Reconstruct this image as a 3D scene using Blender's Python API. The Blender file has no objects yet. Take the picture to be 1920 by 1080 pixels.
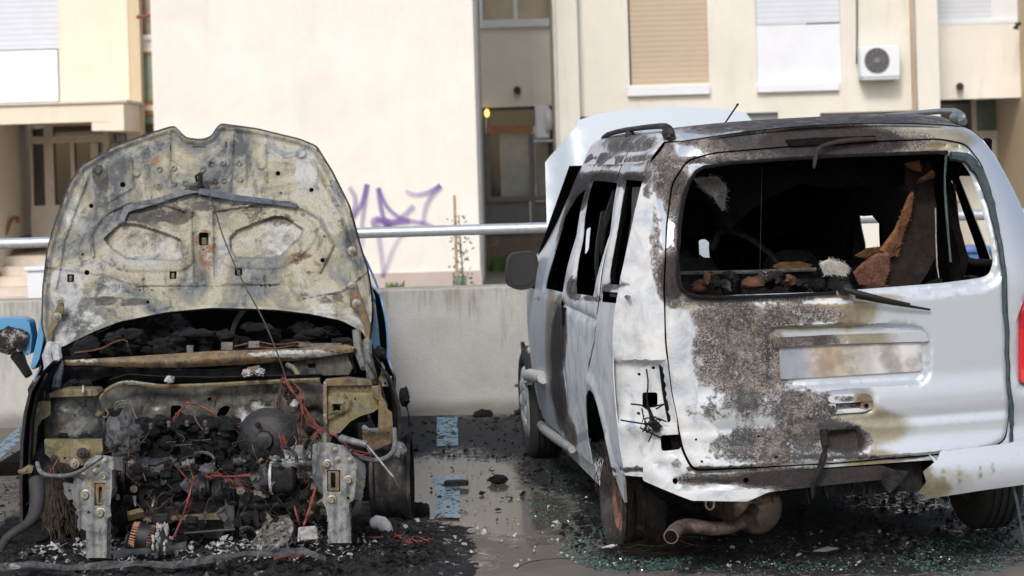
import bpy, math, random
import numpy as np
from mathutils import Vector, Matrix, noise, geometry
random.seed(7); RNG=np.random.default_rng(7)
# ---------------------------------------------------------------- camera, world, sun, exposure
F=3910.; CH=1.53; YH=305.; ROLL=0.0295
sc=bpy.context.scene
cam=bpy.data.cameras.new('camera'); camo=bpy.data.objects.new('camera',cam); sc.collection.objects.link(camo)
cam.sensor_width=36; cam.lens=F/1920*36; cam.shift_y=-(540-YH)/1920; cam.clip_end=2000
camo.location=(0,0,CH)
camo.rotation_euler=(Matrix.Rotation(ROLL,4,'Y')@Matrix.Rotation(math.pi/2,4,'X')).to_euler()
cam.dof.use_dof=True; cam.dof.focus_distance=8.3; cam.dof.aperture_fstop=5.2
sc.camera=camo
SUN_EL,SUN_AZ=40,-166          # azimuth from +Y, clockwise: behind the camera, to the left
w=bpy.data.worlds.new('World'); sc.world=w; w.use_nodes=True
sky=w.node_tree.nodes.new('ShaderNodeTexSky'); sky.sky_type='NISHITA'; sky.sun_disc=False
sky.sun_elevation=math.radians(SUN_EL); sky.sun_rotation=math.radians(SUN_AZ); sky.air_density=1.0; sky.dust_density=3.0
bg=w.node_tree.nodes['Background']; bg.inputs[1].default_value=0.14
w.node_tree.links.new(sky.outputs[0],bg.inputs[0])
sl=bpy.data.lights.new('sun','SUN'); sl.energy=1.55; sl.angle=math.radians(12); sl.color=(1,.95,.87)
so=bpy.data.objects.new('sun',sl); sc.collection.objects.link(so)
so.rotation_euler=(math.radians(90-SUN_EL),0,math.radians(-SUN_AZ)+math.pi)
_d=Vector((math.sin(math.radians(SUN_AZ))*math.cos(math.radians(SUN_EL)),math.cos(math.radians(SUN_AZ))*math.cos(math.radians(SUN_EL)),math.sin(math.radians(SUN_EL))))
so.rotation_euler=_d.to_track_quat('Z','Y').to_euler()
sc.view_settings.view_transform='Standard'; sc.view_settings.look='None'; sc.view_settings.exposure=0.22
sc.render.resolution_x=1024; sc.render.resolution_y=576
# ---------------------------------------------------------------- surveying: a direction seen from the tripod -> a place
CR,SR=math.cos(ROLL),math.sin(ROLL)
def ray(px,py):
    dx=px-960; dy=-(py-YH)
    return np.array([(dx*CR+dy*SR)/F,1.,(-dx*SR+dy*CR)/F])
CAM=np.array([0,0,CH])
def P(px,py,Y): return CAM+Y*ray(px,py)
def G(px,py,z=0.):
    v=ray(px,py); return CAM+(z-CH)/v[2]*v
def proj(w):
    w=np.asarray(w,float)-CAM; X=w[...,0]/w[...,1]*F; Z=w[...,2]/w[...,1]*F
    return np.stack([960+X*CR-Z*SR, YH-(X*SR+Z*CR)],-1)
def sstep(a,b,x):
    t=np.clip((np.asarray(x,float)-a)/(b-a),0,1); return t*t*(3-2*t)
# ---------------------------------------------------------------- material helper
class NT:
    def __init__(s,name):
        s.m=bpy.data.materials.new(name); s.m.use_nodes=True; s.t=s.m.node_tree
        s.b=s.t.nodes['Principled BSDF']; s.c=s.t.nodes.new('ShaderNodeTexCoord').outputs['Object']
    def n(s,t): return s.t.nodes.new(t)
    def l(s,a,b):
        if hasattr(a,'links'): s.t.links.new(a,b)
        elif isinstance(a,(tuple,list)): b.default_value=(*a,1) if len(a)==3 and len(b.default_value)==4 else a
        else: b.default_value=a
    def map(s,scale=(1,1,1),rot=(0,0,0)):
        k=s.n('ShaderNodeMapping'); k.inputs['Scale'].default_value=scale; k.inputs['Rotation'].default_value=rot
        s.l(s.c,k.inputs[0]); return k.outputs[0]
    def noise(s,sc,det=6,ro=.6,dist=0,vec=None):
        k=s.n('ShaderNodeTexNoise'); k.inputs['Scale'].default_value=sc; k.inputs['Detail'].default_value=det
        k.inputs['Roughness'].default_value=ro; k.inputs['Distortion'].default_value=dist; s.l(vec or s.c,k.inputs['Vector']); return k.outputs[0]
    def vor(s,sc,feat='DISTANCE_TO_EDGE',vec=None):
        k=s.n('ShaderNodeTexVoronoi'); k.feature=feat; k.inputs['Scale'].default_value=sc; s.l(vec or s.c,k.inputs['Vector']); return k.outputs[0]
    def mix(s,f,a,b,mode='MIX'):
        k=s.n('ShaderNodeMix'); k.data_type='RGBA'; k.blend_type=mode; s.l(f,k.inputs[0]); s.l(a,k.inputs[6]); s.l(b,k.inputs[7]); return k.outputs[2]
    def mf(s,f,a,b):
        k=s.n('ShaderNodeMix'); s.l(f,k.inputs[0]); s.l(a,k.inputs[2]); s.l(b,k.inputs[3]); return k.outputs[0]
    def op(s,o,a,b=0.):
        k=s.n('ShaderNodeMath'); k.operation=o; s.l(a,k.inputs[0]); s.l(b,k.inputs[1]); return k.outputs[0]
    def st(s,x,a,b):
        k=s.n('ShaderNodeMapRange'); k.interpolation_type='SMOOTHSTEP'; s.l(x,k.inputs[0]); k.inputs[1].default_value=a; k.inputs[2].default_value=b; return k.outputs[0]
    def ramp(s,x,stops):
        k=s.n('ShaderNodeValToRGB'); e=k.color_ramp.elements
        while len(e)<len(stops): e.new(.5)
        for q,(p,c) in zip(e,stops): q.position=p; q.color=(*c,1)
        s.l(x,k.inputs[0]); return k.outputs[0]
    def mask(s,name='mask'):
        a=s.n('ShaderNodeAttribute'); a.attribute_name=name; k=s.n('ShaderNodeSeparateColor'); s.l(a.outputs['Color'],k.inputs[0]); return k.outputs
    def bump(s,h,st=.3,d=.01):
        k=s.n('ShaderNodeBump'); k.inputs['Strength'].default_value=st; k.inputs['Distance'].default_value=d; s.l(h,k.inputs['Height']); s.l(k.outputs[0],s.b.inputs['Normal'])
    def out(s,col=None,ro=None,me=None,spec=None):
        for v,nm in((col,'Base Color'),(ro,'Roughness'),(me,'Metallic'),(spec,'Specular IOR Level')):
            if v is not None: s.l(v,s.b.inputs[nm])
        return s.m
def plain(name,c,ro=.5,me=0.,var=.25,sc=18,bump=0.,bd=.004):
    t=NT(name); n=t.noise(sc,6,.65); dark=tuple(x*(1-var) for x in c); lite=tuple(min(1,x*(1+var)) for x in c)
    t.out(t.ramp(n,[(.3,dark),(.7,lite)]),t.mf(n,max(.02,ro-.12),min(1,ro+.12)),me)
    if bump: t.bump(t.noise(sc*4,5,.7),bump,bd)
    return t.m
def m_burnt_paint(name,clean,cm=.35):
    """car paint: mask R = soot and char, G = paint burnt off to pale ash, B = heat-yellowed"""
    t=NT(name); R,Gc,B=t.mask()[:3]
    n1=t.noise(9,9,.68,.4); n2=t.noise(46,8,.72); n3=t.noise(170,4,.7); v=t.vor(34); vb=t.vor(11,vec=t.map((1,1,.6)))
    n0=t.noise(3.4,8,.72,.9)
    nn=t.op('SUBTRACT',t.op('ADD',t.op('ADD',t.op('MULTIPLY',n1,.6),t.op('MULTIPLY',n0,.55)),t.op('MULTIPLY',n2,.5)),.825)
    hb=t.op('ADD',B,t.op('MULTIPLY',nn,.55)); col=t.mix(t.st(hb,.12,.55),clean,t.ramp(n1,[(.35,(.20,.18,.13)),(.55,(.31,.29,.22)),(.7,(.24,.19,.12))]))
    col=t.mix(t.op('MULTIPLY',t.st(hb,.62,.95),.8),col,t.ramp(n2,[(.4,(.16,.085,.04)),(.65,(.05,.035,.03))]))
    ashc=t.ramp(n1,[(.30,(.30,.33,.38)),(.42,(.46,.50,.55)),(.55,(.59,.61,.63)),(.68,(.67,.67,.66))])
    ashc=t.mix(t.op('MULTIPLY',t.st(n2,.6,.75),.45),ashc,(.30,.24,.17))
    ashc=t.mix(t.op('MULTIPLY',t.st(t.noise(3.2,7,.7,.8),.55,.7),.5),ashc,(.33,.33,.34))
    fg=t.st(t.op('ADD',Gc,t.op('MULTIPLY',nn,.8)),.38,.52)
    col=t.mix(fg,col,ashc)
    chc=t.ramp(t.op('ADD',t.op('MULTIPLY',n1,.55),t.op('MULTIPLY',n3,.45)),[(.38,(.009,.008,.010)),(.46,(.032,.028,.029)),(.53,(.115,.098,.09)),(.61,(.27,.24,.22))])
    chc=t.mix(t.op('MULTIPLY',t.st(t.noise(2.6,6,.65,.8,t.map((1,1,1),(.4,0,1))),.50,.58),.9),chc,t.ramp(n2,[(.35,(.018,.02,.027)),(.6,(.05,.056,.07)),(.75,(.12,.11,.11))]))
    chc=t.mix(t.op('MULTIPLY',t.st(v,.035,.0),.6),chc,(.035,.028,.025))
    chc=t.mix(t.op('MULTIPLY',t.st(t.noise(5.5,7,.7,.6,t.map((1,1,1),(2,1,0))),.52,.62),.55),chc,t.ramp(n3,[(.35,(.17,.145,.13)),(.65,(.34,.31,.29))]))
    chc=t.mix(t.op('MULTIPLY',t.st(n2,.58,.62),t.st(n0,.50,.62)),chc,(.42,.42,.44))
    rg=t.op('ABSOLUTE',t.op('SUBTRACT',t.noise(7,7,.7,1.5),.5)); chc=t.mix(t.op('MULTIPLY',t.st(rg,.022,.004),.8),chc,(.02,.017,.017)); rg2=t.op('ABSOLUTE',t.op('SUBTRACT',t.noise(19,6,.7,1.),.5)); chc=t.mix(t.op('MULTIPLY',t.st(rg2,.012,.003),.35),chc,(.30,.27,.25))
    deep=t.st(t.op('ADD',R,t.op('MULTIPLY',nn,.4)),.70,.92); chc=t.mix(deep,chc,t.ramp(n2,[(.4,(.008,.007,.009)),(.7,(.035,.026,.024))]))
    fr=t.st(t.op('ADD',R,t.op('MULTIPLY',nn,1.5)),.44,.52)
    edge=t.op('MULTIPLY',t.st(t.op('ADD',R,t.op('MULTIPLY',nn,1.5)),.34,.46),.5)
    col=t.mix(edge,col,(.16,.115,.08)); col=t.mix(fr,col,chc); rr=t.op('ADD',R,t.op('MULTIPLY',nn,1.5)); col=t.mix(t.op('MULTIPLY',t.op('MULTIPLY',t.st(rr,.47,.51),t.st(rr,.62,.54)),t.op('MULTIPLY',t.st(n3,.45,.55),.45)),col,(.50,.51,.53))
    any_=t.op('MAXIMUM',fr,fg)
    ro=t.mf(any_,.34,t.mf(n2,.5,.95)); me=t.mf(any_,cm,.0)
    col=t.mix(t.op('MULTIPLY',t.st(t.noise(230,3,.6),.64,.70),.55),col,(.10,.085,.07)); t.out(col,ro,me)
    t.bump(t.op('ADD',t.op('MULTIPLY',fr,t.op('ADD',n2,t.op('MULTIPLY',t.st(v,0,.08),.5))),t.op('ADD',t.op('MULTIPLY',fg,.35),t.op('MULTIPLY',n1,.25))),.45,.006)
    return t.m
def m_scorched(name,cols,rust=.5,dark=.45,sc=5.,bump=.35):
    """bare scorched sheet steel: patches of several oxide colours, soot by mask R, pale ash by mask G, rust by mask B"""
    t=NT(name); R,Gc,B=t.mask()[:3]
    n1=t.noise(sc,9,.66,1.1); n2=t.noise(sc*5,9,.74,.3); n3=t.noise(sc*2.2,8,.68,.8,t.map((1,1,1.8),(1,2,3))); n4=t.noise(190,3,.6)
    col=t.ramp(n1,[(.37+.26*i/(len(cols)-1),c) for i,c in enumerate(cols)])
    col=t.mix(t.op('MULTIPLY',t.st(t.noise(sc*3.1,9,.75,.5,t.map((1,1,.55),(0,4,1))),.53,.64),.6),col,tuple(x*1.55+.03 for x in cols[-1])); strk=t.noise(sc*2.,7,.7,.3,t.map((4,4,.45),(0,0,.3))); col=t.mix(t.op('MULTIPLY',t.st(strk,.54,.68),.55),col,tuple(x*.3 for x in cols[0]))
    col=t.mix(t.op('MULTIPLY',t.st(n2,.50,.64),.32),col,tuple(min(1,x*1.5+.02) for x in cols[len(cols)//2]))
    col=t.mix(t.op('MULTIPLY',t.st(n2,.47,.33),.7),col,tuple(x*.32 for x in cols[0]))
    nn=t.op('SUBTRACT',t.op('ADD',t.op('MULTIPLY',n3,.6),t.op('MULTIPLY',n2,.7)),.65)
    col=t.mix(t.st(t.op('ADD',B,t.op('MULTIPLY',nn,1.4)),.95-rust,1.12-rust),col,t.ramp(n2,[(.35,(.07,.035,.022)),(.55,(.17,.085,.04)),(.7,(.27,.165,.08))]))
    col=t.mix(t.st(t.op('ADD',Gc,t.op('MULTIPLY',nn,1.1)),.42,.58),col,t.ramp(n2,[(.3,(.20,.215,.24)),(.6,(.44,.45,.45))]))
    fr=t.st(t.op('ADD',R,t.op('MULTIPLY',nn,2.1)),1.0-dark-.02,1.0-dark+.16)
    col=t.mix(t.op('MULTIPLY',fr,.92),col,t.ramp(n2,[(.38,(.008,.008,.010)),(.5,(.03,.028,.028)),(.58,(.075,.068,.06)),(.68,(.17,.16,.145))]))
    col=t.mix(t.op('MULTIPLY',t.st(n4,.57,.66),.6),col,(.03,.025,.02))
    t.out(col,t.mf(n2,.45,.95),t.mf(n1,.0,.35)); t.bump(t.op('ADD',n2,t.op('MULTIPLY',n4,.3)),bump,.004)
    return t.m
def m_char(name,c=(.014,.013,.014),hi=(.06,.058,.06),ro=(.3,.85),bs=.8,sc=30,bd=.01,ash=0.,spec=.18):
    t=NT(name); n=t.noise(sc,9,.72); n2=t.noise(sc*4,5,.7)
    col=t.ramp(n,[(.35,c),(.62,hi),(.75,tuple(min(1,x*2.2) for x in hi))])
    if ash: col=t.mix(t.st(t.noise(sc*.45,8,.75),.72-ash*.3,.80-ash*.3),col,t.ramp(n2,[(.3,(.22,.22,.23)),(.65,(.68,.68,.68))]))
    t.out(col,t.mf(n,*ro),None,spec); t.bump(t.op('ADD',n,t.op('MULTIPLY',n2,.5)),bs,bd); return t.m
MT={}
MT['van']=m_burnt_paint('silver_paint_burnt',(.49,.54,.60),.32)
MT['blue']=m_burnt_paint('blue_paint_burnt',(.09,.29,.52),.1)
MT['hood']=m_scorched('scorched_bonnet_steel',[(.06,.07,.08),(.15,.165,.17),(.22,.213,.165),(.33,.315,.245),(.36,.36,.34),(.18,.195,.205)],rust=.40,dark=.50,sc=2.3,bump=.3)
MT['olive']=m_scorched('scorched_olive_steel',[(.06,.058,.04),(.125,.11,.055),(.18,.155,.08),(.15,.145,.11)],rust=.40,dark=.50,sc=6)
MT['grey']=m_scorched('scorched_grey_steel',[(.05,.055,.06),(.10,.108,.11),(.16,.172,.18),(.14,.12,.08)],rust=.37,dark=.50,sc=8)
MT['rusty']=m_scorched('rusted_steel',[(.06,.048,.038),(.13,.10,.06),(.20,.13,.06),(.11,.11,.10)],rust=.46,dark=.50,sc=7)
MT['pipe0']=m_scorched('heat_stained_exhaust',[(.06,.045,.038),(.12,.09,.07),(.16,.125,.10),(.11,.10,.10)],rust=.34,dark=.46,sc=9)
t_=NT('heat_stained_steel'); n_=t_.noise(14,7,.7,.5); MT['pipe']=t_.out(t_.ramp(n_,[(.34,(.05,.036,.03)),(.46,(.17,.12,.09)),(.56,(.28,.22,.19)),(.66,(.20,.19,.20))]),t_.mf(t_.noise(40),.3,.6),.6)
MT['legm']=m_scorched('scorched_chassis_steel',[(.06,.068,.075),(.13,.14,.148),(.21,.225,.235),(.19,.165,.10)],rust=.42,dark=.46,sc=9)
MT['wallfire']=m_scorched('sooty_bulkhead_steel',[(.016,.016,.016),(.05,.05,.045),(.10,.098,.082),(.06,.065,.068)],rust=.26,dark=.66,sc=4.)
MT['char']=m_char('charred_plastic',(.006,.006,.007),(.032,.031,.032),spec=.15)
MT['lump']=m_char('charred_lumps',(.005,.005,.006),(.028,.028,.031),(.25,.7),1.0,45,.02,spec=.3)
MT['oil']=m_char('sooty_cast_metal',(.006,.006,.008),(.032,.032,.037),(.3,.6),.5,30,.006,spec=.4)
MT['soft']=m_char('melted_aluminium',(.025,.027,.03),(.10,.107,.12),(.3,.6),.4,18)
MT['ash']=m_char('ash_flakes',(.22,.22,.23),(.60,.60,.60),(.8,1),.8,40)
MT['ashmix']=m_char('ash_and_char',(.012,.011,.012),(.06,.057,.057),(.5,.9),1.0,26,.02,ash=.5)
MT['inner']=m_char('burnt_cabin_lining',(.0015,.0015,.0015),(.008,.007,.007),(.6,.95),.6,20,spec=.08)
MT['rimb']=m_scorched('burnt_rim_barrel',[(.006,.006,.007),(.02,.02,.022),(.06,.058,.058)],rust=.25,dark=.78,sc=6)
MT['rubber']=plain('tyre_rubber',(.028,.028,.030),.75,0,.35,40,.3)
MT['black']=plain('black_plastic',(.008,.008,.009),.6,0,.3,12,.05)
MT['bolt']=plain('zinc_bolt',(.28,.265,.225),.5,.5,.5,60)
MT['galv']=plain('galvanised_tube',(.50,.54,.58),.42,.45,.16,30,.05)
MT['dgalv']=plain('sooty_tube',(.17,.175,.18),.5,.4,.6,40)
MT['wire']=plain('red_scorched_wire',(.20,.05,.042),.6,0,.75,35)
MT['copper']=plain('scorched_copper',(.19,.095,.065),.45,.6,.5,40)
MT['dwire']=plain('burnt_cable',(.05,.04,.04),.6,0,.4,30)
MT['fibre']=plain('burnt_steel_fibres',(.04,.032,.025),.6,.3,.5,20)
MT['orange']=plain('singed_foam',(.25,.12,.06),.9,0,.6,35,.8,.01)
MT['brown']=plain('singed_fibreboard',(.10,.045,.028),.9,0,.5,20,.6,.01)
MT['fluff']=plain('white_fluff',(.62,.60,.57),.95,0,.3,60,.6)
MT['rimred']=plain('red_oxide_rim',(.23,.115,.095),.7,.2,.4,20,.25)
MT['rimdark']=None
# ---------------------------------------------------------------- mesh helpers
col=sc.collection
def tag(o,label=None,cat=None,group=None,kind=None):
    if label: o['label']=label
    if cat: o['category']=cat
    if group: o['group']=group
    if kind: o['kind']=kind
    return o
def empty(name,loc=(0,0,0),rot=None):
    o=bpy.data.objects.new(name,None); col.objects.link(o); o.location=loc; o.empty_display_size=.1
    if rot: o.rotation_euler=rot
    return o
CUR_M=[None,np.zeros(3)]     # current frame: world = R@local + T
def W2L(p,parent):
    m=FR.get(parent.name) if parent else None
    return np.asarray(p,float) if m is None else (np.asarray(p,float)-m[1])@m[0]
FR={}
def L2W(p,parent):
    m=FR[parent.name]; return np.asarray(p,float)@m[0].T+m[1]
class MB:
    """collects shapes; coordinates are world unless said otherwise"""
    def __init__(s): s.v=[]; s.f=[]; s.mi=[]
    def add(s,v,f,mi=0):
        o=len(s.v); s.v.extend([tuple(map(float,x)) for x in v]); s.f.extend([tuple(i+o for i in q) for q in f]); s.mi.extend([mi]*len(f)); return s
    def box(s,a,b,mi=0):
        x0,y0,z0=a; x1,y1,z1=b
        return s.add([(x0,y0,z0),(x1,y0,z0),(x1,y1,z0),(x0,y1,z0),(x0,y0,z1),(x1,y0,z1),(x1,y1,z1),(x0,y1,z1)],[(0,3,2,1),(4,5,6,7),(0,1,5,4),(1,2,6,5),(2,3,7,6),(3,0,4,7)],mi)
    def obox(s,c,half,R,mi=0):
        c=np.array(c); R=np.array(R); v=[c+R@(np.array(k)*half) for k in((-1,-1,-1),(1,-1,-1),(1,1,-1),(-1,1,-1),(-1,-1,1),(1,-1,1),(1,1,1),(-1,1,1))]
        return s.add(v,[(0,3,2,1),(4,5,6,7),(0,1,5,4),(1,2,6,5),(2,3,7,6),(3,0,4,7)],mi)
    def lathe(s,p0,ax,prof,n=24,mi=0,cap=True):
        """prof: list of (distance along axis, radius)"""
        p0=np.array(p0,float); ax=np.array(ax,float); ax/=np.linalg.norm(ax)
        u=np.cross(ax,(0,0,1.)); 
        if np.linalg.norm(u)<.1: u=np.cross(ax,(0,1.,0))
        u/=np.linalg.norm(u); w_=np.cross(ax,u); v=[]; f=[]
        for d,r in prof:
            for i in range(n):
                a=2*math.pi*i/n; v.append(p0+ax*d+r*(math.cos(a)*u+math.sin(a)*w_))
        for k in range(len(prof)-1):
            for i in range(n):
                j=(i+1)%n; f.append((k*n+i,k*n+j,(k+1)*n+j,(k+1)*n+i))
        if cap: f.append(tuple(range(n))[::-1]); f.append(tuple((len(prof)-1)*n+i for i in range(n)))
        return s.add(v,f,mi)
    def cyl(s,a,b,r,r2=None,n=16,mi=0):
        a=np.array(a,float); b=np.array(b,float); L=np.linalg.norm(b-a); return s.lathe(a,b-a,[(0,r),(L,r if r2 is None else r2)],n,mi)
    def tube(s,pts,r,n=8,mi=0,smooth=0):
        pts=[np.array(p,float) for p in pts]
        for _ in range(smooth):
            q=[pts[0]]
            for a,b in zip(pts[:-1],pts[1:]): q+=[a*.75+b*.25,a*.25+b*.75]
            pts=q+[pts[-1]]
        rs=r if hasattr(r,'__len__') else None; v=[]; f=[]; up=np.array([.13,.21,.97])
        for i,p in enumerate(pts):
            d=pts[min(i+1,len(pts)-1)]-pts[max(i-1,0)]; d/=max(np.linalg.norm(d),1e-9)
            u=np.cross(d,up); u/=max(np.linalg.norm(u),1e-6); w_=np.cross(d,u)
            R=np.interp(i/(len(pts)-1),np.linspace(0,1,len(rs)),rs) if rs is not None else r
            for k in range(n):
                a=2*math.pi*k/n; v.append(p+R*(math.cos(a)*u+math.sin(a)*w_))
        for i in range(len(pts)-1):
            for k in range(n):
                j=(k+1)%n; f.append((i*n+k,i*n+j,(i+1)*n+j,(i+1)*n+k))
        f.append(tuple(range(n))[::-1]); f.append(tuple((len(pts)-1)*n+i for i in range(n)))
        return s.add(v,f,mi)
    def lump(s,c,rad,amp=.35,fr=3.,seed=0,nu=16,nv=10,mi=0):
        c=np.array(c,float); v=[]; f=[]
        for j in range(nv+1):
            th=math.pi*j/nv
            for i in range(nu):
                ph=2*math.pi*i/nu; d=Vector((math.sin(th)*math.cos(ph),math.sin(th)*math.sin(ph),math.cos(th)))
                k=1+amp*(noise.fractal(d*fr+Vector((seed*3.1,seed*1.7,seed)),.8,2.1,4))
                v.append(c+np.array(d)*np.array(rad)*k)
        for j in range(nv):
            for i in range(nu):
                i2=(i+1)%nu; f.append((j*nu+i,(j+1)*nu+i,(j+1)*nu+i2,j*nu+i2))
        return s.add(v,f,mi)
    def slab(s,tri,front,th,mi=0,mib=None):
        """tri = (pts2d, tris); front(u,v)->(N,3); th thickness (m) along the surface normal, away from it"""
        pts,T=tri; Vf=front(pts[:,0],pts[:,1]); n=np.zeros_like(Vf)
        a,b,c=Vf[T[:,0]],Vf[T[:,1]],Vf[T[:,2]]; fn=np.cross(b-a,c-a)
        for k in range(3): np.add.at(n,T[:,k],fn)
        n/=np.maximum(np.linalg.norm(n,axis=1,keepdims=True),1e-12)
        Vb=Vf-n*th; N=len(Vf)
        from collections import Counter
        cnt={}
        for t in T.tolist():
            for e in((t[0],t[1]),(t[1],t[2]),(t[2],t[0])):
                k=(min(e),max(e)); cnt.setdefault(k,[]).append(e)
        side=[v[0] for v in cnt.values() if len(v)==1]
        F_=T.tolist(); B_=[(t[2]+N,t[1]+N,t[0]+N) for t in F_]; S_=[(e[1],e[0],e[0]+N,e[1]+N) for e in side]
        o=len(s.v); s.v.extend(map(tuple,np.vstack([Vf,Vb]).tolist()))
        for L_,m_ in((F_,mi),(B_,mi if mib is None else mib),(S_,mi)):
            s.f.extend([tuple(i+o for i in q) for q in L_]); s.mi.extend([m_]*len(L_))
        return s
    def build(s,name,mats,parent=None,smooth=35,mask=None,local=False,bevel=0,fix=False):
        mats=mats if isinstance(mats,(list,tuple)) else [mats]
        V=np.array(s.v,float)
        VW=V if not(local and parent) else L2W(V,parent)
        VL=V if local else (W2L(V,parent) if parent else V)
        me=bpy.data.meshes.new(name); me.from_pydata(VL.tolist(),[],s.f)
        for m in mats: me.materials.append(m)
        if len(mats)>1: me.polygons.foreach_set('material_index',s.mi)
        if fix:
            import bmesh
            bm=bmesh.new(); bm.from_mesh(me); bmesh.ops.recalc_face_normals(bm,faces=bm.faces); bm.to_mesh(me); bm.free()
        if smooth:
            me.polygons.foreach_set('use_smooth',[True]*len(me.polygons)); me.set_sharp_from_angle(angle=math.radians(smooth))
        if mask:
            A=me.color_attributes.new('mask','FLOAT_COLOR','POINT'); C=np.ones((len(V),4)); C[:,:3]=mask(VW); A.data.foreach_set('color',C.ravel().tolist())
        me.update(); o=bpy.data.objects.new(name,me); col.objects.link(o)
        if parent: o.parent=ROOTS.get(parent.name,parent)
        if parent and parent.type=='MESH': FR[o.name]=FR.get(parent.name)
        if bevel:
            b=o.modifiers.new('bevel','BEVEL'); b.width=bevel; b.segments=2; b.limit_method='ANGLE'; b.angle_limit=math.radians(40)
        if parent: FR[o.name]=FR[parent.name]
        return o
ROOTS={}
def pip(x,y,poly):
    poly=np.asarray(poly); r=np.zeros(len(x),bool); n=len(poly)
    for i in range(n):
        x1,y1=poly[i]; x2,y2=poly[(i+1)%n]
        c=((y1>y)!=(y2>y)); 
        if y1!=y2: r^=c&(x<(x2-x1)*(y-y1)/(y2-y1)+x1)
    return r
def dpoly(x,y,poly,closed=True):
    poly=np.asarray(poly,float); d=np.full(np.shape(x),1e9); n=len(poly)
    for i in range(n if closed else n-1):
        a=poly[i]; b=poly[(i+1)%n]; e=b-a; t=np.clip(((x-a[0])*e[0]+(y-a[1])*e[1])/max(e@e,1e-12),0,1)
        d=np.minimum(d,np.hypot(x-a[0]-t*e[0],y-a[1]-t*e[1]))
    return d
def sd(x,y,poly):
    d=dpoly(x,y,poly); return np.where(pip(x,y,poly),-d,d)
def rnd(poly,r,n=4):
    """round the corners of a closed polygon"""
    poly=[np.array(p,float) for p in poly]; out=[]; N=len(poly)
    for i in range(N):
        a,b,c=poly[i-1],poly[i],poly[(i+1)%N]; la,lc=np.linalg.norm(a-b),np.linalg.norm(c-b); q=min(r,la*.45,lc*.45)
        p=b+(a-b)/la*q; s_=b+(c-b)/lc*q
        for k in range(n+1):
            t=k/n; out.append((1-t)**2*p+2*t*(1-t)*b+t*t*s_)
    return np.array(out)
def circ(x,y,r,ry=None,n=16): return np.array([(x+r*math.cos(2*math.pi*i/n),y+(ry or r)*math.sin(2*math.pi*i/n)) for i in range(n)])
def rect(x0,y0,x1,y1): return np.array([(x0,y0),(x1,y0),(x1,y1),(x0,y1)],float)
def mesh2d(outline,holes=(),sp=None,jit=.25):
    """triangulate a flat outline with holes, interior points every sp"""
    loops=[np.asarray(outline,float)]+[np.asarray(h,float) for h in holes]; V=[]; E=[]
    for L in loops:
        q=[]
        for i in range(len(L)):
            a,b=L[i],L[(i+1)%len(L)]; k=max(1,int(np.linalg.norm(b-a)/sp)) if sp else 1
            for j in range(k): q.append(a+(b-a)*j/k)
        o=len(V); V+=q; E+=[(o+i,o+(i+1)%len(q)) for i in range(len(q))]
    if sp:
        lo=loops[0].min(0); hi=loops[0].max(0); gx,gy=np.meshgrid(np.arange(lo[0]+sp/2,hi[0],sp),np.arange(lo[1]+sp/2,hi[1],sp))
        gx[1::2]+=sp/2; gx=gx.ravel()+RNG.uniform(-jit,jit,gx.size)*sp; gy=gy.ravel()+RNG.uniform(-jit,jit,gy.size)*sp
        ok=pip(gx,gy,loops[0])
        for h in loops[1:]: ok&=~pip(gx,gy,h)
        for L in loops: ok&=dpoly(gx,gy,L)>sp*.45
        V+=list(np.stack([gx[ok],gy[ok]],1))
    r=geometry.delaunay_2d_cdt([Vector(v) for v in V],E,[],0,1e-7)
    pts=np.array([tuple(v) for v in r[0]]); T=np.array([t for t in r[2] if len(t)==3]); c=pts[T].mean(1)
    ok=pip(c[:,0],c[:,1],loops[0])
    for h in loops[1:]: ok&=~pip(c[:,0],c[:,1],h)
    T=T[ok]; a,b,d=pts[T[:,0]],pts[T[:,1]],pts[T[:,2]]
    ar=(b[:,0]-a[:,0])*(d[:,1]-a[:,1])-(b[:,1]-a[:,1])*(d[:,0]-a[:,0]); T[ar<0]=T[ar<0][:,::-1]; T=T[np.abs(ar)>1e-12]
    return pts,T
def flip(tri): return tri[0],tri[1][:,::-1]
def fnoise(V,s,seed=0.,oct=4):
    return np.array([noise.fractal(Vector(v)*s+Vector((seed,seed*.7,-seed)),.9,2.,oct) for v in V])
def blobs(q,L):
    """soft union of elliptical patches (cx,cy,rx,ry,value[,angle]) in survey coordinates"""
    r=np.zeros(len(q))
    for b in L:
        cx,cy,rx,ry,v=b[:5]; a=math.radians(b[5]) if len(b)>5 else 0
        dx,dy=q[:,0]-cx,q[:,1]-cy; u=(dx*math.cos(a)+dy*math.sin(a))/rx; w_=(-dx*math.sin(a)+dy*math.cos(a))/ry
        r=np.maximum(r,v*sstep(1.35,.55,np.hypot(u,w_)))
    return r
def bmask(R=(),Gc=(),B=(),base=(0,0,0)):
    def f(VW):
        q=proj(VW); return np.stack([np.maximum(base[0],blobs(q,R)),np.maximum(base[1],blobs(q,Gc)),np.maximum(base[2],blobs(q,B))],1)
    return f
def plate(poly,Y,th,holes=(),sp=None,tilt=(0,0),rel=None):
    """a plate standing across the view at depth Y, outline surveyed from the tripod; tilt = (dY per px x, dY per px y)"""
    tri=flip(mesh2d(poly,holes,sp)); cx,cy=np.mean(np.asarray(poly),0)
    def fr(u,v):
        Yv=Y+(u-cx)*tilt[0]+(v-cy)*tilt[1]
        if rel is not None: Yv=Yv+rel(u,v)
        return np.stack([P(a,b,c) for a,b,c in zip(u,v,Yv*np.ones(len(u)))])
    return tri,fr,th
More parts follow.
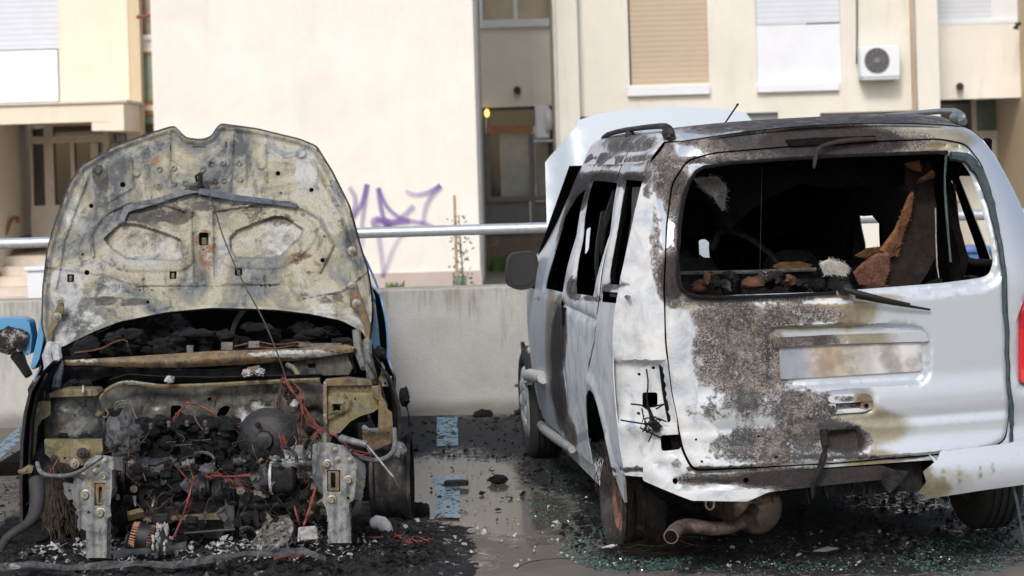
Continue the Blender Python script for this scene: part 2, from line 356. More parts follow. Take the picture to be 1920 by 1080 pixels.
def mplate(mb,*a,mi=0,mib=None,**k):
    tri,fr,th=plate(*a,**k); pts,T=tri
    # orient towards the camera
    A=fr(pts[:,0],pts[:,1]); n=np.cross(A[T[:,1]]-A[T[:,0]],A[T[:,2]]-A[T[:,0]]).sum(0)
    if n[1]>0: tri=flip(tri)
    return mb.slab(tri,fr,th,mi,mib)
def root(name,loc,label,cat,group=None,R=None):
    e=empty(name,tuple(loc)); R=np.eye(3) if R is None else R
    e.rotation_euler=Matrix(R.tolist()).to_euler(); FR[e.name]=(R,np.array(loc,float)); tag(e,label,cat,group); return e
# ================================================================ SETTING
WBN=[0]
def wb(x0,y0,x1,y1,Y,D):
    WBN[0]+=1; Y=Y+.002*(WBN[0]%8)
    xm,ym=(x0+x1)/2,(y0+y1)/2
    return (P(x0,ym,Y)[0],Y,P(xm,y1,Y)[2]),(P(x1,ym,Y)[0],Y+D,P(xm,y0,Y)[2])
def XZ(px,py,Y): p=P(px,py,Y); return p[0],p[2]
def wallslab(mb,x0,x1,z0,z1,Y,D,holes=(),mi=0):
    tri=mesh2d(rect(x0,z0,x1,z1),holes)
    mb.slab(tri,lambda u,v:np.stack([u,np.full(len(u),Y),v],1),D,mi)
def m_stucco(name,c,stain=.25,var=.05):
    t=NT(name); n=t.noise(1.1,7,.62,.5); f=t.noise(90,4,.7); s_=t.noise(2.,6,.7,.2,t.map((2.2,2.2,.35)))
    a=t.ramp(n,[(.3,tuple(x*(1-var*1.6) for x in c)),(.7,tuple(min(1,x*(1+var)) for x in c))])
    a=t.mix(t.op('MULTIPLY',t.st(s_,.52,.72),stain),a,(.45,.38,.28)); a=t.mix(t.op('MULTIPLY',t.st(f,.5,.8),.12),a,(.4,.36,.3))
    t.out(a,.92); t.bump(f,.25,.01); return t.m
M_block=m_stucco('cream_render',(.79,.775,.735),.08); M_fac=m_stucco('pale_cream_render',(.725,.705,.65),.22); M_rec=m_stucco('grey_cream_render',(.80,.78,.735),.25)
M_peach=m_stucco('peach_render',(.82,.735,.62),.22); M_tan=m_stucco('tan_render',(.60,.50,.36),.3); M_pink=m_stucco('pinkish_plinth',(.52,.44,.41),.4,.1)
M_brick=m_stucco('brick_red_skirting',(.32,.13,.08),.2,.15); M_step=m_stucco('terrazzo_steps',(.62,.56,.50),.5,.12); M_dstep=m_stucco('dark_steps',(.17,.14,.12),.4,.2)
def m_shutter(name,c,pitch=.09):
    t=NT(name); wv=t.n('ShaderNodeTexWave'); wv.bands_direction='Z'; wv.wave_profile='SAW'; wv.inputs['Scale'].default_value=1/(pitch*20/ (2*math.pi))
    t.l(t.c,wv.inputs[0]); n=t.noise(4,5); a=t.ramp(n,[(.3,tuple(x*.93 for x in c)),(.7,c)])
    a=t.mix(t.st(wv.outputs[1],.80,.95),a,tuple(x*.66 for x in c)); t.out(a,.5); t.bump(wv.outputs[1],.35,.01); return t.m
M_wsh=m_shutter('white_roller_shutter',(.66,.71,.80)); M_bsh=m_shutter('beige_roller_shutter',(.53,.435,.33)); M_white=plain('white_pvc',(.72,.755,.82),.4,0,.04,3)
M_gsh=m_shutter('grey_roller_shutter',(.30,.32,.35)); M_pframe=plain('taupe_door_frame',(.62,.56,.51),.5,0,.12,4); M_dframe=plain('dark_metal_frame',(.14,.14,.145),.45,0,.2,6)
M_wood=plain('varnished_wood',(.30,.13,.05),.4,0,.3,9)
def m_glass(name,c,ro=.05):
    t=NT(name); n=t.noise(1.8,4,.6); t.out(t.ramp(n,[(.35,tuple(x*.6 for x in c)),(.65,c)]),ro,0,.8); return t.m
M_glass=m_glass('dark_window_glass',(.05,.055,.055)); M_glass2=m_glass('curtained_glass',(.30,.24,.19),.12); M_dglass=m_glass('glass_painted_reflection',(.33,.37,.38),.12); M_green=m_glass('greenish_glass',(.22,.30,.24),.1)  # M_dglass: bluish reflections painted into the pale colour of the doorway glass
# ---- ground
CZ=[ # charred litter, and darker ground under the van; survey coordinates on the tarmac
 (400,1045,470,75,1.),(130,1000,150,60,.9),(640,1030,150,70,.95),(760,1010,60,40,.6),(700,850,60,120,.8),(880,825,200,50,.85),(1010,800,170,26,.8),(790,800,90,30,.8),(830,880,60,40,.4),
 (1120,880,170,60,.95),(1200,960,150,60,.95),(1500,960,460,80,1.),(1560,1040,420,50,.75),(1250,1050,180,30,.6),(1750,960,160,40,.45),(880,1035,18,30,.2),(20,910,60,40,.45),(15,1000,30,25,.35)]
WZ=[(860,910,120,80,1.),(940,960,150,50,.9),(1000,1000,120,35,.55),(900,1050,60,30,.5),(1560,1015,190,32,.9),(1640,905,110,30,.9),(1700,930,160,40,1.),(1080,900,60,20,.5),(1800,985,80,20,.6)]
gx=np.concatenate([[-60,-30,-15,-8],np.arange(-5,5.01,.05),[8,15,30,60]]); gy=np.concatenate([[-40,-10,0,4,6],np.arange(7,13.1,.05)])
GX,GY=np.meshgrid(gx,gy); V=np.stack([GX.ravel(),GY.ravel(),np.zeros(GX.size)],1); nx=len(gx)
V[:,2]=-.004*sstep(.2,.9,blobs(proj(np.where(V[:,1:2]>6,V,[0,8,0])),WZ))*(V[:,1]>6)
Fq=[(j*nx+i,j*nx+i+1,(j+1)*nx+i+1,(j+1)*nx+i) for j in range(len(gy)-1) for i in range(nx-1)]
t=NT('tarmac'); R,Gc,B=t.mask()[:3]
n1=t.noise(3.2,8,.65); n2=t.noise(38,7,.75); n3=t.noise(260,3,.7); n5=t.noise(12,8,.72,.6)
base=t.ramp(n3,[(.35,(.07,.062,.052)),(.5,(.14,.127,.108)),(.66,(.26,.235,.205))]); base=t.mix(t.op('MULTIPLY',t.st(n1,.4,.7),.5),base,(.20,.18,.15))
nn=t.op('SUBTRACT',t.op('ADD',t.op('MULTIPLY',n5,.6),t.op('MULTIPLY',n2,.8)),.7)
fr=t.st(t.op('ADD',R,t.op('MULTIPLY',nn,2.2)),.44,.60); wet=t.st(t.op('ADD',Gc,t.op('MULTIPLY',t.op('SUBTRACT',n5,.5),1.2)),.35,.6)
base=t.mix(t.op('MULTIPLY',wet,.75),base,(.095,.082,.066)); cc=t.ramp(n2,[(.35,(.008,.008,.009)),(.6,(.028,.027,.028)),(.74,(.09,.088,.085))])
t.out(t.mix(fr,base,cc),t.mf(t.op('MULTIPLY',wet,t.op('SUBTRACT',1.,fr)),t.mf(n2,.5,.95),.05),0,t.mf(wet,.4,.7))
dry=t.op('SUBTRACT',1.,t.op('MULTIPLY',wet,.96))
t.bump(t.op('MULTIPLY',t.op('ADD',t.op('MULTIPLY',n3,.5),t.op('ADD',t.op('MULTIPLY',fr,n2),t.op('MULTIPLY',fr,.5))),dry),.6,.012); M_ground=t.m
mb=MB(); mb.add(V,Fq)
def gmask(VW):
    q=proj(np.where(VW[:,1:2]>6.5,VW,[0,-1,0])) ; near=(VW[:,1]>6.5)
    wz_=blobs(q,WZ); pre=np.stack([blobs(q,CZ)*(1-.45*wz_),wz_,np.zeros(len(q))],1); pre[~near]=0; return pre
tag(mb.build('ground',M_ground,None,60,gmask),kind='structure')
mb=MB(); mb.box((-120,13.0,-1.5),(120,200,-.45)); t=NT('yard_soil'); n=t.noise(4,8,.7); t.out(t.ramp(n,[(.35,(.13,.115,.09)),(.65,(.22,.2,.16))]),.95)
tag(mb.build('yard_ground',t.m,None,0),kind='structure')
# blue parking line (worn paint, two stretches)
t=NT('worn_blue_paint'); n=t.noise(14,9,.75,0,t.map((1,.4,1))); n2=t.noise(50,6,.75,0,t.map((1,.4,1)))
hole=t.st(t.op('ADD',t.op('MULTIPLY',n,.6),t.op('MULTIPLY',n2,.4)),.50,.57)
t.out(t.mix(t.st(n2,.4,.65),(.11,.25,.36),(.20,.33,.41)),.35); tr=t.n('ShaderNodeBsdfTransparent'); mx=t.n('ShaderNodeMixShader'); t.t.links.new(hole,mx.inputs[0]); t.t.links.new(t.b.outputs[0],mx.inputs[1]); t.t.links.new(tr.outputs[0],mx.inputs[2])
t.t.links.new(mx.outputs[0],t.t.nodes['Material Output'].inputs[0]); M_line=t.m
def flat(name,px,mat,z=.004,kind='structure'):
    p=[G(a,b) for a,b in px]; mb=MB(); mb.add([(q[0],q[1],z) for q in p],[tuple(range(len(p)))]); o=mb.build(name,mat,None,0); 
    if o.data.polygons[0].normal.z<0: o.data.flip_normals()
    return tag(o,kind=kind) if kind else o
flat('parking_line',[(819,783),(858,783),(859,836),(819,838)],M_line)
flat('parking_line',[(816,893),(862,890),(863,973),(815,971)],M_line)
flat('parking_line',[(-6,838),(37,800),(37,828),(-20,880)],M_line)
# ---- low concrete wall and tube railing
t=NT('weathered_concrete'); n=t.noise(2.2,8,.7,.4); s_=t.noise(3.4,8,.75,.35,t.map((3.2,3.2,.3))); f=t.noise(120,4,.7)
sep=t.n('ShaderNodeSeparateXYZ'); t.l(t.c,sep.inputs[0]); z=sep.outputs[2]
a=t.ramp(t.op('ADD',t.op('MULTIPLY',n,.6),t.op('MULTIPLY',f,.4)),[(.33,(.33,.335,.325)),(.66,(.53,.54,.53))])
streak=t.op('MULTIPLY',t.st(t.op('ADD',s_,t.op('MULTIPLY',z,.34)),.66,.88),.75); a=t.mix(streak,a,(.20,.185,.13))
s2=t.noise(4.3,7,.7,.3,t.map((3.8,3.8,.22),(0,0,2))); a=t.mix(t.op('MULTIPLY',t.st(t.op('ADD',s2,t.op('MULTIPLY',z,.15)),.66,.78),.5),a,(.62,.62,.60))
a=t.mix(t.op('MULTIPLY',t.st(t.op('SUBTRACT',t.op('MULTIPLY',n,.16),z),-.04,.06),.8),a,(.15,.145,.13)); a=t.mix(t.op('MULTIPLY',t.st(z,.745,.775),.4),a,(.42,.38,.30))
t.out(a,.93); t.bump(t.op('ADD',f,n),.4,.012); M_conc=t.m
mb=MB(); mb.box((-14,12.74,-1.2),(14,12.98,.777)); o=mb.build('concrete_wall',M_conc,None,30,bevel=.012); tag(o,'low weathered concrete wall with dark water streaks behind both cars','wall')
zr=P(810,433,12.86)[2]
rl=root('tube_railing',(0,12.86,.777),'galvanised steel tube railing along the top of the concrete wall','railing')
mb=MB(); mb.cyl((-14,12.86,zr),(14,12.86,zr),.033,n=20); mb.build('handrail',MT['galv'],rl)
for X in(-12,-9,-5.6,-2.1,1.4,4.9,8.4,12):
    mb=MB(); mb.cyl((X,12.86,.77),(X,12.86,zr-.02),.024); mb.lathe((X,12.86,.778),(0,0,1),[(0,.055),(.01,.055),(.012,.025)],14); mb.build('post',MT['galv'],rl)
# ---- apartment building
BZ=-.46; TOP=11.
bl=root('apartment_building',(0,36,BZ),'cream rendered apartment building with recessed entrances, shuttered windows and a projecting blank block','building')
def part(name,m,fn,parent=None,**k):
    mb=MB(); fn(mb); return mb.build(name,m,parent or bl,k.pop('smooth',0),**k)
def bxp(name,m,r,Y,D,parent=None,**k): return part(name,m,lambda mb:mb.box(*wb(*r,Y,D)),parent,**k)
XL,XR=P(289,255,32)[0],P(893,255,32)[0]
part('projecting_block',M_block,lambda mb:mb.box((XL,32,BZ),(XR,41,TOP)))
zp=P(760,511,32)[2]; part('plinth',M_pink,lambda mb:mb.box((XL-.02,31.97,BZ),(XR+.02,31.999,zp)))
# centre recess
r0,r1=P(905,100,39.5)[0]-.3,P(1034,100,39.5)[0]+.3
zw=XZ(970,50,39.5)[1]; zd=XZ(970,200,39.5)[1]
w=part('recess_wall',M_rec,lambda mb:mb.box((r0,39.5,zd),(r1,39.9,zw)))
part('recess_wall',M_rec,lambda mb:mb.box((r0,39.55,zw+1.5),(r1,39.9,TOP)))
wi=part('window',M_white,lambda mb:(mb.box(*wb(902,36,1034,49,39.38,.1)),mb.box(*wb(961,-90,969,38,39.42,.1)),mb.box(*wb(900,-90,904,38,39.42,.1)),mb.box(*wb(1030,-90,1034,38,39.42,.1)),mb.box(*wb(902,-96,1034,-88,39.42,.1))))
bxp('pane',M_glass2,(903,-90,1033,38),39.5,.03,wi)
part('vent_cap',MT['black'],lambda mb:mb.cyl(P(970,169,39.49),P(970,169,39.3),.07,.06),smooth=40)
ed=part('entrance_door',M_dframe,lambda mb:(mb.box(*wb(906,198,913,442,39.7,.12)),mb.box(*wb(1029,198,1045,442,39.7,.12)),mb.box(*wb(906,198,1040,206,39.7,.12)),mb.box(*wb(994,250,1004,442,39.66,.12)),
   mb.box(*wb(912,368,1030,378,39.66,.12)),mb.box(*wb(913,378,994,440,39.72,.08)),mb.box(*wb(1004,378,1030,440,39.72,.08)),mb.box(*wb(913,250,919,370,39.66,.1)),mb.box(*wb(920,386,988,432,39.70,.08))))
bxp('transom_bar',M_wood,(912,236,1000,250),39.64,.12,ed); bxp('pane',M_glass,(912,205,1030,238),39.78,.03,ed); bxp('pane',M_glass,(918,250,938,369),39.78,.03,ed); bxp('pane',M_dglass,(938,250,995,369),39.78,.03,ed); bxp('pane',M_dglass,(1004,250,1030,369),39.77,.03,ed)
bxp('lower_wall',M_dstep,(880,440,1050,560),39.85,.3)
zt=XZ(970,441,39.6)[1]
for k in range(4): part('step',M_dstep,lambda mb:mb.box((r0,39.3-.3*k-.3,BZ),(r1,39.6-.3*k if k else 39.84,zt-.155*(k+1)+.155-.01)))
# right facade
FY=36.5; fx0,fx1=P(1038,100,FY)[0],P(1750,100,FY)[0]
def hole(x0,y0,x1,y1,Y): a=XZ(x0,y1,Y); b=XZ(x1,y0,Y); return rect(a[0],a[1],b[0],b[1])
H1=hole(1181,-150,1321,160,FY); H2=hole(1420,-150,1570,157,FY); H3=hole(1541,207,1711,330,FY); H4=hole(1385,210,1459,330,FY); H5=hole(1080,218,1128,330,FY)
part('facade_wall',M_fac,lambda mb:wallslab(mb,fx0,fx1,BZ,TOP,FY,4.2,[H1,H2,H3,H4,H5]))
def inhole(name,m,Hh,Y,D=.04,parent=None): return part(name,m,lambda mb:mb.box((Hh[0][0],Y,Hh[0][1]),(Hh[2][0],Y+D,Hh[2][1])),parent)
w=inhole('shuttered_window',M_bsh,H1,FY+.10); bxp('sill',M_white,(1177,161,1331,178),FY-.12,.3,w); part('frame_or_shade_strip',MT['black'],lambda mb:mb.box((H1[0][0],FY+.06,H1[0][1]),(H1[0][0]+.03,FY+.1,H1[2][1])),w)  # thin black strip paints the shadow line at the shutter's left edge
zm=XZ(1495,43,FY)[1]
w=part('shuttered_window',M_wsh,lambda mb:mb.box((H2[0][0],FY+.08,zm),(H2[2][0],FY+.12,H2[2][1]))); part('panel',M_white,lambda mb:mb.box((H2[0][0],FY+.05,H2[0][1]),(H2[2][0],FY+.1,zm-.03)),w)
bxp('sill',M_white,(1420,158,1573,171),FY-.12,.3,w)
for Hh in(H3,H4): w=inhole('shuttered_window',M_gsh,Hh,FY+.12)
w=inhole('shuttered_window',M_wood,H5,FY+.12)
bxp('pilaster',M_fac,(1037,-900,1076,560),36.2,.299); bxp('pilaster',M_fac,(1711,-900,1752,560),36.2,.299)
# right recess
q0,q1=P(1750,100,38.)[0]-.1,P(1912,100,38.)[0]
za,zb=XZ(1830,44,38.)[1],XZ(1830,185,38.)[1]
part('balcony_wall',M_rec,lambda mb:mb.box((q0,38.,zb),(q1+.1,38.3,za)))
w=part('shuttered_window',M_wsh,lambda mb:mb.box(*wb(1740,-130,1860,42,38.06,.05))); bxp('panel',M_white,(1862,-130,1906,42),38.05,.06,w); bxp('frame_or_shade_strip',M_white,(1856,-130,1862,42),38.02,.07,w); bxp('frame_or_shade_strip',M_white,(1740,38,1908,45),38.0-.02,.1,w)
part('vent_cap',MT['black'],lambda mb:mb.cyl(P(1800,162,37.99),P(1800,162,37.8),.07,.06),smooth=40)
part('stairwell_back_wall',M_rec,lambda mb:mb.box((q0,40.,BZ),(q1+.2,40.3,XZ(1850,254,40)[1])))
w=part('stairwell_window',M_pframe,lambda mb:(mb.box(*wb(1755,246,1890,258,39.9,.12)),mb.box(*wb(1822,185,1831,250,39.9,.12)),mb.box(*wb(1755,150,1890,186,39.9,.12)))); bxp('pane',M_glass,(1755,186,1823,248),40.02,.04,w); bxp('pane',M_green,(1831,186,1890,248),40.02,.04,w)
part('side_wall',M_tan,lambda mb:mb.box((q1,36.4,BZ),(q1+6,41,TOP)))
part('laundry_bracket',MT['black'],lambda mb:(mb.cyl(P(1912,44,37.6),P(1903,52,37.1),.03),mb.cyl(P(1905,42,37.2),P(1908,56,37.2),.02)),smooth=40)
for x in(1711,): part('facade_joint',plain('rust_stained_joint',(.50,.36,.25),.9,0,.2,2),lambda mb:mb.box((P(x,100,36.2)[0]-.012,36.19,BZ),(P(x,100,36.2)[0]+.012,36.3,TOP)))
part('cable',MT['black'],lambda mb:mb.tube([P(1612,118,36.4),P(1606,120,36.42),P(1607,60,36.44),P(1606,-200,36.44)],.014,6),smooth=60)
# left wing
LY=34.; lx1=P(241,100,LY)[0]; lxs=P(109,60,LY)[0]
zc=P(110,192,LY)[2]
part('left_wing_wall',M_peach,lambda mb:mb.box((lxs,LY,zc-.3),(lx1,LY+.4,TOP)))
w=part('shuttered_window',M_wsh,lambda mb:mb.box(*wb(-330,-500,109,97,LY+.02,.2))); bxp('panel',M_white,(-330,99,109,196),LY-.02,.2,w)
part('drain_column',M_tan,lambda mb:mb.box((lx1,LY+.02,BZ),(P(264,150,LY)[0],LY+.3,TOP)))
cx0,cx1=P(-320,215,32.6)[0],P(232,215,32.6)[0]; z1,z0=P(115,195,32.6)[2],P(85,231,32.6)[2]
part('canopy',M_peach,lambda mb:(mb.box((cx0,32.6,z0),(P(199,215,32.6)[0],32.9,z1)),mb.box((cx0,32.9,z0+.12),(cx1-.02,36.8,z1-.01)),mb.box((P(171,215,32.6)[0],32.61,P(185,245,32.6)[2]),(P(201,215,32.6)[0],33.2,z0)),mb.box((P(199,215,32.6)[0],32.6,P(215,245,32.6)[2]),(cx1,34.2,z1))))
part('canopy_flashing',M_pframe,lambda mb:mb.box((cx0,32.55,z1),(cx1+.06,34.,z1+.035)))
part('recess_side_wall',M_peach,lambda mb:mb.box((P(-320,300,37)[0],34.2,BZ),(P(58,320,37)[0],38.4,z0+.1)))
part('brick_skirting',M_brick,lambda mb:mb.add([(P(58,320,37)[0]+.01,34.15,BZ),(P(58,320,37)[0]+.01,38.3,BZ),(P(58,320,37)[0]+.01,38.3,XZ(60,440,37)[1]),(P(58,320,37)[0]+.01,36.,XZ(60,440,37)[1]),(P(58,320,37)[0]+.01,34.15,-.2)],[(0,1,2,3,4)]))
part('brick_skirting',M_brick,lambda mb:mb.box((P(-320,300,37)[0],34.15,BZ),(P(57,320,37)[0],34.19,XZ(30,455,34.2)[1])))
dY=36.0
part('entrance_pillar',M_peach,lambda mb:mb.box((P(202,300,36.2)[0],36.2,BZ),(P(268,300,36.2)[0],38,z0+.15)))
def dframe(mb):
    for r in((58,228,62,450),(84,228,101,450),(134,268,141,450),(172,268,186,450),(196,228,206,450),(58,228,206,236),(58,254,206,268),(58,384,206,396)): mb.box(*wb(*r,dY,.1))
    mb.box(*wb(58,396,206,450,dY+.03,.06))
w=part('entrance_door',M_pframe,dframe); bxp('pane',M_glass,(60,232,205,388),dY+.11,.03,w)
for q_ in((70,236,35.6),(138,231,36.4)): part('ceiling_lamp',M_white,lambda mb:mb.lump(P(*q_),(.14,.14,.05),0),smooth=60)
zl=XZ(75,478,35.2)[1]; sx0,sx1=P(58,320,37)[0],P(225,500,35)[0]
part('back_wall',M_rec,lambda mb:mb.box((P(-320,300,37)[0],38.45,BZ),(XL+.1,38.8,TOP)))
part('landing',M_step,lambda mb:mb.box((sx0,34.9,BZ),(sx1,38.4,zl)))
for k in range(4): part('step',M_step,lambda mb:mb.box((sx0-.0-.28*k*.6,34.9-.3*(k+1),BZ),(sx1,34.9-.3*k,zl-.155*(k+1))))
hr=part('handrail',M_brick,lambda mb:mb.tube([P(-20,490,35),P(8,445,35),P(20,413,35.2),P(28,407,35.3),(P(33,409,35.4)),P(33,418,35.4)],.035,8,smooth=2),smooth=60)
# strip of stair windows between column and block
def strip(n,m,a,b,Y=34.36): bxp(n,m,(262,a,292,b),Y,.2)
strip('stair_window',M_glass2,-300,65); strip('stair_sill',M_white,65,75,34.31); strip('stair_panel',M_rec,75,97); strip('stair_frame',M_wood,97,102,34.33); strip('stair_window',M_green,102,188); strip('stair_frame',M_wood,188,195,34.33); strip('stair_panel',M_peach,195,207); strip('stair_frame',M_wood,207,216,34.33); strip('stair_window',M_green,216,232); strip('stair_window',M_glass,232,400)
part('red_pipe_bracket',MT['wire'],lambda mb:mb.cyl(P(256,32,33.9),P(283,29,33.9),.03),smooth=50)
# house number plate
m_sign=plain('enamel_navy',(.04,.05,.08),.3,0,.1)
nb=bxp('number_plate',m_sign,(214,251,236,269),36.17,.03)
def text(s,size,loc,m,parent,name,ext=.006,rx=True):
    c=bpy.data.curves.new('t','FONT'); c.body=s; c.size=size; c.extrude=ext; c.align_x='CENTER'; c.align_y='CENTER'; o=bpy.data.objects.new('t',c); col.objects.link(o)
    dg=bpy.context.evaluated_depsgraph_get(); me=bpy.data.meshes.new_from_object(o.evaluated_get(dg)); col.objects.unlink(o); bpy.data.objects.remove(o)
    mb=MB(); mb.add([(v.co.x+loc[0],loc[1]-v.co.z,v.co.y+loc[2]) for v in me.vertices],[tuple(p.vertices) for p in me.polygons]); return mb.build(name,m,parent,0)
text('38',.17,P(225,260,36.155),M_white,nb,'digits')
# graffiti: sprayed strokes, thin paint film on the block
def m_spray(name,c):
    t=NT(name); n=t.noise(7,6,.7); a=t.n('ShaderNodeAttribute'); a.attribute_name='mask'; tr=t.n('ShaderNodeBsdfTransparent'); mx=t.n('ShaderNodeMixShader'); t.out(c,.8)
    k=t.n('ShaderNodeSeparateColor'); t.l(a.outputs['Color'],k.inputs[0]); al=t.op('MULTIPLY',k.outputs[0],t.mf(n,.5,1.0)); t.t.links.new(al,mx.inputs[0]); t.t.links.new(tr.outputs[0],mx.inputs[1]); t.t.links.new(t.b.outputs[0],mx.inputs[2]); t.t.links.new(mx.outputs[0],t.t.nodes['Material Output'].inputs[0]); return t.m
def spray(name,strokes,Y,m,parent):
    mb=MB(); al=[]
    for si,(pts,wd,a0,a1) in enumerate(strokes):
        pts=[np.array(p,float) for p in pts]
        for _ in range(3):
            q=[pts[0]]
            for a,b in zip(pts[:-1],pts[1:]): q+=[a*.75+b*.25,a*.25+b*.75]
            pts=q+[pts[-1]]
        n=len(pts); v=[]; f=[]
        for i,p in enumerate(pts):
            d=pts[min(i+1,n-1)]-pts[max(i-1,0)]; d/=np.linalg.norm(d)+1e-9; nn_=np.array([-d[1],d[0]]); k=i/(n-1)
            for sgn,aa in((-1,0),(-.45,1),(.45,1),(1,0)):
                v.append(P(*(p+nn_*sgn*wd),Y-.004*si)); al.append(aa*(a0+(a1-a0)*k)*(.0 if i in(0,n-1) else 1))
        for i in range(n-1):
            for j in range(3): f.append((i*4+j,i*4+j+1,(i+1)*4+j+1,(i+1)*4+j))
        mb.add(v,f)
    A=np.array(al); return mb.build(name,m,parent,0,lambda VW:np.stack([A,A,A],1))
M_pur=m_spray('purple_spray_paint',(.22,.15,.44))
spray('purple_graffiti',[([(655,350),(668,372),(664,400),(640,420)],6,.35,.8),([(688,345),(680,380),(660,412),(642,428)],6,.9,.6),([(688,345),(683,385),(678,430),(680,465)],6,.9,.15),
 ([(709,352),(713,385),(722,420),(732,438)],6,.9,.8),([(709,352),(724,388),(748,408),(768,414),(800,418),(828,436)],5,.9,.5),([(776,385),(750,412),(722,430),(702,424),(698,412),(712,410),(735,420)],7,.5,.9),
 ([(705,412),(740,416),(768,413)],7,.7,.9),([(760,357),(775,366),(800,362),(826,347)],5,.3,.95),([(826,347),(806,368),(795,395),(794,420)],6,.9,.3),([(795,418),(750,440),(735,470),(717,520)],5,.3,.5),
 ([(708,425),(712,460),(718,500),(718,520)],6,.5,.4),([(640,380),(652,405),(648,430)],4,.3,.5)],31.985,M_pur,bl)
M_redsp=m_spray('red_spray_paint',(.40,.08,.14))
spray('red_graffiti',[([(1793,372),(1796,385),(1793,410)],3,.6,.4),([(1795,380),(1806,374),(1812,380),(1810,396)],3,.7,.4),([(1806,374),(1808,400)],2.5,.5,.4)],39.98,M_redsp,bl)
# things fixed to the building
def m_lit(name,c,e):
    t=NT(name); t.b.inputs['Emission Color'].default_value=(*c,1); t.b.inputs['Emission Strength'].default_value=e; return t.out(c,.4)
o=MB().lump(P(913,212,39.35),(.045,.04,.075),0).build('wall_lamp',m_lit('warm_lamp',(1,.62,.15),2.2),None,60); tag(o,'small lit amber wall lamp at the top left of the dark entrance door','lamp')
ac=root('air_conditioner',P(1650,115,36.3),'white outdoor air conditioner with dark round fan grille right of the white shutter','air conditioner')
a,b=wb(1613,86,1688,144,36.12,.3); MB().box(a,b).build('casing',M_white,ac,30,bevel=.02)
c=P(1644,113,36.12)
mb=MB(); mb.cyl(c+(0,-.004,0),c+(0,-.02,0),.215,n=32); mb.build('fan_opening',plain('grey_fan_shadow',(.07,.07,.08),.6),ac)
mb=MB()
for k in range(1,6): 
    mb.lathe(c+(0,-.03,0),(0,1,0),[(0,.038*k+.004),(.006,.038*k+.004),(.006,.038*k-.004),(0,.038*k-.004),(0,.038*k+.004)],28,cap=False)
for k in range(6): 
    a_=math.pi*k/6; d=np.array([math.cos(a_),0,math.sin(a_)])*.21; mb.cyl(c+(0,-.03,0)-d,c+(0,-.03,0)+d,.005,n=6)
mb.lathe(c+(0,-.045,0),(0,1,0),[(0,.001),(0,.05),(.02,.05)],16)
mb.build('fan_grille',plain('grey_fan_grille',(.20,.20,.21),.5),ac)
MB().box((a[0]+.03,36.1,a[2]-.05),(b[0]-.03,36.5,a[2]-.002)).build('bracket',MT['galv'],ac,0)
ac=root('air_conditioner',P(1018,240,39.3),'white boxy unit hanging on a bracket beside the dark entrance door','air conditioner')
MB().box(*wb(1003,198,1031,260,39.1,.3)).build('casing',M_white,ac,30,bevel=.04); MB().lump(P(1028,225,39.1),(.09,.14,.22),.2,2,3).build('cover',M_white,ac,60)
MB().box(*wb(1001,262,1038,266,39.05,.6)).build('bracket',MT['galv'],ac,0)
# bins, young tree, weeds behind the wall
bx=root('white_box',G(68,600,-.45),'white rectangular box standing behind the wall in front of the left steps','box')
a,b=wb(52,508,88,590,24.,.5); b=(b[0],b[1],b[2]); MB().box((a[0],24,BZ),b).build('body',M_white,bx,30,bevel=.01); MB().box((a[0]-.03,23.97,b[2]+.001),(b[0]+.03,24.53,b[2]+.05)).build('lid',M_white,bx,30,bevel=.01)
bb=root('blue_bin',(P(1832,500,24)[0],24.3,BZ),'blue plastic bin behind the railing, seen through the van windows','bin')
a,b=wb(1808,474,1858,500,24.,.6); m_=plain('blue_bin_plastic',(.09,.17,.42),.4); MB().box((a[0],24,BZ),b).build('body',m_,bb,30,bevel=.02); MB().box((a[0]-.03,23.96,b[2]+.001),(b[0]+.03,24.64,b[2]+.07)).build('lid',m_,bb,30,bevel=.02)
tr=root('young_tree',(P(857,510,22)[0],22,-.45),'thin young tree tied to a wooden stake in front of the graffiti wall','tree')
X=P(856,440,22)[0]; mb=MB(); mb.cyl((X-.01,22,-.45),(P(852,366,22)[0],22,P(852,366,22)[2]),.018,.014,8); mb.build('stake',plain('stake_wood',(.42,.30,.16),.8),tr)
mb=MB(); mb.tube([(X+.03,22.03,-.45),(X+.05,22.05,.4),(X+.03,22,1.)],[.012,.005],6); 
for i in range(16): 
    z=random.uniform(.1,.95); mb.tube([(X+.04,22.04,z),(X+.04+random.uniform(-.1,.1),22+random.uniform(-.1,.1),z+.09)],.003,4)
mb.build('trunk',plain('bark',(.14,.10,.07),.9),tr)
mb=MB()
for i in range(130):
    z=random.uniform(.15,1.0); c=np.array([X+.04+random.gauss(0,.06),22+random.gauss(0,.06),z]); d=RNG.normal(size=3); d/=np.linalg.norm(d); e=np.cross(d,RNG.normal(size=3)); e/=np.linalg.norm(e); mb.add([c,c+d*.03+e*.012,c+d*.05,c+d*.03-e*.012],[(0,1,2,3)])
mb.build('crown',plain('young_leaves',(.12,.17,.05),.6,0,.4),tr,0)
mb=MB(); mb.lathe((X+.02,22,-.4),(0,0,1),[(0,.07),(.75,.075)],12,cap=False); t=NT('green_mesh_guard'); b_=t.n('ShaderNodeTexBrick'); 
wv=t.st(t.vor(60),.02,.08); t.out((.05,.20,.13),.7); trn=t.n('ShaderNodeBsdfTransparent'); mx=t.n('ShaderNodeMixShader'); t.t.links.new(t.op('MULTIPLY',wv,.75),mx.inputs[0]); t.t.links.new(t.b.outputs[0],mx.inputs[1]); t.t.links.new(trn.outputs[0],mx.inputs[2]); t.t.links.new(mx.outputs[0],t.t.nodes['Material Output'].inputs[0])
mb.build('mesh_guard',t.m,tr,60)
mb=MB()
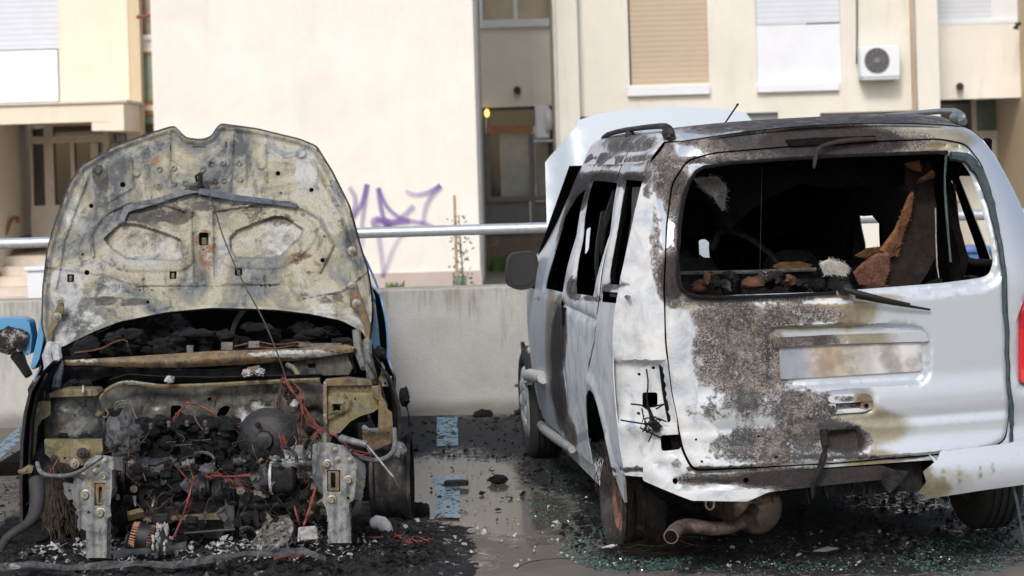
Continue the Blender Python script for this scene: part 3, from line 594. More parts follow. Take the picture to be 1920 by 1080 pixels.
for (x0,x1,Y,z0,z1,n) in((-.4,.9,38.2,-.45,-.12,1300),(P(725,520,31.6)[0],P(750,520,31.6)[0],31.7,-.45,-.2,120),(P(1010,510,36)[0],P(1030,510,36)[0],36.8,-.45,.02,500),(-6,3,30.8,-.45,-.33,900)):
    for i in range(n):
        c=np.array([random.uniform(x0,x1),Y+random.uniform(-.4,.4),z0]); h=random.uniform(.4,1)*(z1-z0); d=np.array([random.gauss(0,.3),random.gauss(0,.3),1])*h; e=np.array([random.uniform(.01,.03),random.uniform(-.02,.02),0]); mb.add([c-e,c+e,c+d*.6+e*.8,c+d],[(0,1,2,3)])
tag(mb.build('weeds',plain('green_weeds',(.08,.15,.03),.7,0,.4),None,0),'green weeds and grass along the foot of the building behind the wall','weeds',kind='stuff')
# ================================================================ VAN
yaw,lean=math.radians(6.2),math.radians(1.4)
def rotz(a): return np.array([[math.cos(a),-math.sin(a),0],[math.sin(a),math.cos(a),0],[0,0,1.]])
def roty(a): return np.array([[math.cos(a),0,math.sin(a)],[0,1,0],[-math.sin(a),0,math.cos(a)]])
def rotx(a): return np.array([[1,0,0],[0,math.cos(a),-math.sin(a)],[0,math.sin(a),math.cos(a)]])
VR=rotz(yaw)@roty(-lean); wl=G(1155,1027); VO=wl-VR@np.array([-.78,0,0]); VO[2]=0
van=root('burnt_van',VO,'silver van burnt out on its left side, bonnet up, rear window gone, seen from behind','van',R=VR)
def smx(x,pts):
    """smooth interpolation through points"""
    X=[p[0] for p in pts]; Y=[p[1] for p in pts]; m=np.gradient(Y,X); x=np.clip(x,X[0],X[-1]); i=np.clip(np.searchsorted(X,x)-1,0,len(X)-2)
    X=np.array(X);Y=np.array(Y); h=X[i+1]-X[i]; t=(x-X[i])/h
    return (2*t**3-3*t**2+1)*Y[i]+(t**3-2*t**2+t)*h*m[i]+(-2*t**3+3*t**2)*Y[i+1]+(t**3-t**2)*h*m[i+1]
PROF=[(.20,.79),(.40,.825),(.55,.84),(.80,.845),(.95,.835),(1.06,.815),(1.25,.757),(1.42,.700),(1.52,.655),(1.60,.580),(1.66,.38)]
def kz(y): return 1-.62*sstep(1.15,2.25,y)*1.0
def wid(y,z):
    zz=np.where(z>1.05,1.05+(z-1.05)/kz(y),z); w=smx(zz,PROF); return w-.14*sstep(1.9,3.5,y)
def rearY(x,z):
    s=np.abs(x)/np.maximum(smx(z,PROF),.3)
    return -.755+.02*s*s+.13*np.clip((s-.76)/.24,0,1)**2.2+.17*np.clip((z-1.0)/.62,0,1)**1.6-.012*sstep(.52,.60,z)*sstep(.72,.62,z)-.02*sstep(.50,.42,z)
def vray(px,py): return (CAM-VO)@VR, ray(px,py)@VR
def rearP(px,py):
    c,v=vray(px,py); y=-.75
    for _ in range(12): t=(y-c[1])/v[1]; p=c+t*v; y=float(rearY(p[0],p[2]))
    return p[0],p[2]
def sideP(px,py):
    c,v=vray(px,py); x=-.8
    for _ in range(25): t=(x-c[0])/v[0]; p=c+t*v; x=.5*x+.5*(-float(wid(p[1],p[2])))
    return p[1],p[2]
def vP(px,py,y):          # point at van-length coordinate y
    c,v=vray(px,py); t=(y-c[1])/v[1]; return c+t*v
def RP(L): return np.array([rearP(*p) for p in L])
def SP(L): return np.array([sideP(*p) for p in L])
vfr=lambda f: (lambda u,v:f(u,v))
def rear_front(off=0.,rel=None):
    def f(u,v): 
        y=rearY(u,v)+off
        if rel is not None: y=y+rel(u,v)
        return np.stack([u,y,v],1)
    return f
def side_front(sgn=-1,off=0.,rel=None):
    def f(u,v):
        w_=wid(u,v)+off
        if rel is not None: w_=w_-rel(u,v)
        return np.stack([sgn*w_,u,v],1)
    return f
VC=[ # soot: survey coordinates
 (1262,520,34,60,.95),(1285,440,20,130,.95),(1268,360,30,60,.8),(1330,560,60,12,.85),(1440,560,110,9,.7),(1400,270,110,30,.8),(1560,266,170,34,1.15),(1665,262,90,16,.8),(1400,300,200,9,.8),(1600,290,190,6,.9),
 (1310,250,60,30,.66),(1250,300,22,50,.6),(1375,605,90,48,.66),(1490,590,100,26,.62),(1405,690,100,110,.62),(1490,760,110,40,.62),(1330,665,44,80,.60),(1350,760,50,40,.5),(1300,770,22,18,.5),(1440,835,130,44,.62),(1510,805,70,34,.72),
 (1585,825,50,32,.95),(1560,800,60,14,.85),(1592,755,46,14,.6),(1500,910,230,24,.98),(1660,900,40,22,1.),(1360,905,60,16,.75),(1290,905,40,12,.5),(1240,815,14,12,.4),(1215,330,10,60,.5),
 (1140,300,50,16,.6),(1075,372,26,26,.7),(1110,330,60,10,.6),(1060,450,10,70,.55,8),(1100,540,30,10,.45),(1046,640,17,90,.95,3),(1048,740,16,80,.86,-8),(1068,810,14,40,.7,-12),(1100,850,20,30,.35,-30),(1165,345,18,9,.75),(1210,360,6,20,.7),(1135,545,10,10,.7),(1130,333,54,14,.95),(1190,333,38,12,.9),(1085,360,26,40,.95,10),(1060,430,13,70,.85,14),(1040,500,8,40,.7,14),(1205,300,50,12,.6),(1150,262,60,20,.72),(1110,290,40,22,.75),(1128,440,9,110,.66,10),(1075,540,16,24,.75),(1110,560,24,8,.7),(1155,535,30,8,.7),(1095,560,30,6,.6),(1010,560,14,6,.5),(1165,430,8,100,.5,8),(1290,880,300,6,.9),(1600,858,300,4,.8),(1560,790,14,8,.8),(1240,330,20,50,.66),(1228,450,12,90,.5),
 (1205,250,40,10,.55),(1180,268,30,12,.5),(1130,290,20,16,.45),(1200,560,6,30,.3),(1340,250,90,20,.6),(1470,232,60,8,.55),(1240,238,60,14,.5),(1720,560,30,10,.2)]
VA=[(1215,620,60,150,1.),(1200,450,40,140,.9),(1235,760,50,110,.9),(1285,720,26,140,.85),(1310,830,46,46,.8),(1260,880,70,40,.85),(1400,820,50,20,.55),(1150,680,50,140,1.),(1100,680,40,130,1.),(1160,860,40,60,1.),(1120,880,40,60,.9),(1180,300,70,50,.7),(1120,440,40,110,.9),(1075,450,20,90,.75),(1150,420,40,110,1.),
 (1250,270,26,30,.8),(1500,565,130,9,.6),(1520,600,60,16,.6),(1400,310,130,8,.6),(1080,560,30,40,.9),(1075,640,16,120,.8),(1085,760,20,60,.8),(1100,860,30,40,.7),(1620,840,14,24,.75),(1330,930,40,12,.7),(1440,235,70,8,.6)]
VB=[(1185,600,14,60,.45),(1140,690,16,30,.5),(1095,600,16,40,.4),(1215,800,16,30,.4),(1160,740,26,12,.5),(1580,580,70,40,.75),(1620,560,90,12,.55),(1500,590,90,30,.9),(1660,270,140,34,.8),(1760,262,80,26,.5),(1620,800,90,40,.62),(1640,880,60,40,.75),(1590,770,60,30,.7),(1034,640,12,110,.9),(1150,790,20,14,1.),(1170,820,12,20,.9),(1290,560,40,20,.7),(1420,650,60,60,.5),(1560,560,50,14,.8),(1125,700,10,30,.4),(1820,870,60,20,.3),(1750,900,40,20,.35)]
vmask=bmask(VC,VA,VB)
VM=[MT['van'],MT['inner']]
# --- rear body frame, tailgate
zb=.40
hatch_px=[(1262,345),(1290,302),(1340,288),(1560,270),(1760,262),(1812,272),(1842,312),(1866,400),(1884,520),(1889,640),(1892,770),(1884,822),(1850,842),(1560,867),(1300,880),(1280,840),(1262,740),(1250,640),(1247,540),(1252,420)]
win_px=[(1300,330),(1326,311),(1526,297),(1762,288),(1800,296),(1822,325),(1836,365),(1853,424),(1866,490),(1858,515),(1840,522),(1770,531),(1567,547),(1314,556),(1283,546),(1273,520),(1274,445),(1284,372)]
Hp=rnd(RP(hatch_px),.03); Wp=rnd(RP(win_px),.025)
cen=Hp.mean(0)
body_out=[]
for z in np.linspace(zb,1.60,16): body_out.append((-float(smx(z,PROF))+.001,z))
for x in np.linspace(-.52,.52,12): body_out.append((x,1.60+.035*(1-(x/.56)**2)))
for z in np.linspace(1.60,zb,16): body_out.append((float(smx(z,PROF))-.001,z))
lampL=RP([(1192,675),(1238,676),(1254,690),(1262,760),(1268,800),(1200,798)]); lampL[:,0]=np.minimum(lampL[:,0],-.64)
lampL[0,0]=lampL[-1,0]=-.86
lampR=np.array([(.625,.63),(.86,.63),(.86,.98),(.68,.98),(.64,.9)])
h1=rnd(RP([(1208,738),(1237,738),(1237,766),(1208,768)]),.01); h2=rnd(RP([(1238,816),(1276,814),(1277,842),(1240,846)]),.012)
def rel_body(u,v):
    r=.045*sstep(.004,-.02,sd(u,v,lampL))+.03*sstep(.004,-.02,sd(u,v,lampR))
    r+=.035*sstep(.0,-.03,sd(u,v,VAL)); return r
VAL=RP([(1213,862),(1262,858),(1290,892),(1380,900),(1380,915),(1290,925),(1230,890)])
gap=.005
Hgrow=(Hp-cen)*(1+gap/.45)+cen
holes=[Hgrow,h1,h2]+[circ(*rearP(x,y),.006,n=8) for x,y in((1229,692),(1202,704),(1201,778))]
mb=MB(); mb.slab(mesh2d(body_out,holes,.016),rear_front(0,rel_body),.004,0,1)
mb.build('rear_body_frame',VM,van,40,vmask,local=True)
# jamb behind the gap
mb=MB(); big=(Hp-cen)*1.05+cen; sm=(Wp-Wp.mean(0))*1.03+Wp.mean(0)
mb.slab(mesh2d(big,[sm],.03),rear_front(.03),.02); mb.build('tailgate_jamb',MT['inner'],van,40,local=True)
plate_rec=RP([(1436,622),(1450,610),(1560,606),(1700,606),(1735,614),(1746,640),(1746,700),(1732,722),(1600,728),(1450,732),(1434,720)])
crease=RP([(1290,806),(1400,802),(1560,788),(1700,782),(1890,768)])
Hrim=Wp
tear=RP([(1545,808),(1610,798),(1618,820),(1622,850),(1560,862),(1543,840)])
def rel_h(u,v):
    r=.022*sstep(.0,-.018,sd(u,v,rnd(plate_rec,.03)))
    zc=np.interp(u,crease[:,0],crease[:,1]); r-=.016*sstep(.0,-.03,v-zc)
    d=sd(u,v,Wp); r+=.012*sstep(.045,.03,d); r+=.012*sstep(.012,.0,d)
    r+=.030*sstep(.0,-.02,sd(u,v,tear)); r+=.02*sstep(.02,-.02,sd(u,v,rec_h))
    e=sd(u,v,Hp); r+=.010*sstep(-.012,0,e)
    dent=np.array([noise.fractal(Vector((a*5,b*5,.3)),.9,2,3) for a,b in zip(u,v)]); r+=dent*.006*sstep(.25,-.25,u)
    return r
rec_h=rnd(RP([(1548,742),(1560,738),(1625,736),(1636,742),(1636,768),(1624,774),(1560,778),(1550,770)]),.01)
tg=[Wp]+[circ(*rearP(x,y),.005,n=8) for x,y in((1303,823),(1314,864),(1420,817),(1453,855))]
mb=MB(); mb.slab(mesh2d(Hp,tg,.011),rear_front(-.004,rel_h),.004,0,1); tgo=mb.build('tailgate',VM,van,40,vmask,local=True)
# window rubber, tattered: dark rim on the left, hanging strip right
def rearL(px,py,off=0.): x,z=rearP(px,py); return np.array([x,float(rearY(x,z))+off,z])
mb=MB(); rim=[(1567,549),(1440,556),(1314,558),(1280,548),(1271,520),(1272,445),(1281,372),(1298,326),(1326,309),(1526,294),(1700,288),(1776,285)]
mb.tube([rearL(*p,-.004) for p in rim],.007,6,smooth=1); mb.build('window_rubber',MT['lump'],tgo,60,local=True)
mb=MB(); pts=[(1782,292),(1810,296),(1836,325),(1856,380),(1872,450),(1881,520),(1884,600),(1888,700),(1893,760),(1896,850),(1900,930)]
L=[]
for i in range(len(pts)-1):
    for k in range(5):
        a,b=np.array(pts[i]),np.array(pts[i+1]); p=a+(b-a)*k/5; L.append(rearL(*p,-.012)+np.array([random.uniform(-.003,.003),random.uniform(-.003,0),0]))
L+=[np.array([L[-1][0]+.004*k,L[-1][1]-.01,max(.03,L[-1][2]-.03*k)]) for k in range(1,12)]
MR=plain('melted_blue_grey_rubber',(.035,.055,.062),.6,0,.5,60,.6)
mb.tube(L,[.018,.022,.016,.010,.010,.008,.009,.006,.006,.004],7); mb.build('hanging_window_seal',MR,tgo,50,local=True)
mb=MB(); mb.tube([rearL(1776,290,.01),rearL(1774,340,.02),rearL(1778,400,.02),rearL(1782,450,.02),rearL(1786,492,.02)],[.006,.004,.006,.004,.005],6,smooth=1); mb.build('hanging_window_seal',MR,tgo,50,local=True)
# number plate, illegible and smoke stained
t=NT('scorched_number_plate'); n=t.noise(9,4,.5); n2=t.noise(30,7,.7); sx=t.n('ShaderNodeSeparateXYZ'); t.l(t.c,sx.inputs[0]); x=sx.outputs[0]
a=t.ramp(t.op('ADD',x,.0),[(0,(.3,.3,.3)),(1,(.3,.3,.3))])
mr=t.n('ShaderNodeMapRange'); xa,xb=rearP(1462,660)[0],rearP(1728,660)[0]; t.l(x,mr.inputs[0]); mr.inputs[1].default_value=xa; mr.inputs[2].default_value=xb
a=t.ramp(mr.outputs[0],[(.0,(.26,.29,.34)),(.16,(.27,.31,.38)),(.24,(.50,.46,.44)),(.36,(.40,.31,.22)),(.47,(.46,.44,.38)),(.62,(.40,.40,.42)),(.70,(.56,.55,.56)),(.78,(.36,.36,.38)),(.86,(.60,.60,.61)),(1.,(.52,.55,.60))])
a=t.mix(t.op('MULTIPLY',t.st(t.op('ADD',n,t.op('MULTIPLY',n2,.4)),.62,.85),.6),a,(.16,.13,.11)); t.out(a,.45)
pl=rnd(RP([(1462,652),(1728,642),(1730,696),(1464,712)]),.006); mb=MB(); mb.slab(mesh2d(pl,(),.02),rear_front(.010),.002); mb.build('number_plate',t.m,tgo,30,local=True)
mb=MB(); hd=RP([(1448,634),(1560,628),(1735,622),(1742,640),(1560,645),(1450,652)]); mb.slab(mesh2d(rnd(hd,.01),(),.02),rear_front(-.004),.03,0,1); mb.build('plate_lamp_housing',VM,tgo,40,bmask([(1500,640,80,30,.8)],[(1560,640,60,20,.4)],[(1600,635,90,30,.5)]),local=True)
# handle
mb=MB(); hb=rnd(RP([(1552,744),(1565,739),(1622,737),(1634,742),(1635,752),(1560,756),(1552,752)]),.008); mb.slab(mesh2d(hb,(),.006),rear_front(-.010),.02,0,1)
h2_=rnd(RP([(1554,757),(1566,756),(1567,768),(1612,765),(1614,754),(1633,753),(1633,766),(1620,772),(1562,776),(1553,768)]),.003); mb.slab(mesh2d(h2_,(),.006),rear_front(-.006),.012,0,1)
o=mb.build('handle',VM,tgo,40,bmask([(1580,748,30,8,.62),(1560,768,12,12,.7)],[(1600,770,30,6,.6)],[(1620,748,20,20,.9)]),local=True)
mb=MB(); p=rearL(1623,760,-.008); mb.lathe(p,(0,-1,0),[(0,.008),(.004,.008)],12); mb.build('lock',MT['inner'],tgo,40,local=True)
# wiper
mb=MB(); mb.lathe(rearL(1583,541,.0),(0,-1,.1),[(0,.026),(.03,.024),(.045,.014)],14); mb.tube([rearL(1580,541,-.035),rearL(1600,548,-.05),rearL(1660,562,-.045),rearL(1700,570,-.035)],[.013,.011,.008,.006],8); mb.tube([rearL(1600,556,-.03),rearL(1670,568,-.035),rearL(1741,580,-.02)],[.006,.007,.004],6)
mb.build('wiper',MT['black'],tgo,50,local=True)
# burnt brake lamp slot with drooping remains
mb=MB(); s_=rnd(RP([(1470,262),(1530,258),(1640,254),(1644,262),(1600,268),(1480,274)]),.01); mb.slab(mesh2d(s_,(),.02),rear_front(-.0065),.002); mb.build('brake_lamp_slot',MT['inner'],van,40,local=True)
mb=MB(); mb.tube([rearL(1642,261,-.015),rearL(1600,262,-.022),rearL(1555,268,-.026),rearL(1530,278,-.03),rearL(1524,296,-.036),rearL(1521,316,-.04)],[.006,.010,.009,.008,.010,.008,.004],7,smooth=1); mb.build('melted_brake_lamp',plain('melted_red_lens',(.028,.015,.015),.85,0,.9,25,.8),van,50,local=True)
# tail light on the right
mb=MB(); lr=rnd(np.array([(.632,.655),(.835,.655),(.838,.95),(.685,.965),(.655,.92)]),.02); mb.slab(mesh2d(lr,(),.02),rear_front(-.012),.03)
t=NT('red_lens'); sx=t.n('ShaderNodeSeparateXYZ'); t.l(t.c,sx.inputs[0]); wv=t.n('ShaderNodeTexWave'); wv.inputs['Scale'].default_value=14; wv.bands_direction='Z'; t.l(t.c,wv.inputs[0])
a=t.mix(t.st(sx.outputs[2],.86,.85),(.42,.01,.02),(.09,.008,.01)); a=t.mix(t.op('MULTIPLY',t.st(sx.outputs[2],.86,.85),t.st(sx.outputs[0],.675,.67)),a,(.62,.01,.02)); t.out(a,.12); t.b.inputs['Coat Weight'].default_value=.6
mb.build('tail_light',t.m,van,30,local=True)
# --- bumper: right part left hanging, crash beam bare
def bump_front(u,v):
    y=rearY(np.clip(u,-.83,.83),np.full(len(u),.5))-.085+.05*((v-.35)/.12)**2+0*v; return np.stack([u,y,v],1)
bp=RP([(1560,868),(1640,858),(1750,846),(1860,836),(1890,818)]).tolist(); tear_=RP([(1705,932),(1672,936),(1650,915),(1690,896),(1650,880)]).tolist()
out=[(.28,.405)]+[(x,z) for x,z in((.30,.435),(.45,.44),(.56,.445),(.70,.47),(.82,.48),(.845,.42),(.835,.33),(.70,.30),(.45,.285),(.27,.270),(.215,.262),(.20,.285),(.235,.33),(.225,.37),(.27,.40),(.255,.43))]
mb=MB(); mb.slab(mesh2d(out,(),.014),bump_front,.004,0,1); bm_=[(1690,900,40,36,1.),(1700,930,40,14,.8),(1660,880,50,14,.8)]
bo=mb.build('rear_bumper',VM,van,40,bmask(bm_,[(1712,905,12,20,.6)],[(1730,915,60,24,.75),(1780,900,60,30,.3),(1700,880,50,20,.8),(1745,900,4,26,.7),(1768,895,3,24,.6),(1800,893,5,22,.55),(1838,888,3,20,.6),(1862,880,4,16,.45)]),local=True)
mb=MB(); mb.tube([np.array([x,-.60,.40]) for x in(-.72,-.3,.1,.5,.75)],.045,4); mb.box((-.62,-.66,.33),(.3,-.56,.36)); mb.box((-.1,-.70,.28),(.26,-.62,.40))
mb.build('crash_beam',MT['char'],van,30,local=True)
ragp=[vP(1654,878,-.80),vP(1705,884,-.81),vP(1690,905,-.83),vP(1668,925,-.82),vP(1652,905,-.81)]
mb=MB(); mb.add(ragp,[(0,1,2,3,4)]); mb.build('bumper_rag',MT['char'],van,0,local=True); mb=MB(); mb.tube([vP(1544,805,-.80),vP(1548,845,-.81),vP(1538,880,-.82),vP(1524,905,-.81),vP(1524,935,-.79)],[.016,.014,.012,.010,.004],7,smooth=1)
for k in range(18):
    x=random.uniform(1420,1690); mb.tube([vP(x,random.uniform(885,900),-.72),vP(x+random.uniform(-6,6),915,-.72),vP(x+random.uniform(-8,8),random.uniform(925,950),-.72)],[.010,.006,.002],5)
mb.build('melted_bumper_shreds',MT['char'],van,50,local=True)
mb=MB(); mb.slab(mesh2d(rnd(RP([(1205,862),(1262,850),(1294,888),(1420,884),(1560,878),(1652,872),(1690,885),(1660,898),(1560,908),(1440,922),(1400,940),(1296,938),(1204,900)]),.01),[circ(*rearP(1266,902),.010),circ(*rearP(1398,900),.010)],.012),rear_front(-.008,lambda u,v:.02*sstep(0,-.03,sd(u,v,VAL))),.004,0,1)
mb.build('rear_valance',VM,van,40,bmask([(1560,890,150,44,1.2),(1440,898,90,20,.95),(1360,898,60,12,.85),(1300,898,40,14,.75),(1270,870,16,12,.5)],[(1240,890,50,40,.9),(1345,930,90,12,.85),(1440,918,60,8,.62),(1490,903,30,10,.6),(1400,897,24,8,.5)],[(1300,900,60,20,.4)]),local=True)
# --- sides
ARX,ARR=0.,.345
def sidepan(name,out,holes,sgn=-1,off=0.,th=.004,sp=.016,mask=None,rel=None,lab=None):
    tri=mesh2d(out,holes,sp); 
    if sgn<0: tri=flip(tri)
    mb=MB(); mb.slab(tri,side_front(sgn,off,rel),th,0,1); return mb.build(name,VM,van,40,mask or vmask,local=True)
ye=lambda z: float(rearY(np.array([float(smx(z,PROF))]),np.array([z]))[0])
wq=rnd(SP([(1168,337),(1210,341),(1213,358),(1188,537),(1138,533),(1136,515),(1155,408)]),.02)
ws=rnd(SP([(1110,339),(1160,344),(1152,394),(1110,556),(1077,551),(1075,515),(1089,422),(1103,350)]),.02)
wf=rnd(SP([(1098,350),(1077,368),(1053,410),(1029,496),(1019,541),(1054,549),(1078,450),(1096,376)]),.02)
seamC=SP([(1169,303),(1158,339),(1145,430),(1125,561),(1115,643),(1105,687),(1103,733),(1110,793),(1124,845)])
seamB=SP([(1100,345),(1080,440),(1053,556),(1054,640),(1058,710),(1076,823)])
def arch(cy,z0,a0,a1,r=ARR,n=16): return [(cy+r*math.cos(math.radians(a0+(a1-a0)*k/n)),.30+r*math.sin(math.radians(a0+(a1-a0)*k/n))) for k in range(n+1)]
zs=.27
top=lambda y: 1.05+(1.585-1.05)*kz(y)
# quarter panel: from rear edge to seam C
q=[(ye(z),z) for z in np.linspace(zb,1.585,14)]+[(y,top(y)) for y in np.linspace(-.3,float(seamC[0][0]),3)]+[tuple(p) for p in seamC if p[1]>.62]
yc=float(seamC[-3][0])
q+=[(.345*math.cos(math.radians(a)),.30+.345*math.sin(math.radians(a))) for a in range(60,176,8)]+[(-.36,.36)]
vent=rnd(SP([(1129,546),(1181,550),(1179,571),(1127,566)]),.008)
def relq(u,v): return .012*sstep(.03,.0,sd(u,v,wq))-.012*sstep(.05,.0,np.abs(np.hypot(u,v-.30)-.38))
sidepan('quarter_panel',q,[wq,vent],rel=relq)
g=.034
def shift(L,d): return [(float(p[0])+d,float(p[1])) for p in L]
bC=[p for p in shift(seamC,g) if p[1]>.60]
sd_=bC[::-1]+[(float(y),top(float(y))) for y in np.linspace(bC[0][0]+.002,float(seamB[0][0])-.012,4)]+shift(seamB,-g/2)+[(float(seamB[-1][0]),.30)]+[(y,.30) for y in np.linspace(float(seamB[-1][0])-.1,.36,4)]+[(.345*math.cos(math.radians(a)),.30+.345*math.sin(math.radians(a))) for a in range(8,60,8)]
dentn=lambda u,v:np.array([noise.fractal(Vector((a*3,b*3,1.3)),.9,2,3) for a,b in zip(u,v)])*.008
track=lambda u,v:.012*np.exp(-((v-.93)/.014)**2)
sidepan('sliding_door',sd_,[ws],rel=lambda u,v:dentn(u,v)+.012*sstep(.03,.0,sd(u,v,ws))+track(u,v)*(u<.9))
fy=2.08
fd=shift(seamB,g/2)[::-1]+[(y,top(y)-.005) for y in np.linspace(float(seamB[0][0])+.05,fy,7)]+[(fy+.06,.93),(fy+.02,.6),(fy-.02,.45),(fy-.10,.30),(float(seamB[-1][0])+.05,.30)]
sidepan('front_door',fd,[wf],rel=lambda u,v:dentn(u,v)*.6+.012*sstep(.03,.0,sd(u,v,wf)))
fn_=[(fy+.065,.985),(2.6,.955),(3.0,.90),(3.30,.80),(3.36,.66),(3.36,.56),(3.04,.56)]+[(2.69+.34*math.cos(math.radians(a)),.30+.34*math.sin(math.radians(a))) for a in range(48,172,8)]+[(fy+.20,.33),(fy-.02,.33),(fy+.03,.45),(fy+.035,.6)]
sidepan('front_wing',fn_,[])
mb=MB(); mb.slab(flip(mesh2d([(-.0+.36,.21),(2.33,.21),(2.33,.30),(.36,.30)],(),.03)),side_front(-1,-.012),.05); mb.build('sill',VM,van,40,bmask([(1060,830,30,30,.4)],[(1120,880,40,60,.9)],[(1040,790,60,60,.3)]),local=True)
# rub strip, handle stub, indicator
def sideL(px,py,off=0.): y,z=sideP(px,py); return np.array([-float(wid(np.array(y),np.array(z)))-off,y,z])
mb=MB(); mb.tube([sideL(1012,778,.012),sideL(1020,800,.015),sideL(1050,822,.015),sideL(1078,842,.012)],[.012,.024,.024,.018],8,smooth=1); mb.build('rubbing_strip',plain('grey_plastic_strip',(.30,.32,.33),.5),van,50,local=True)
mb=MB(); mb.tube([sideL(1022,708,.008),sideL(1010,703,.045),sideL(1002,704,.03)],[.030,.034,.02],8); mb.tube([sideL(1006,716,.03),sideL(990,719,.05),sideL(984,721,.05)],.014,6); mb.build('torn_side_trim',plain('grey_torn_trim',(.42,.44,.45),.5),van,50,local=True)
mb=MB(); mb.lathe(sideL(994,657,-.002),(-1,0,0),[(0,.02),(.01,.018),(.016,.008)],12); mb.build('side_indicator',plain('amber_clear',(.50,.42,.26),.3),van,50,local=True)
mb=MB(); mb.slab(flip(mesh2d(rnd(SP([(1055,576),(1061,578),(1062,610),(1056,612)]),.005),(),.01)),side_front(-1,.003),.01); mb.build('door_handle_opening',MT['inner'],van,30,local=True)
mb=MB(); mb.tube([sideL(1132,554,-.03),sideL(1164,558,-.03)],.007,6); mb.build('door_runner',MT['grey'],van,50,bmask(),local=True)
mb=MB(); mb.slab(flip(mesh2d(rnd(SP([(980,640),(986,660),(1000,700),(1002,720),(992,715),(984,690)]),.01),(),.02)),side_front(-1,.012),.02); mb.build('front_bumper_corner',MT['black'],van,30,local=True)
# quarter lower bracket
mb=MB(); mb.slab(flip(mesh2d([(-.575,.40),(-.33,.42),(-.352,.36),(-.40,.30),(-.45,.27),(-.55,.36)],(),.02)),side_front(-1,.002),.01,0,1); mb.build('quarter_bracket',VM,van,40,bmask((),(),[(1175,830,14,40,.9)],(0,1,0)),local=True)
# right side
rw=[rnd(np.array(w_),.04) for w_ in([(-.46,1.06),(.02,1.04),(.04,1.42),(-.34,1.47)],[(.16,1.04),(.98,1.0),(.96,1.44),(.14,1.46)],[(1.12,.99),(1.95,.97),(1.50,1.38),(1.10,1.45)])]
ro=[(ye(z),z) for z in np.linspace(zb,1.585,14)]+[(y,top(y)) for y in np.linspace(-.3,fy,10)]+[(fy+.06,.985),(2.6,.955),(3.0,.90),(3.30,.80),(3.36,.56),(3.04,.56)]+[(2.69+.34*math.cos(math.radians(a)),.30+.34*math.sin(math.radians(a))) for a in range(48,172,8)]+[(2.2,.22),(.45,.22)]+[(.345*math.cos(math.radians(a)),.30+.345*math.sin(math.radians(a))) for a in range(4,176,8)]+[(-.36,.36)]
tri=mesh2d(ro,rw,.03); mb=MB(); mb.slab(tri,side_front(1),.004,0,1); mb.build('right_side_panel',VM,van,40,bmask((),(),()),local=True)
# --- roof
ny,nxr=34,40; V=[];Fq=[]
ye_=lambda z: float(rearY(np.array([float(smx(z,PROF))]),np.array([z]))[0])
for j in range(ny+1):
    y=-.59+ (1.62+.59)*j/ny
    zt_=top(y); w0=float(wid(y,np.array(zt_-.004)))
    for i in range(nxr+1):
        s=-1+2*i/nxr; xn=np.sin(s*math.pi/2); x=w0*xn; crown=.085*kz(y)
        z=zt_+crown*(1-abs(s)**2.6)**.7 if abs(s)<1 else zt_
        xr=.584*xn; zr_=1.60+.036*(1-(min(.52,abs(xr))/.56)**2); yr=float(rearY(np.array([xr]),np.array([zr_]))[0])
        tt=j/ny; k=float(sstep(0,.14,tt)); yy=yr-.012+(1.62-yr+.012)*tt
        q_=(xr+(x-xr)*k,yy,zr_+.002+(z-zr_)*k**.8)
        ys_=(ye_(q_[2]-.06)-.006)*(1-k)+(yy+.012)*k
        if i==0: V.append((-float(wid(max(yy,-.55),np.array(q_[2]-.06)))-.001,ys_,q_[2]-.06))
        V.append(q_)
        if i==nxr: V.append((float(wid(max(yy,-.55),np.array(q_[2]-.06)))+.001,ys_,q_[2]-.06))
Fq=[(j*(nxr+3)+i,j*(nxr+3)+i+1,(j+1)*(nxr+3)+i+1,(j+1)*(nxr+3)+i) for j in range(ny) for i in range(nxr+2)]
mb=MB(); mb.add(V,Fq); N=len(V); mb.add([(a*.985,b,c-.01) for a,b,c in V],[q[::-1] for q in Fq],1)
mb.build('roof',VM,van,50,bmask([(1500,228,330,26,.75),(1640,240,150,30,.8),(1180,270,60,30,.6),(1330,235,80,20,.66)],[(1240,260,50,20,.6),(1180,290,60,30,.6),(1450,228,90,6,.6)],[(1680,230,120,30,.7)]),local=True)
for s in(-1,1): mb=MB(); mb.tube([(s*.60,1.32,1.53),(s*.66,1.7,1.36),(s*.70,2.05,1.12),(s*.73,2.2,.98)],[.035,.03,.03,.035],8); mb.build('windscreen_pillar',MT['grey'],van,50,bmask([(1050,450,60,200,.5)]),local=True)
def roofz(x,y): return top(y)+.085*kz(y)*(1-min(1,abs(x)/float(wid(y,np.array(top(y)-.004))))**2.6*.8)**.7
def rail(sgn,m):
    mb=MB(); x=sgn*.56; y0,y1=-.42,1.25
    pts=[(x,y0-.06,roofz(x,y0)-.01),(x,y0-.03,roofz(x,y0)+.025),(x,y0+.06,roofz(x,y0)+.040),(x,.1,roofz(x,.1)+.042),(x,.7,roofz(x,.7)+.040),(x,y1-.1,roofz(x,y1)+.035),(x,y1,roofz(x,y1)-.01)]
    mb.tube(pts,[.018,.016,.012,.011,.011,.012,.014],8,smooth=1); mb.lump((x,y0,roofz(x,y0)+.010),(.02,.08,.026),.1); mb.lump((x,.45,roofz(x,.45)+.01),(.022,.05,.03),.1); return mb.build('roof_rail',m,van,60,local=True)
rail(-1,MT['rimb']); rail(1,plain('grey_rail',(.22,.24,.26),.4,.3))
mb=MB(); ab=vP(1356,236,.9); at=vP(1383,196,.75); mb.tube([ab,at],.004,6); mb.lump(tuple(ab+np.array([0,0,-.01])),(.02,.03,.02),.1); mb.lump(tuple(at),(.006,.006,.006),0); mb.build('aerial',MT['black'],van,50,local=True)
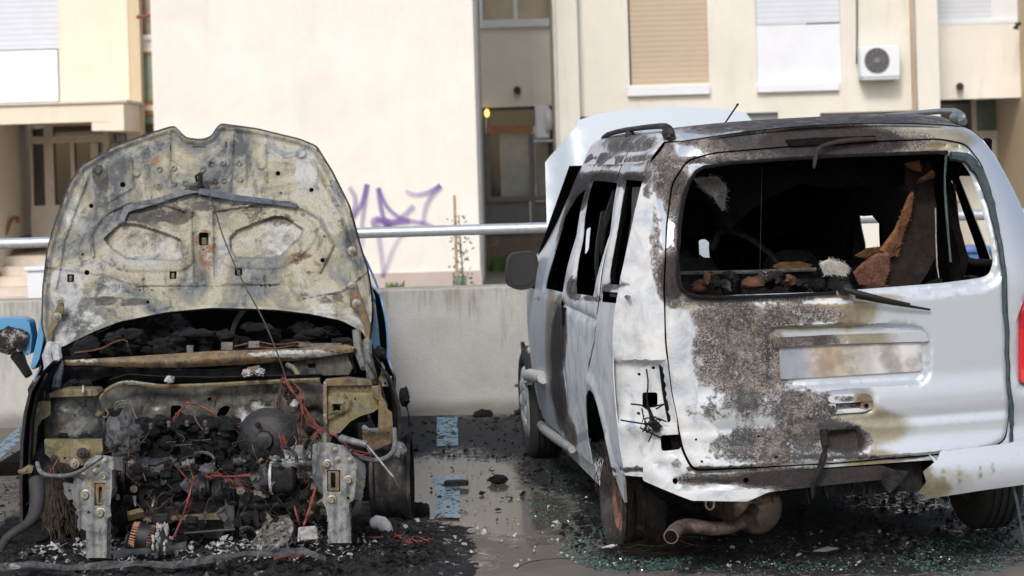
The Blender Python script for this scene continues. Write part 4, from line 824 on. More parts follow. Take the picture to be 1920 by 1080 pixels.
# --- raised bonnet
bn=[(1052,560),(1040,520),(1027,470),(1027,304),(1082,236),(1083,226),(1120,214),(1180,204),(1250,199),(1330,201),(1400,210),(1412,226),(1440,300),(1460,400),(1470,470),(1465,520),(1300,560)]
bl_=np.array([vP(x,y,2.55)[[0,2]] for x,y in bn]); mb=MB()
xf=vP(1083,300,2.55)[0]
def bon(u,v): return np.stack([u,2.42+.22*(v-1.)-.10*sstep(xf,xf-.12,u)*0+ .12*sstep(xf+.004,xf-.16,u)-.05*(1-((u)/.7)**2)*0,v],1)
mb.slab(mesh2d(bl_,(),.04),bon,.03,0,1)
mb.build('raised_bonnet',[NT('pale_silver_bonnet').out((.50,.57,.64),.35,.2),MT['inner']],van,30,local=True)
# front end (simple but complete)
mb=MB(); mb.box((-.66,3.25,.35),(.66,3.40,.62)); mb.build('front_bumper',MT['black'],van,30,local=True,bevel=.03)
mb=MB(); mb.box((-.60,3.2,.62),(.60,3.28,.86)); mb.build('front_grille_panel',MT['char'],van,30,local=True,bevel=.02)
mb=MB()
for s in(-1,1): mb.box((s*.52-.12,3.24,.64),(s*.52+.12,3.34,.84))
mb=MB(); mb.lump((0,2.8,.6),(.5,.3,.25),.35,4,3); mb.build('engine',MT['lump'],van,60,local=True)
mb=MB(); mb.box((-.76,2.15,.25),(.76,2.25,.98)); mb.build('bulkhead',MT['inner'],van,30,local=True)
# --- floor, cabin
mb=MB(); mb.box((-.70,-.62,.30),(.70,2.3,.36)); mb.box((-.70,-.63,.30),(.70,-.60,.60)); mb.build('floor_pan',MT['inner'],van,30,local=True)
for s in(-1,1): mb=MB(); mb.box((s*.62-.06,-.35,.36),(s*.62+.06,.42,.68)); mb.build('wheel_housing',MT['inner'],van,30,local=True)
# lining: charred interior of the left side and roof
SIGHT=[[(1310,450),(1322,448),(1346,470),(1344,486),(1312,484)],[(1447,470),(1462,450),(1500,432),(1501,470),(1470,476),(1450,482)],[(1356,458),(1388,455),(1386,474),(1366,476)],[(1596,408),(1640,402),(1655,440),(1640,478),(1605,482)]]
def shell(name,m,pts_px,y,th=.03,sp=.03,amp=.02,parent=van,mi=None,tilt=0.,gaps=()):
    L=np.array([vP(a,b,y)[[0,2]] for a,b in pts_px]); tri=mesh2d(L,[np.array([vP(a,b,y)[[0,2]] for a,b in SIGHT[g_]]) for g_ in gaps],sp); c=L.mean(0)
    def f(u,v): return np.stack([u,y+tilt*(v-c[1])+amp*np.array([noise.fractal(Vector((a*9,b*9,y)),.9,2,4) for a,b in zip(u,v)]),v],1)
    mb=MB(); mb.slab(tri,f,th); return mb.build(name,m,parent,50,local=True,mask=bmask())
shell('roof_lining_remains',MT['inner'],[(1262,290),(1860,262),(1862,330),(1800,330),(1770,345),(1700,345),(1560,352),(1500,345),(1440,372),(1400,400),(1380,420),(1370,440),(1350,400),(1330,380),(1300,370),(1270,380)],-.25,.05)
shell('roof_lining_remains',MT['inner'],[(1200,330),(1700,300),(1720,470),(1660,480),(1655,420),(1640,402),(1596,404),(1560,405),(1500,425),(1440,450),(1400,452),(1350,440),(1300,446),(1200,440)],.9,.05)
shell('rear_seat_backrest',MT['char'],[(1240,500),(1300,482),(1335,486),(1352,515),(1430,505),(1440,480),(1470,468),(1520,472),(1540,500),(1600,500),(1640,480),(1680,490),(1700,560),(1240,640)],.35,.12,amp=.03)
shell('rear_seat_backrest',MT['char'],[(1245,512),(1380,508),(1384,640),(1240,640)],-.10,.06,amp=.01)
shell('rear_seat_backrest',MT['char'],[(1392,508),(1530,504),(1534,640),(1390,640)],-.10,.06,amp=.01)
for pts in([(1500,480),(1498,420),(1512,402),(1560,398),(1595,408),(1602,430),(1598,486)],[(1255,500),(1256,420),(1290,405),(1308,425),(1310,490)]):
    shell('front_seat_backrest',MT['inner'],pts,1.15,.14,amp=.02)
# steering wheel and dash remains seen through the cabin
mb=MB(); c=vP(1394,470,1.75)
mb.tube([c+np.array([.16*math.cos(a),-.02,.13*math.sin(a)]) for a in np.linspace(0,2*math.pi,22)],.014,6); mb.tube([c+np.array([-.15,0,0]),c+np.array([.15,0,.01])],.012,6); mb.tube([c,c+np.array([0,.02,-.13])],.016,6); mb.build('steering_wheel',MT['inner'],van,60,local=True)
shell('dashboard_remains',MT['inner'],[(1230,440),(1300,452),(1312,486),(1346,488),(1350,450),(1390,448),(1392,478),(1440,486),(1505,474),(1560,490),(1600,486),(1700,470),(1700,560),(1230,570)],1.85,.12,amp=.02)
mb=MB(); mb.tube([vP(1276,512,-.14),vP(1400,510,-.14),vP(1530,505,-.14)],.008,6); mb.build('seat_frame_tube',MT['dgalv'],van,50,local=True)
mb=MB(); mb.tube([vP(1335,470,.2),vP(1350,430,.25),vP(1395,440,.25),vP(1440,470,.2),vP(1462,500,.2)],.012,6,smooth=1); mb.build('bent_seat_frame',MT['oil'],van,50,local=True)
rn=random.Random(44)
for i in range(26):
    mb=MB(); mb.lump(vP(rn.uniform(1290,1830),rn.uniform(520,540),rn.uniform(-.5,-.2)),(rn.uniform(.015,.05),.04,rn.uniform(.01,.03)),.6,4,i,12,8); mb.build('cabin_debris',MT[rn.choice(('lump','ashmix','brown','oil'))],van,60,local=True)
# collapsed trim panel with torn orange edge
M_fib=m_char('singed_trim_board',(.008,.007,.007),(.026,.018,.016),(.7,.95),.4,25)
tp=[(1703,308),(1750,300),(1756,340),(1757,430),(1752,480),(1735,510),(1715,538),(1640,540),(1655,500),(1675,465),(1688,430),(1700,395),(1712,366),(1700,340)]
shell('collapsed_trim_panel',M_fib,tp,-.42,.012,.02,.012,tilt=.15)
def fluffy(name,m,px,y,n,L,r=.0014,core=None,seed=1):
    rn=random.Random(seed); mb=MB(); P2=np.array([vP(a,b,y)[[0,2]] for a,b in px]); tri=mesh2d(P2,(),.02)
    mb.slab(tri,lambda u,v:np.stack([u,y+.02*np.array([noise.fractal(Vector((a*20,b*20,y)),.9,2,4) for a,b in zip(u,v)]),v],1),.02)
    lo,hi=P2.min(0),P2.max(0); k=0
    while k<n:
        a,b=rn.uniform(lo[0],hi[0]),rn.uniform(lo[1],hi[1])
        if not pip(np.array([a]),np.array([b]),P2)[0]: continue
        k+=1; d=np.array([rn.gauss(0,1),-abs(rn.gauss(0,.8)),rn.gauss(0,1)]); d*=L*rn.uniform(.3,1)/np.linalg.norm(d); e=np.array([rn.gauss(0,1),rn.gauss(0,1),rn.gauss(0,1)]); e*=L*.25/np.linalg.norm(e)
        p=np.array([a,y-.01,b]); mb.tube([p,p+d*.5+e,p+d],[r,r*.8,r*.3],3)
    return mb.build(name,m,van,50,local=True)
fluffy('singed_fibre_edge',MT['orange'],[(1712,362),(1708,395),(1692,440),(1682,480),(1665,480),(1652,470),(1680,430),(1690,400)],-.46,700,.018,.001)
fluffy('singed_fibre_edge',MT['orange'],[(1745,325),(1752,322),(1750,334),(1722,336)],-.47,80,.012,.001)
fluffy('singed_fibre_edge',MT['orange'],[(1722,302),(1700,305),(1712,318),(1728,322)],-.44,120,.014,.001)
fluffy('fibreboard_scrap',plain('singed_red_brown_board',(.17,.08,.055),.9,0,.5,30,.8),[(1600,512),(1618,492),(1645,480),(1668,478),(1668,508),(1655,536),(1612,534)],-.50,600,.014,.001)
fluffy('foam_scrap',MT['orange'],[(1448,500),(1462,492),(1500,490),(1520,499),(1515,506),(1470,507)],-.13,120,.01,.001)
fluffy('foam_scrap',MT['orange'],[(1605,480),(1625,465),(1655,462),(1650,478),(1622,484)],-.2,200,.015,.001)
fluffy('white_fibre_tuft',MT['fluff'],[(1538,492),(1556,486),(1584,494),(1592,506),(1580,520),(1560,512),(1546,516)],-.62,900,.02,.0008)
shell('charred_wiper_motor',MT['lump'],[(1560,515),(1590,520),(1600,540),(1575,552),(1556,540)],-.64,.06,.01,.02)
shell('hanging_char',MT['lump'],[(1756,400),(1766,380),(1775,450),(1785,520),(1800,545),(1745,540),(1730,510),(1745,470)],-.2,.03,.015,.03)
fluffy('hanging_fibres',MT['ash'],[(1300,335),(1345,330),(1362,350),(1358,395),(1340,372),(1315,352)],-.35,420,.03,.0007)
mb=MB(); mb.tube([vP(1783,345,-.30),vP(1794,440,-.30),vP(1806,480,-.30),(vP(1818,492,-.30)),vP(1862,494,-.30)],.016,8,smooth=1)
for x,y in((1783,352),(1800,468)): mb.cyl(vP(x-3,y,-.33),vP(x+7,y-2,-.35),.012,n=8)
mb.build('roof_support_bar',MT['black'],van,50,local=True)
mb=MB(); mb.tube([vP(1754,390,-.45),vP(1755,450,-.45),vP(1757,500,-.45),vP(1762,530,-.45)],.0025,4); mb.build('hanging_string',MT['ash'],van,0,local=True); mb=MB(); mb.tube([vP(1429,312,-.5),vP(1427,400,-.5),vP(1424,540,-.5)],.0007,4); mb.build('hanging_string',MT['dwire'],van,0,local=True)
# strips hanging in the side windows
def sfluff(px,seed):
    rn=random.Random(seed); mb=MB()
    for (a,b,c,d_,w0) in px: 
        p0=sideL(a,b,-.06); p1=sideL(c,d_,-.06); m_=(p0+p1)/2+np.array([-.02,rn.uniform(-.03,.03),0]); mb.tube([p0,m_,p1],[w0,w0*.8,w0*.3],6,smooth=1)
    return mb
for q_ in((1152,355,1118,545,.020),(1128,360,1100,480,.016),(1105,400,1092,545,.012)): sfluff([q_],1).build('window_seal_strip',MT['lump'],van,50,local=True)
mb=MB(); mb.slab(flip(mesh2d(SP([(1162,352),(1178,352),(1168,430),(1160,525),(1146,524),(1142,515),(1160,408)]),(),.02)),side_front(-1,-.05),.01); mb.build('smoked_quarter_trim',MT['oil'],van,40,local=True)
def sidelining(yz,x,th=.03,sp=.03,m='inner'):
    mb=MB(); tri=flip(mesh2d(yz,(),sp)); mb.slab(tri,lambda u,v:np.stack([x+.03*np.array([noise.fractal(Vector((a*8,b*8,x)),.9,2,4) for a,b in zip(u,v)]),u,v],1),th); return mb.build('burnt_side_lining',MT[m],van,50,local=True)
sidelining([(-.1,1.6),(.3,1.45),(.4,1.1),(.5,.9),(2.1,.9),(2.1,1.05),(1.5,1.56),(.9,1.62),(.3,1.63)],.30)
sidelining([(-.45,.95),(-.4,1.35),(-.2,1.5),(.0,1.3),(.12,1.02)],.52)
wso=[(-.82,.94),(.72,.94),(.60,1.50),(-.70,1.52)]
def wsP(px,py):
    c,v=vray(px,py); t=(2.2-.0-c[1])/v[1]; 
    for _ in range(10): p=c+t*v; t=((2.18-(p[2]-.98)*1.55)-c[1])/v[1]
    return p[0],p[2]
def WS(L): return rnd([wsP(*p) for p in L],.02)
mb=MB(); mb.slab(mesh2d(wso,[WS([(1310,450),(1322,448),(1346,470),(1344,486),(1312,484)]),WS([(1447,470),(1462,450),(1500,432),(1501,470),(1470,476),(1450,482)]),WS([(1356,458),(1388,455),(1386,474),(1366,476)]),WS([(1596,408),(1640,402),(1655,440),(1640,478),(1605,482)]),WS([(1100,430),(1108,425),(1104,470),(1097,480)])],.04),lambda u,v:np.stack([u,2.18-(v-.98)*1.55,v],1),.006); mb.build('windscreen_blackout',MT['inner'],van,40,local=True)  # added dark sheet with gaps, blocks the bright bonnet seen through the cabin
# --- wheels
def rim(parent,c,R,side,m_b,m_f,r=.19,w_=.17):
    """bare rim: barrel with flanges and a recessed disc on the outer (side) face, axis along local x"""
    mb=MB(); ax=np.array([side,-.09,0.04]); c=np.array(c)
    prof=[(-w_/2,r),(-w_/2,r+.012),(-w_/2+.012,r+.012),(-w_/2+.02,r-.006),(-.03,r-.012),(-.02,r-.028),(.02,r-.028),(.035,r-.010),(w_/2-.02,r-.004),(w_/2-.012,r+.012),(w_/2,r+.012),(w_/2+.002,r+.002),(w_/2-.012,r-.012),(w_/2-.05,r-.018)]
    mb.lathe(c,ax,prof,48,cap=False); b=mb.build('rim',m_b,parent,50,local=True,mask=bmask())
    mb=MB(); mb.lathe(c,ax,[(w_/2-.052,r-.016),(w_/2-.045,r-.03),(w_/2-.03,r-.075),(w_/2-.05,r-.10),(w_/2-.055,.05),(w_/2-.035,.035),(w_/2-.034,.001)],48,cap=False); mb.lathe(c,ax,[(-.06,.14),(-.05,.14),(.0,.05)],24)
    mb.build('disc',m_f,b,50,local=True); return b
def tyre(parent,c,R=.295,w_=.17,side=-1,hub=True):
    c=np.array(c); ax=np.array([side,0,0]); mb=MB(); n=72
    prof=[(-w_/2+.02,.185),(-w_/2,.21),(-w_/2-.006,.245),(-w_/2+.006,.278),(-w_/2+.022,R-.004)]
    for g_ in(-.045,-.015,.015,.045): prof+=[(g_-.006,R),(g_-.004,R-.008),(g_+.004,R-.008),(g_+.006,R)]
    prof+=[(w_/2-.022,R-.004),(w_/2-.006,.278),(w_/2+.006,.245),(w_/2,.21),(w_/2-.02,.185)]
    mb.lathe(c,ax,prof,n,cap=False); t_=mb.build('tyre',MT['rubber'],parent,40,local=True)
    mb=MB(); mb.lathe(c,ax,[(-w_/2+.02,.186),(-w_/2+.04,.17),(-.01,.16),(w_/2-.03,.17),(w_/2-.012,.187),(w_/2-.022,.16),(w_/2-.045,.12),(w_/2-.03,.06),(w_/2-.03,.001)],40,cap=False); mb.lathe(c,ax,[(-.05,.15),(-.045,.15)],30)
    mb.build('rim',plain('grey_steel_rim',(.16,.165,.17),.5,.4),t_,50,local=True)
    return t_
def wheel(name='wheel'): e=empty(name); e.parent=van; FR[e.name]=FR[van.name]; return e
w=wheel(); dz=-.78*math.sin(-lean)*-1
rim(w,(-.705,0,.192+.0),None,-1,MT['rimb'],MT['rimred'],r=.18,w_=.17)
w=wheel(); tyre(w,(.72,0,.285),side=1)
w=wheel(); t_=tyre(w,(-.735,2.66,.30),side=-1)
mb=MB(); cc_=np.array((-.735-.075,2.66,.30)); mb.lathe(cc_,(-1,0,0),[(0,.19),(.012,.18),(.02,.14),(.01,.10),(.022,.05),(.022,.001)],40,cap=False)
for k in range(7):
    a=2*math.pi*k/7; mb.lump(cc_+np.array([-.012,.10*math.cos(a),.10*math.sin(a)]),(.016,.035,.035),0,nu=10,nv=6)
mb.build('hubcap',plain('silver_hubcap',(.55,.57,.60),.35,.4),t_,50,local=True)
w=wheel(); tyre(w,(.735,2.66,.29),side=1)
# burnt tyre wires draped over the bare rim
rn=random.Random(5); mb=MB(); cw=np.array((-.705,0,.192))
for i in range(420):
    x=rn.uniform(-.10,.10); a0=rn.gauss(math.pi/2,.55); r0_=.198; pts=[]
    st_=rn.choice((-1,1)); ln=rn.uniform(.4,1.3); spread=rn.uniform(0,.05)
    for k in range(6):
        a=a0+st_*ln*k/5; rr=r0_+.004+spread*math.sin(k/5*2.5)+rn.uniform(0,.012); pts.append(cw+np.array([x+rn.uniform(-.012,.012)-.02*(k/5)*(x<0),-rr*math.cos(a)*-1,rr*math.sin(a)]))
    pts=[p*np.array([1,1,1]) if p[2]>.01 else np.array([p[0],p[1],.012]) for p in pts]
    mb.tube(pts,.0012,3)
for i in range(130):
    pts=[]; a=rn.uniform(0,6.28); R_=rn.uniform(.06,.2); cx_,cy_=-.62+rn.gauss(0,.05),-.12+rn.gauss(0,.05); hgt=rn.uniform(.008,.05)
    for k in range(9): pts.append(np.array([cx_+R_*math.cos(a+k*.45),cy_+R_*.55*math.sin(a+k*.45),hgt+rn.uniform(-.004,.006)+.02*abs(math.sin(k))*rn.random()]))
    mb.tube(pts,.0013,3)
mb.build('burnt_tyre_wires',MT['fibre'],van,0,local=True)
# --- exhaust
mb=MB(); mb.lathe(vP(1418,952,-.35),np.array([-.12,1,.0]),[(-.04,.02),(-.035,.085),(-.02,.097),(.0,.10),(.35,.10),(.36,.08)],28); m1=mb.build('exhaust_silencer',MT['pipe'],van,50,local=True,mask=bmask((),(),(),(0,.1,.1)))
mb=MB(); ex=[vP(1258,1006,-.80),vP(1264,996,-.74),vP(1278,986,-.68),vP(1302,986,-.66),vP(1340,992,-.62),vP(1375,988,-.56),vP(1400,975,-.50),vP(1412,955,-.42)]
mb.tube(ex,[.027,.027,.026,.026,.025,.024,.024,.024],16,smooth=2); o=mb.build('exhaust_pipe',MT['pipe'],m1,50,local=True,mask=bmask((),(),(),(0,.0,.1)))
d=(ex[0]-ex[1]); d/=np.linalg.norm(d); mb=MB(); mb.lathe(ex[0]+d*.001,d,[(0,.023),(.0005,.001)],20,cap=False); mb.build('pipe_mouth',MT['inner'],o,0,local=True)
mb=MB(); c=vP(1331,944,-.60); mb.tube([c+np.array([.016*math.cos(a),0,.022*math.sin(a)]) for a in np.linspace(0,2*math.pi,14)],.005,6); mb.build('tow_eye',plain('bare_metal',(.5,.46,.38),.5,.5),van,60,local=True)
mb=MB(); mb.tube([(-.6,0,.28),(.6,0,.28)],.045,10); mb.tube([(-.45,.1,.3),(-.45,1.9,.3)],.05,6); mb.tube([(.45,.1,.3),(.45,1.9,.3)],.05,6); mb.tube([(.05,-.2,.30),(.05,2.4,.30)],.03,8)
mb.lump((.25,-.28,.36),(.3,.28,.10),.15,3,2); mb.build('underbody',MT['char'],van,40,local=True)
# spare odds in the lamp cavity
mb=MB(); rn=random.Random(3)
for i in range(14):
    p=rearL(1218+rn.gauss(0,6),788+rn.gauss(0,9),-.01); mb.tube([p,p+np.array([rn.gauss(0,.02),-.02,rn.gauss(0,.02)]),p+np.array([rn.gauss(0,.03),-.015,rn.gauss(0,.035)])],.003,4)
mb.tube([rearL(1212,692,-.0),rearL(1216,720,-.0),rearL(1210,750,-.01),rearL(1222,785,-.02),rearL(1232,808,-.02)],[.003,.003,.004,.009,.011],6,smooth=1); mb.lump(tuple(rearL(1226,796,-.02)),(.02,.015,.012),.5,5,2); mb.build('lamp_wiring_remains',MT['lump'],van,50,local=True)
# door mirror
mir=MB(); c=vP(983,508,1.85)
cs=c+np.array([0,.03,0])
def mirror(parent,pxs,y0,depth,name,m,rr=.03):
    L=rnd(np.array([vP(a,b,y0)[[0,2]] for a,b in pxs]),rr); mb=MB(); mb.slab(mesh2d(L,(),None),lambda u,v:np.stack([u,np.full(len(u),y0),v],1),depth); return mb.build(name,m,parent,40,local=True,bevel=.012)
mo=mirror(van,[(956,476),(1000,471),(1008,480),(1011,520),(1000,540),(975,545),(953,538),(950,510)],1.80,.10,'door_mirror',MT['black'])
mirror(mo,[(962,481),(996,478),(1003,486),(1005,518),(994,533),(972,538),(960,530),(958,508)],1.797,.004,'mirror_glass',NT('mirror_glass').out((.02,.022,.026),.4,0,.4),.02)
mb=MB(); mb.tube([vP(1000,528,1.86),vP(1015,536,1.86),vP(1032,535,1.90)],[.03,.034,.05],8,smooth=1); mb.build('mirror_arm',MT['black'],mo,50,local=True)
# ================================================================ CAR (front, bonnet up, burnt out)
CT=P(405,985,8.9)*np.array([1,1,0])
car=root('burnt_car',CT,'burnt-out blue car facing the camera with its scorched bonnet raised and engine exposed','car')
def cp(name,m,mb,parent=None,smooth=40,mask=None,bevel=0): return mb.build(name,m,parent or car,smooth,mask or bmask(),bevel=bevel)
def cplate(name,m,poly,Y,th,holes=(),parent=None,mask=None,bevel=.004,sp=None,rd=0,tilt=(0,0),rel=None):
    mb=MB(); mplate(mb,rnd(poly,rd) if rd else poly,Y,th,holes,sp,tilt,rel); return cp(name,m,mb,parent,40,mask,0 if sp else bevel)
# ---- bonnet underside
ho=[(113,652),(98,658),(88,640),(80,610),(82,540),(90,470),(107,410),(132,345),(153,312),(212,277),(277,253),(320,240),(328,239),(336,246),(350,261),(377,264),(395,259),(404,244),(413,234),(480,243),(560,262),(592,275),(621,322),(653,385),(674,461),(687,502),(695,546),(697,590),(692,632),(686,636),(680,622),(641,601),(580,588),(520,581),(480,579),(397,577),(313,585),(224,603),(180,620)]
ho=rnd(ho,7,2)
pk1=rnd([(193,448),(226,418),(262,421),(318,440),(341,450),(344,484),(332,490),(240,487),(212,470)],2.5,2)
pk2=rnd([(430,445),(446,430),(515,404),(538,408),(571,431),(560,450),(528,480),(505,486),(440,484),(432,470)],2.5,2)
wide1=rnd([(165,452),(205,398),(262,398),(330,420),(362,438),(366,488),(345,508),(240,508),(195,490)],16,3)
wide2=rnd([(410,440),(430,412),(510,384),(550,388),(598,428),(585,462),(540,498),(510,505),(425,500),(408,480)],16,3)
dimp=[(299,317),(326,315),(298,348),(326,345),(347,343),(396,307),(418,306),(448,306),(402,340),(420,338),(450,337),(380,318)]
dimp_big=[(183,318,10),(565,288,11),(600,487,13),(256,325,9),(490,310,10)]
arc=[(80,560),(130,575),(200,560),(300,548),(400,545),(500,550),(600,562),(690,590)]
lines=[([(318,250),(318,350)],1),([(437,250),(432,356)],1),([(465,295),(465,350)],-1),([(497,270),(500,340)],1),([(345,395),(300,380),(240,380),(200,400),(170,440),(175,480)],1.6),([(400,395),(470,385),(540,375),(600,410),(625,460),(600,510)],1.6),
 ([(362,400),(366,520)],-1.4),([(402,400),(404,520)],-1.4),([(260,535),(520,532)],1.5),([(270,525),(272,550)],-1.5),([(497,520),(500,552)],-1.5),([(165,330),(120,450),(105,540)],1.2),([(585,300),(640,400),(672,520)],1.2),([(245,300),(250,350),(200,380)],1),([(60,500),(200,520),(260,540)],-.8),([(560,560),(640,545),(700,500)],1.2)]
def rel_hood(u,v):
    r=np.zeros(len(u))
    e=sd(u,v,ho); r-=.018*sstep(-12,-2,e)
    for w_,p_ in((wide1,pk1),(wide2,pk2)):
        r-=.007*sstep(3,-2,sd(u,v,w_)); r+=.03*sstep(.5,-3,sd(u,v,p_))
    for x,y in dimp: d=np.hypot(u-x,v-y); r-=.010*sstep(7,4,d)-.012*sstep(4,1,d)
    for x,y,q in dimp_big: d=np.hypot(u-x,v-y); r-=.014*sstep(q,q*.6,d)
    for L,k in lines: r-=k*.011*np.exp(-(dpoly(u,v,np.array(L,float),False)/2.6)**2)
    yl=np.interp(u,[a for a,b in arc],[b for a,b in arc]); r-=.020*sstep(-16,10,v-yl)*sstep(70,20,v-yl); r+=.008*np.exp(-((v-yl+16)/9)**2)
    r+=np.array([noise.fractal(Vector((a*.02,b*.02,.7)),.9,2,4) for a,b in zip(u,v)])*.006
    r+=-.05*((u-388)/300)**2+.03*((v-430)/200)**2*0
    return r
hh=[circ(*c,n=10) for c in((230,346,5.2),(171,386,4.4),(163,511,5),(521,325,4.6),(584,356,4.4),(605,488,4.6),(262,544,2),(285,544,2),(490,536,2),(506,536,2),(381,468,2),(527,362,2),(608,443,2),(155,477,2.5))]
hh+=[rnd(rect(126,514,139,529),2),rnd(rect(373,436,391,460),3),rnd(rect(318,509,331,523),1.5),rnd(rect(440,503,454,517),1.5),rect(319,272,321,284),rect(361,274,386,277),rect(423,265,425,277),rect(274,564,280,569)]
hmask=bmask([(310,398,110,22,.62,-8),(470,398,110,20,.55,8),(188,335,16,34,.75,-20),(330,372,60,14,.6),(140,500,26,60,.35),(215,565,90,12,.6),(620,560,60,14,.5),(300,500,60,10,.4),(385,355,50,20,.66),(150,420,8,120,.4,16),(640,420,8,120,.45,-14),(385,490,10,40,.4),(230,500,60,12,.45,20),(540,520,80,8,.45,-10),(310,398,110,34,.5),(480,400,120,30,.48),(300,260,160,8,.35,-20),(180,430,18,40,.35,25),(110,600,20,30,.4),(560,470,14,40,.4)],
 [(125,545,36,60,.66),(265,455,70,34,.2),(200,540,110,30,.42),(400,600,300,20,.40),(620,590,80,30,.5),(120,620,30,40,.55),(575,320,24,50,.6),(150,600,60,24,.5),(220,560,80,20,.45),(140,400,14,70,.45,20),(300,390,40,8,.5,-14),(640,600,50,14,.4),(560,300,40,20,.4),(330,315,10,20,.5),(640,530,30,30,.4),(430,560,100,6,.3)],
 [(385,470,30,60,.62),(265,295,60,36,.5),(300,320,40,20,.45),(560,480,70,14,.55,-20),(640,440,14,60,.4),(380,556,160,8,.5),(230,280,70,30,.5),(600,350,30,50,.45),(300,470,60,20,.35),(170,370,12,50,.4),(430,500,40,40,.4)])
HY0=9.62; HT=-.00085
tri=flip(mesh2d(ho,hh,2.6)); mb=MB()
def hoodf(u,v): 
    Yv=HY0+(v-640)*HT+rel_hood(u,v); return np.stack([P(a,b,c) for a,b,c in zip(u,v,Yv)])
mb.slab(flip(tri) if False else tri,hoodf,.003)
VV=np.array(mb.v[:3]); 
bo_=cp('bonnet',MT['hood'],mb,None,50,lambda VW:(lambda m,q:np.stack([np.maximum(m[:,0],.52*sstep(-7,-2,sd(q[:,0],q[:,1],ho))*(q[:,1]<560)),np.maximum(m[:,1],.47*np.maximum(sstep(0,-3,sd(q[:,0],q[:,1],pk1)),sstep(0,-3,sd(q[:,0],q[:,1],pk2)))),m[:,2]],1))(hmask(VW),proj(VW)))
osk=np.array(ho)+ (np.array(ho)-np.array([388,430]))/np.linalg.norm(np.array(ho)-np.array([388,430]),axis=1,keepdims=True)*3.5
mb=MB(); mplate(mb,osk,HY0+.02+(430-640)*HT,.012,(),18,(0,HT),lambda u,v:-.05*((u-388)/300)**2+.02); cp('outer_skin',MT['rimb'],mb,bo_,50)
def bolt(parent,px,py,Y,r=.014,m='bolt',wash='galv'):
    c=P(px,py,Y); mb=MB(); mb.lathe(c,(0,-1,0),[(0,r*1.7),(.003,r*1.7),(.004,r*1.0),(.006,r),(.012,r*.92),(.013,r*.4),(.006,r*.35),(.006,.0005)],14,cap=False); return cp('bolt',MT[m],mb,parent,40)
# brackets in the bonnet, latch, hinges, torn sound-proofing rails, stay cable
for(x0,y0,x1,y1) in((129,517,135,528),(378,446,387,459),(321,512,327,522),(444,506,450,516)): cplate('clip',MT['olive'],rect(x0,y0,x1,y1),HY0-.18*0-.16-.005*(640-y0)*0+(y0-640)*HT*0+.17,.01,parent=bo_)
def hy(px,py): return float(HY0+(py-640)*HT+rel_hood(np.array([px*1.]),np.array([py*1.]))[0])
mb=MB(); ly=hy(375,340)-.03
mb.tube([P(373,360,ly),P(375,345,ly-.02),P(376,324,ly-.03)],[.014,.012,.011],8); mb.tube([P(369,340,ly-.01),P(367,330,ly-.03),P(374,326,ly-.04)],.006,6); mb.obox(P(380,357,ly),(.06,.02,.010),roty(.25)); mb.lump(P(365,355,ly),(.02,.02,.016),.4,4,2); mb.obox(P(386,348,ly-.01),(.02,.008,.008),roty(.9)); cp('latch_striker',MT['oil'],mb,bo_)
def ribbon(name,m,pts,w_,Yf,th=.006,parent=None,mask=None):
    mb=MB(); pts=np.array(pts,float); ws=np.interp(np.linspace(0,1,len(pts)),np.linspace(0,1,len(w_)),w_); up=[];dn=[]
    for i,p in enumerate(pts):
        d=pts[min(i+1,len(pts)-1)]-pts[max(i-1,0)]; d/=np.linalg.norm(d); n_=np.array([-d[1],d[0]]); up.append(p+n_*ws[i]+RNG.normal(0,.6,2)); dn.append(p-n_*ws[i]+RNG.normal(0,.6,2))
    mplate(mb,np.array(up+dn[::-1]),0,th,(),4,(0,0),Yf); return cp(name,m,mb,parent,40,mask)
fy_=lambda d:(lambda u,v:HY0+(v-640)*HT+rel_hood(u,v)*.4-d)
M_al=m_char('melted_rail',(.06,.065,.075),(.20,.22,.25),(.35,.7),.5,25)
ribbon('torn_rail',M_al,[(226,422),(230,408),(238,392),(262,384),(290,378),(318,370),(350,360),(372,357)],[5,6,7,6,5,4,3],fy_(.035),.006,bo_)
ribbon('torn_rail',m_char('melted_rail_dark',(.035,.045,.065),(.10,.12,.16),(.3,.6),.4,22),[(372,358),(400,362),(440,370),(500,377),(557,386)],[5,6,6,5,4,3],fy_(.04),.008,bo_)
mb=MB(); mb.tube([P(392,364,hy(392,364)-.04),P(402,390,9.2),P(416,440,9.1),P(450,520,8.98),P(490,590,8.9),P(520,660,8.85),P(536,708,8.85)],.0035,5,smooth=2); cp('release_cable',MT['dwire'],mb,bo_)
hl=cplate('hinge',MT['olive'],[(110,560),(120,562),(119,585),(112,602),(100,622),(96,650),(86,640),(92,610),(101,590)],hy(105,590)-.05,.012,parent=bo_); bolt(hl,113,564,hy(105,590)-.05,.012); bolt(hl,107,594,hy(105,590)-.05,.012)
hr_=cplate('hinge',MT['rusty'],[(655,530),(668,530),(682,570),(695,610),(693,645),(684,640),(684,615),(672,590),(656,575)],hy(670,590)-.05,.012,parent=bo_); bolt(hr_,660,535,hy(670,590)-.05,.012); bolt(hr_,668,568,hy(670,590)-.05,.012); bolt(bo_,660,470,hy(660,470)-.004,.012)
mb=MB(); mb.tube([P(98,648,9.45),P(88,668,9.4),P(92,690,9.3),P(84,720,9.2),P(80,745,9.1)],[.03,.02,.025,.018],8); mb.tube([P(106,650,9.4),P(110,690,9.3),P(104,730,9.2)],[.02,.025,.02],8); cp('wing_rail_upper',MT['grey'],mb,None,40,bmask((),[(95,680,30,60,.7)],()))
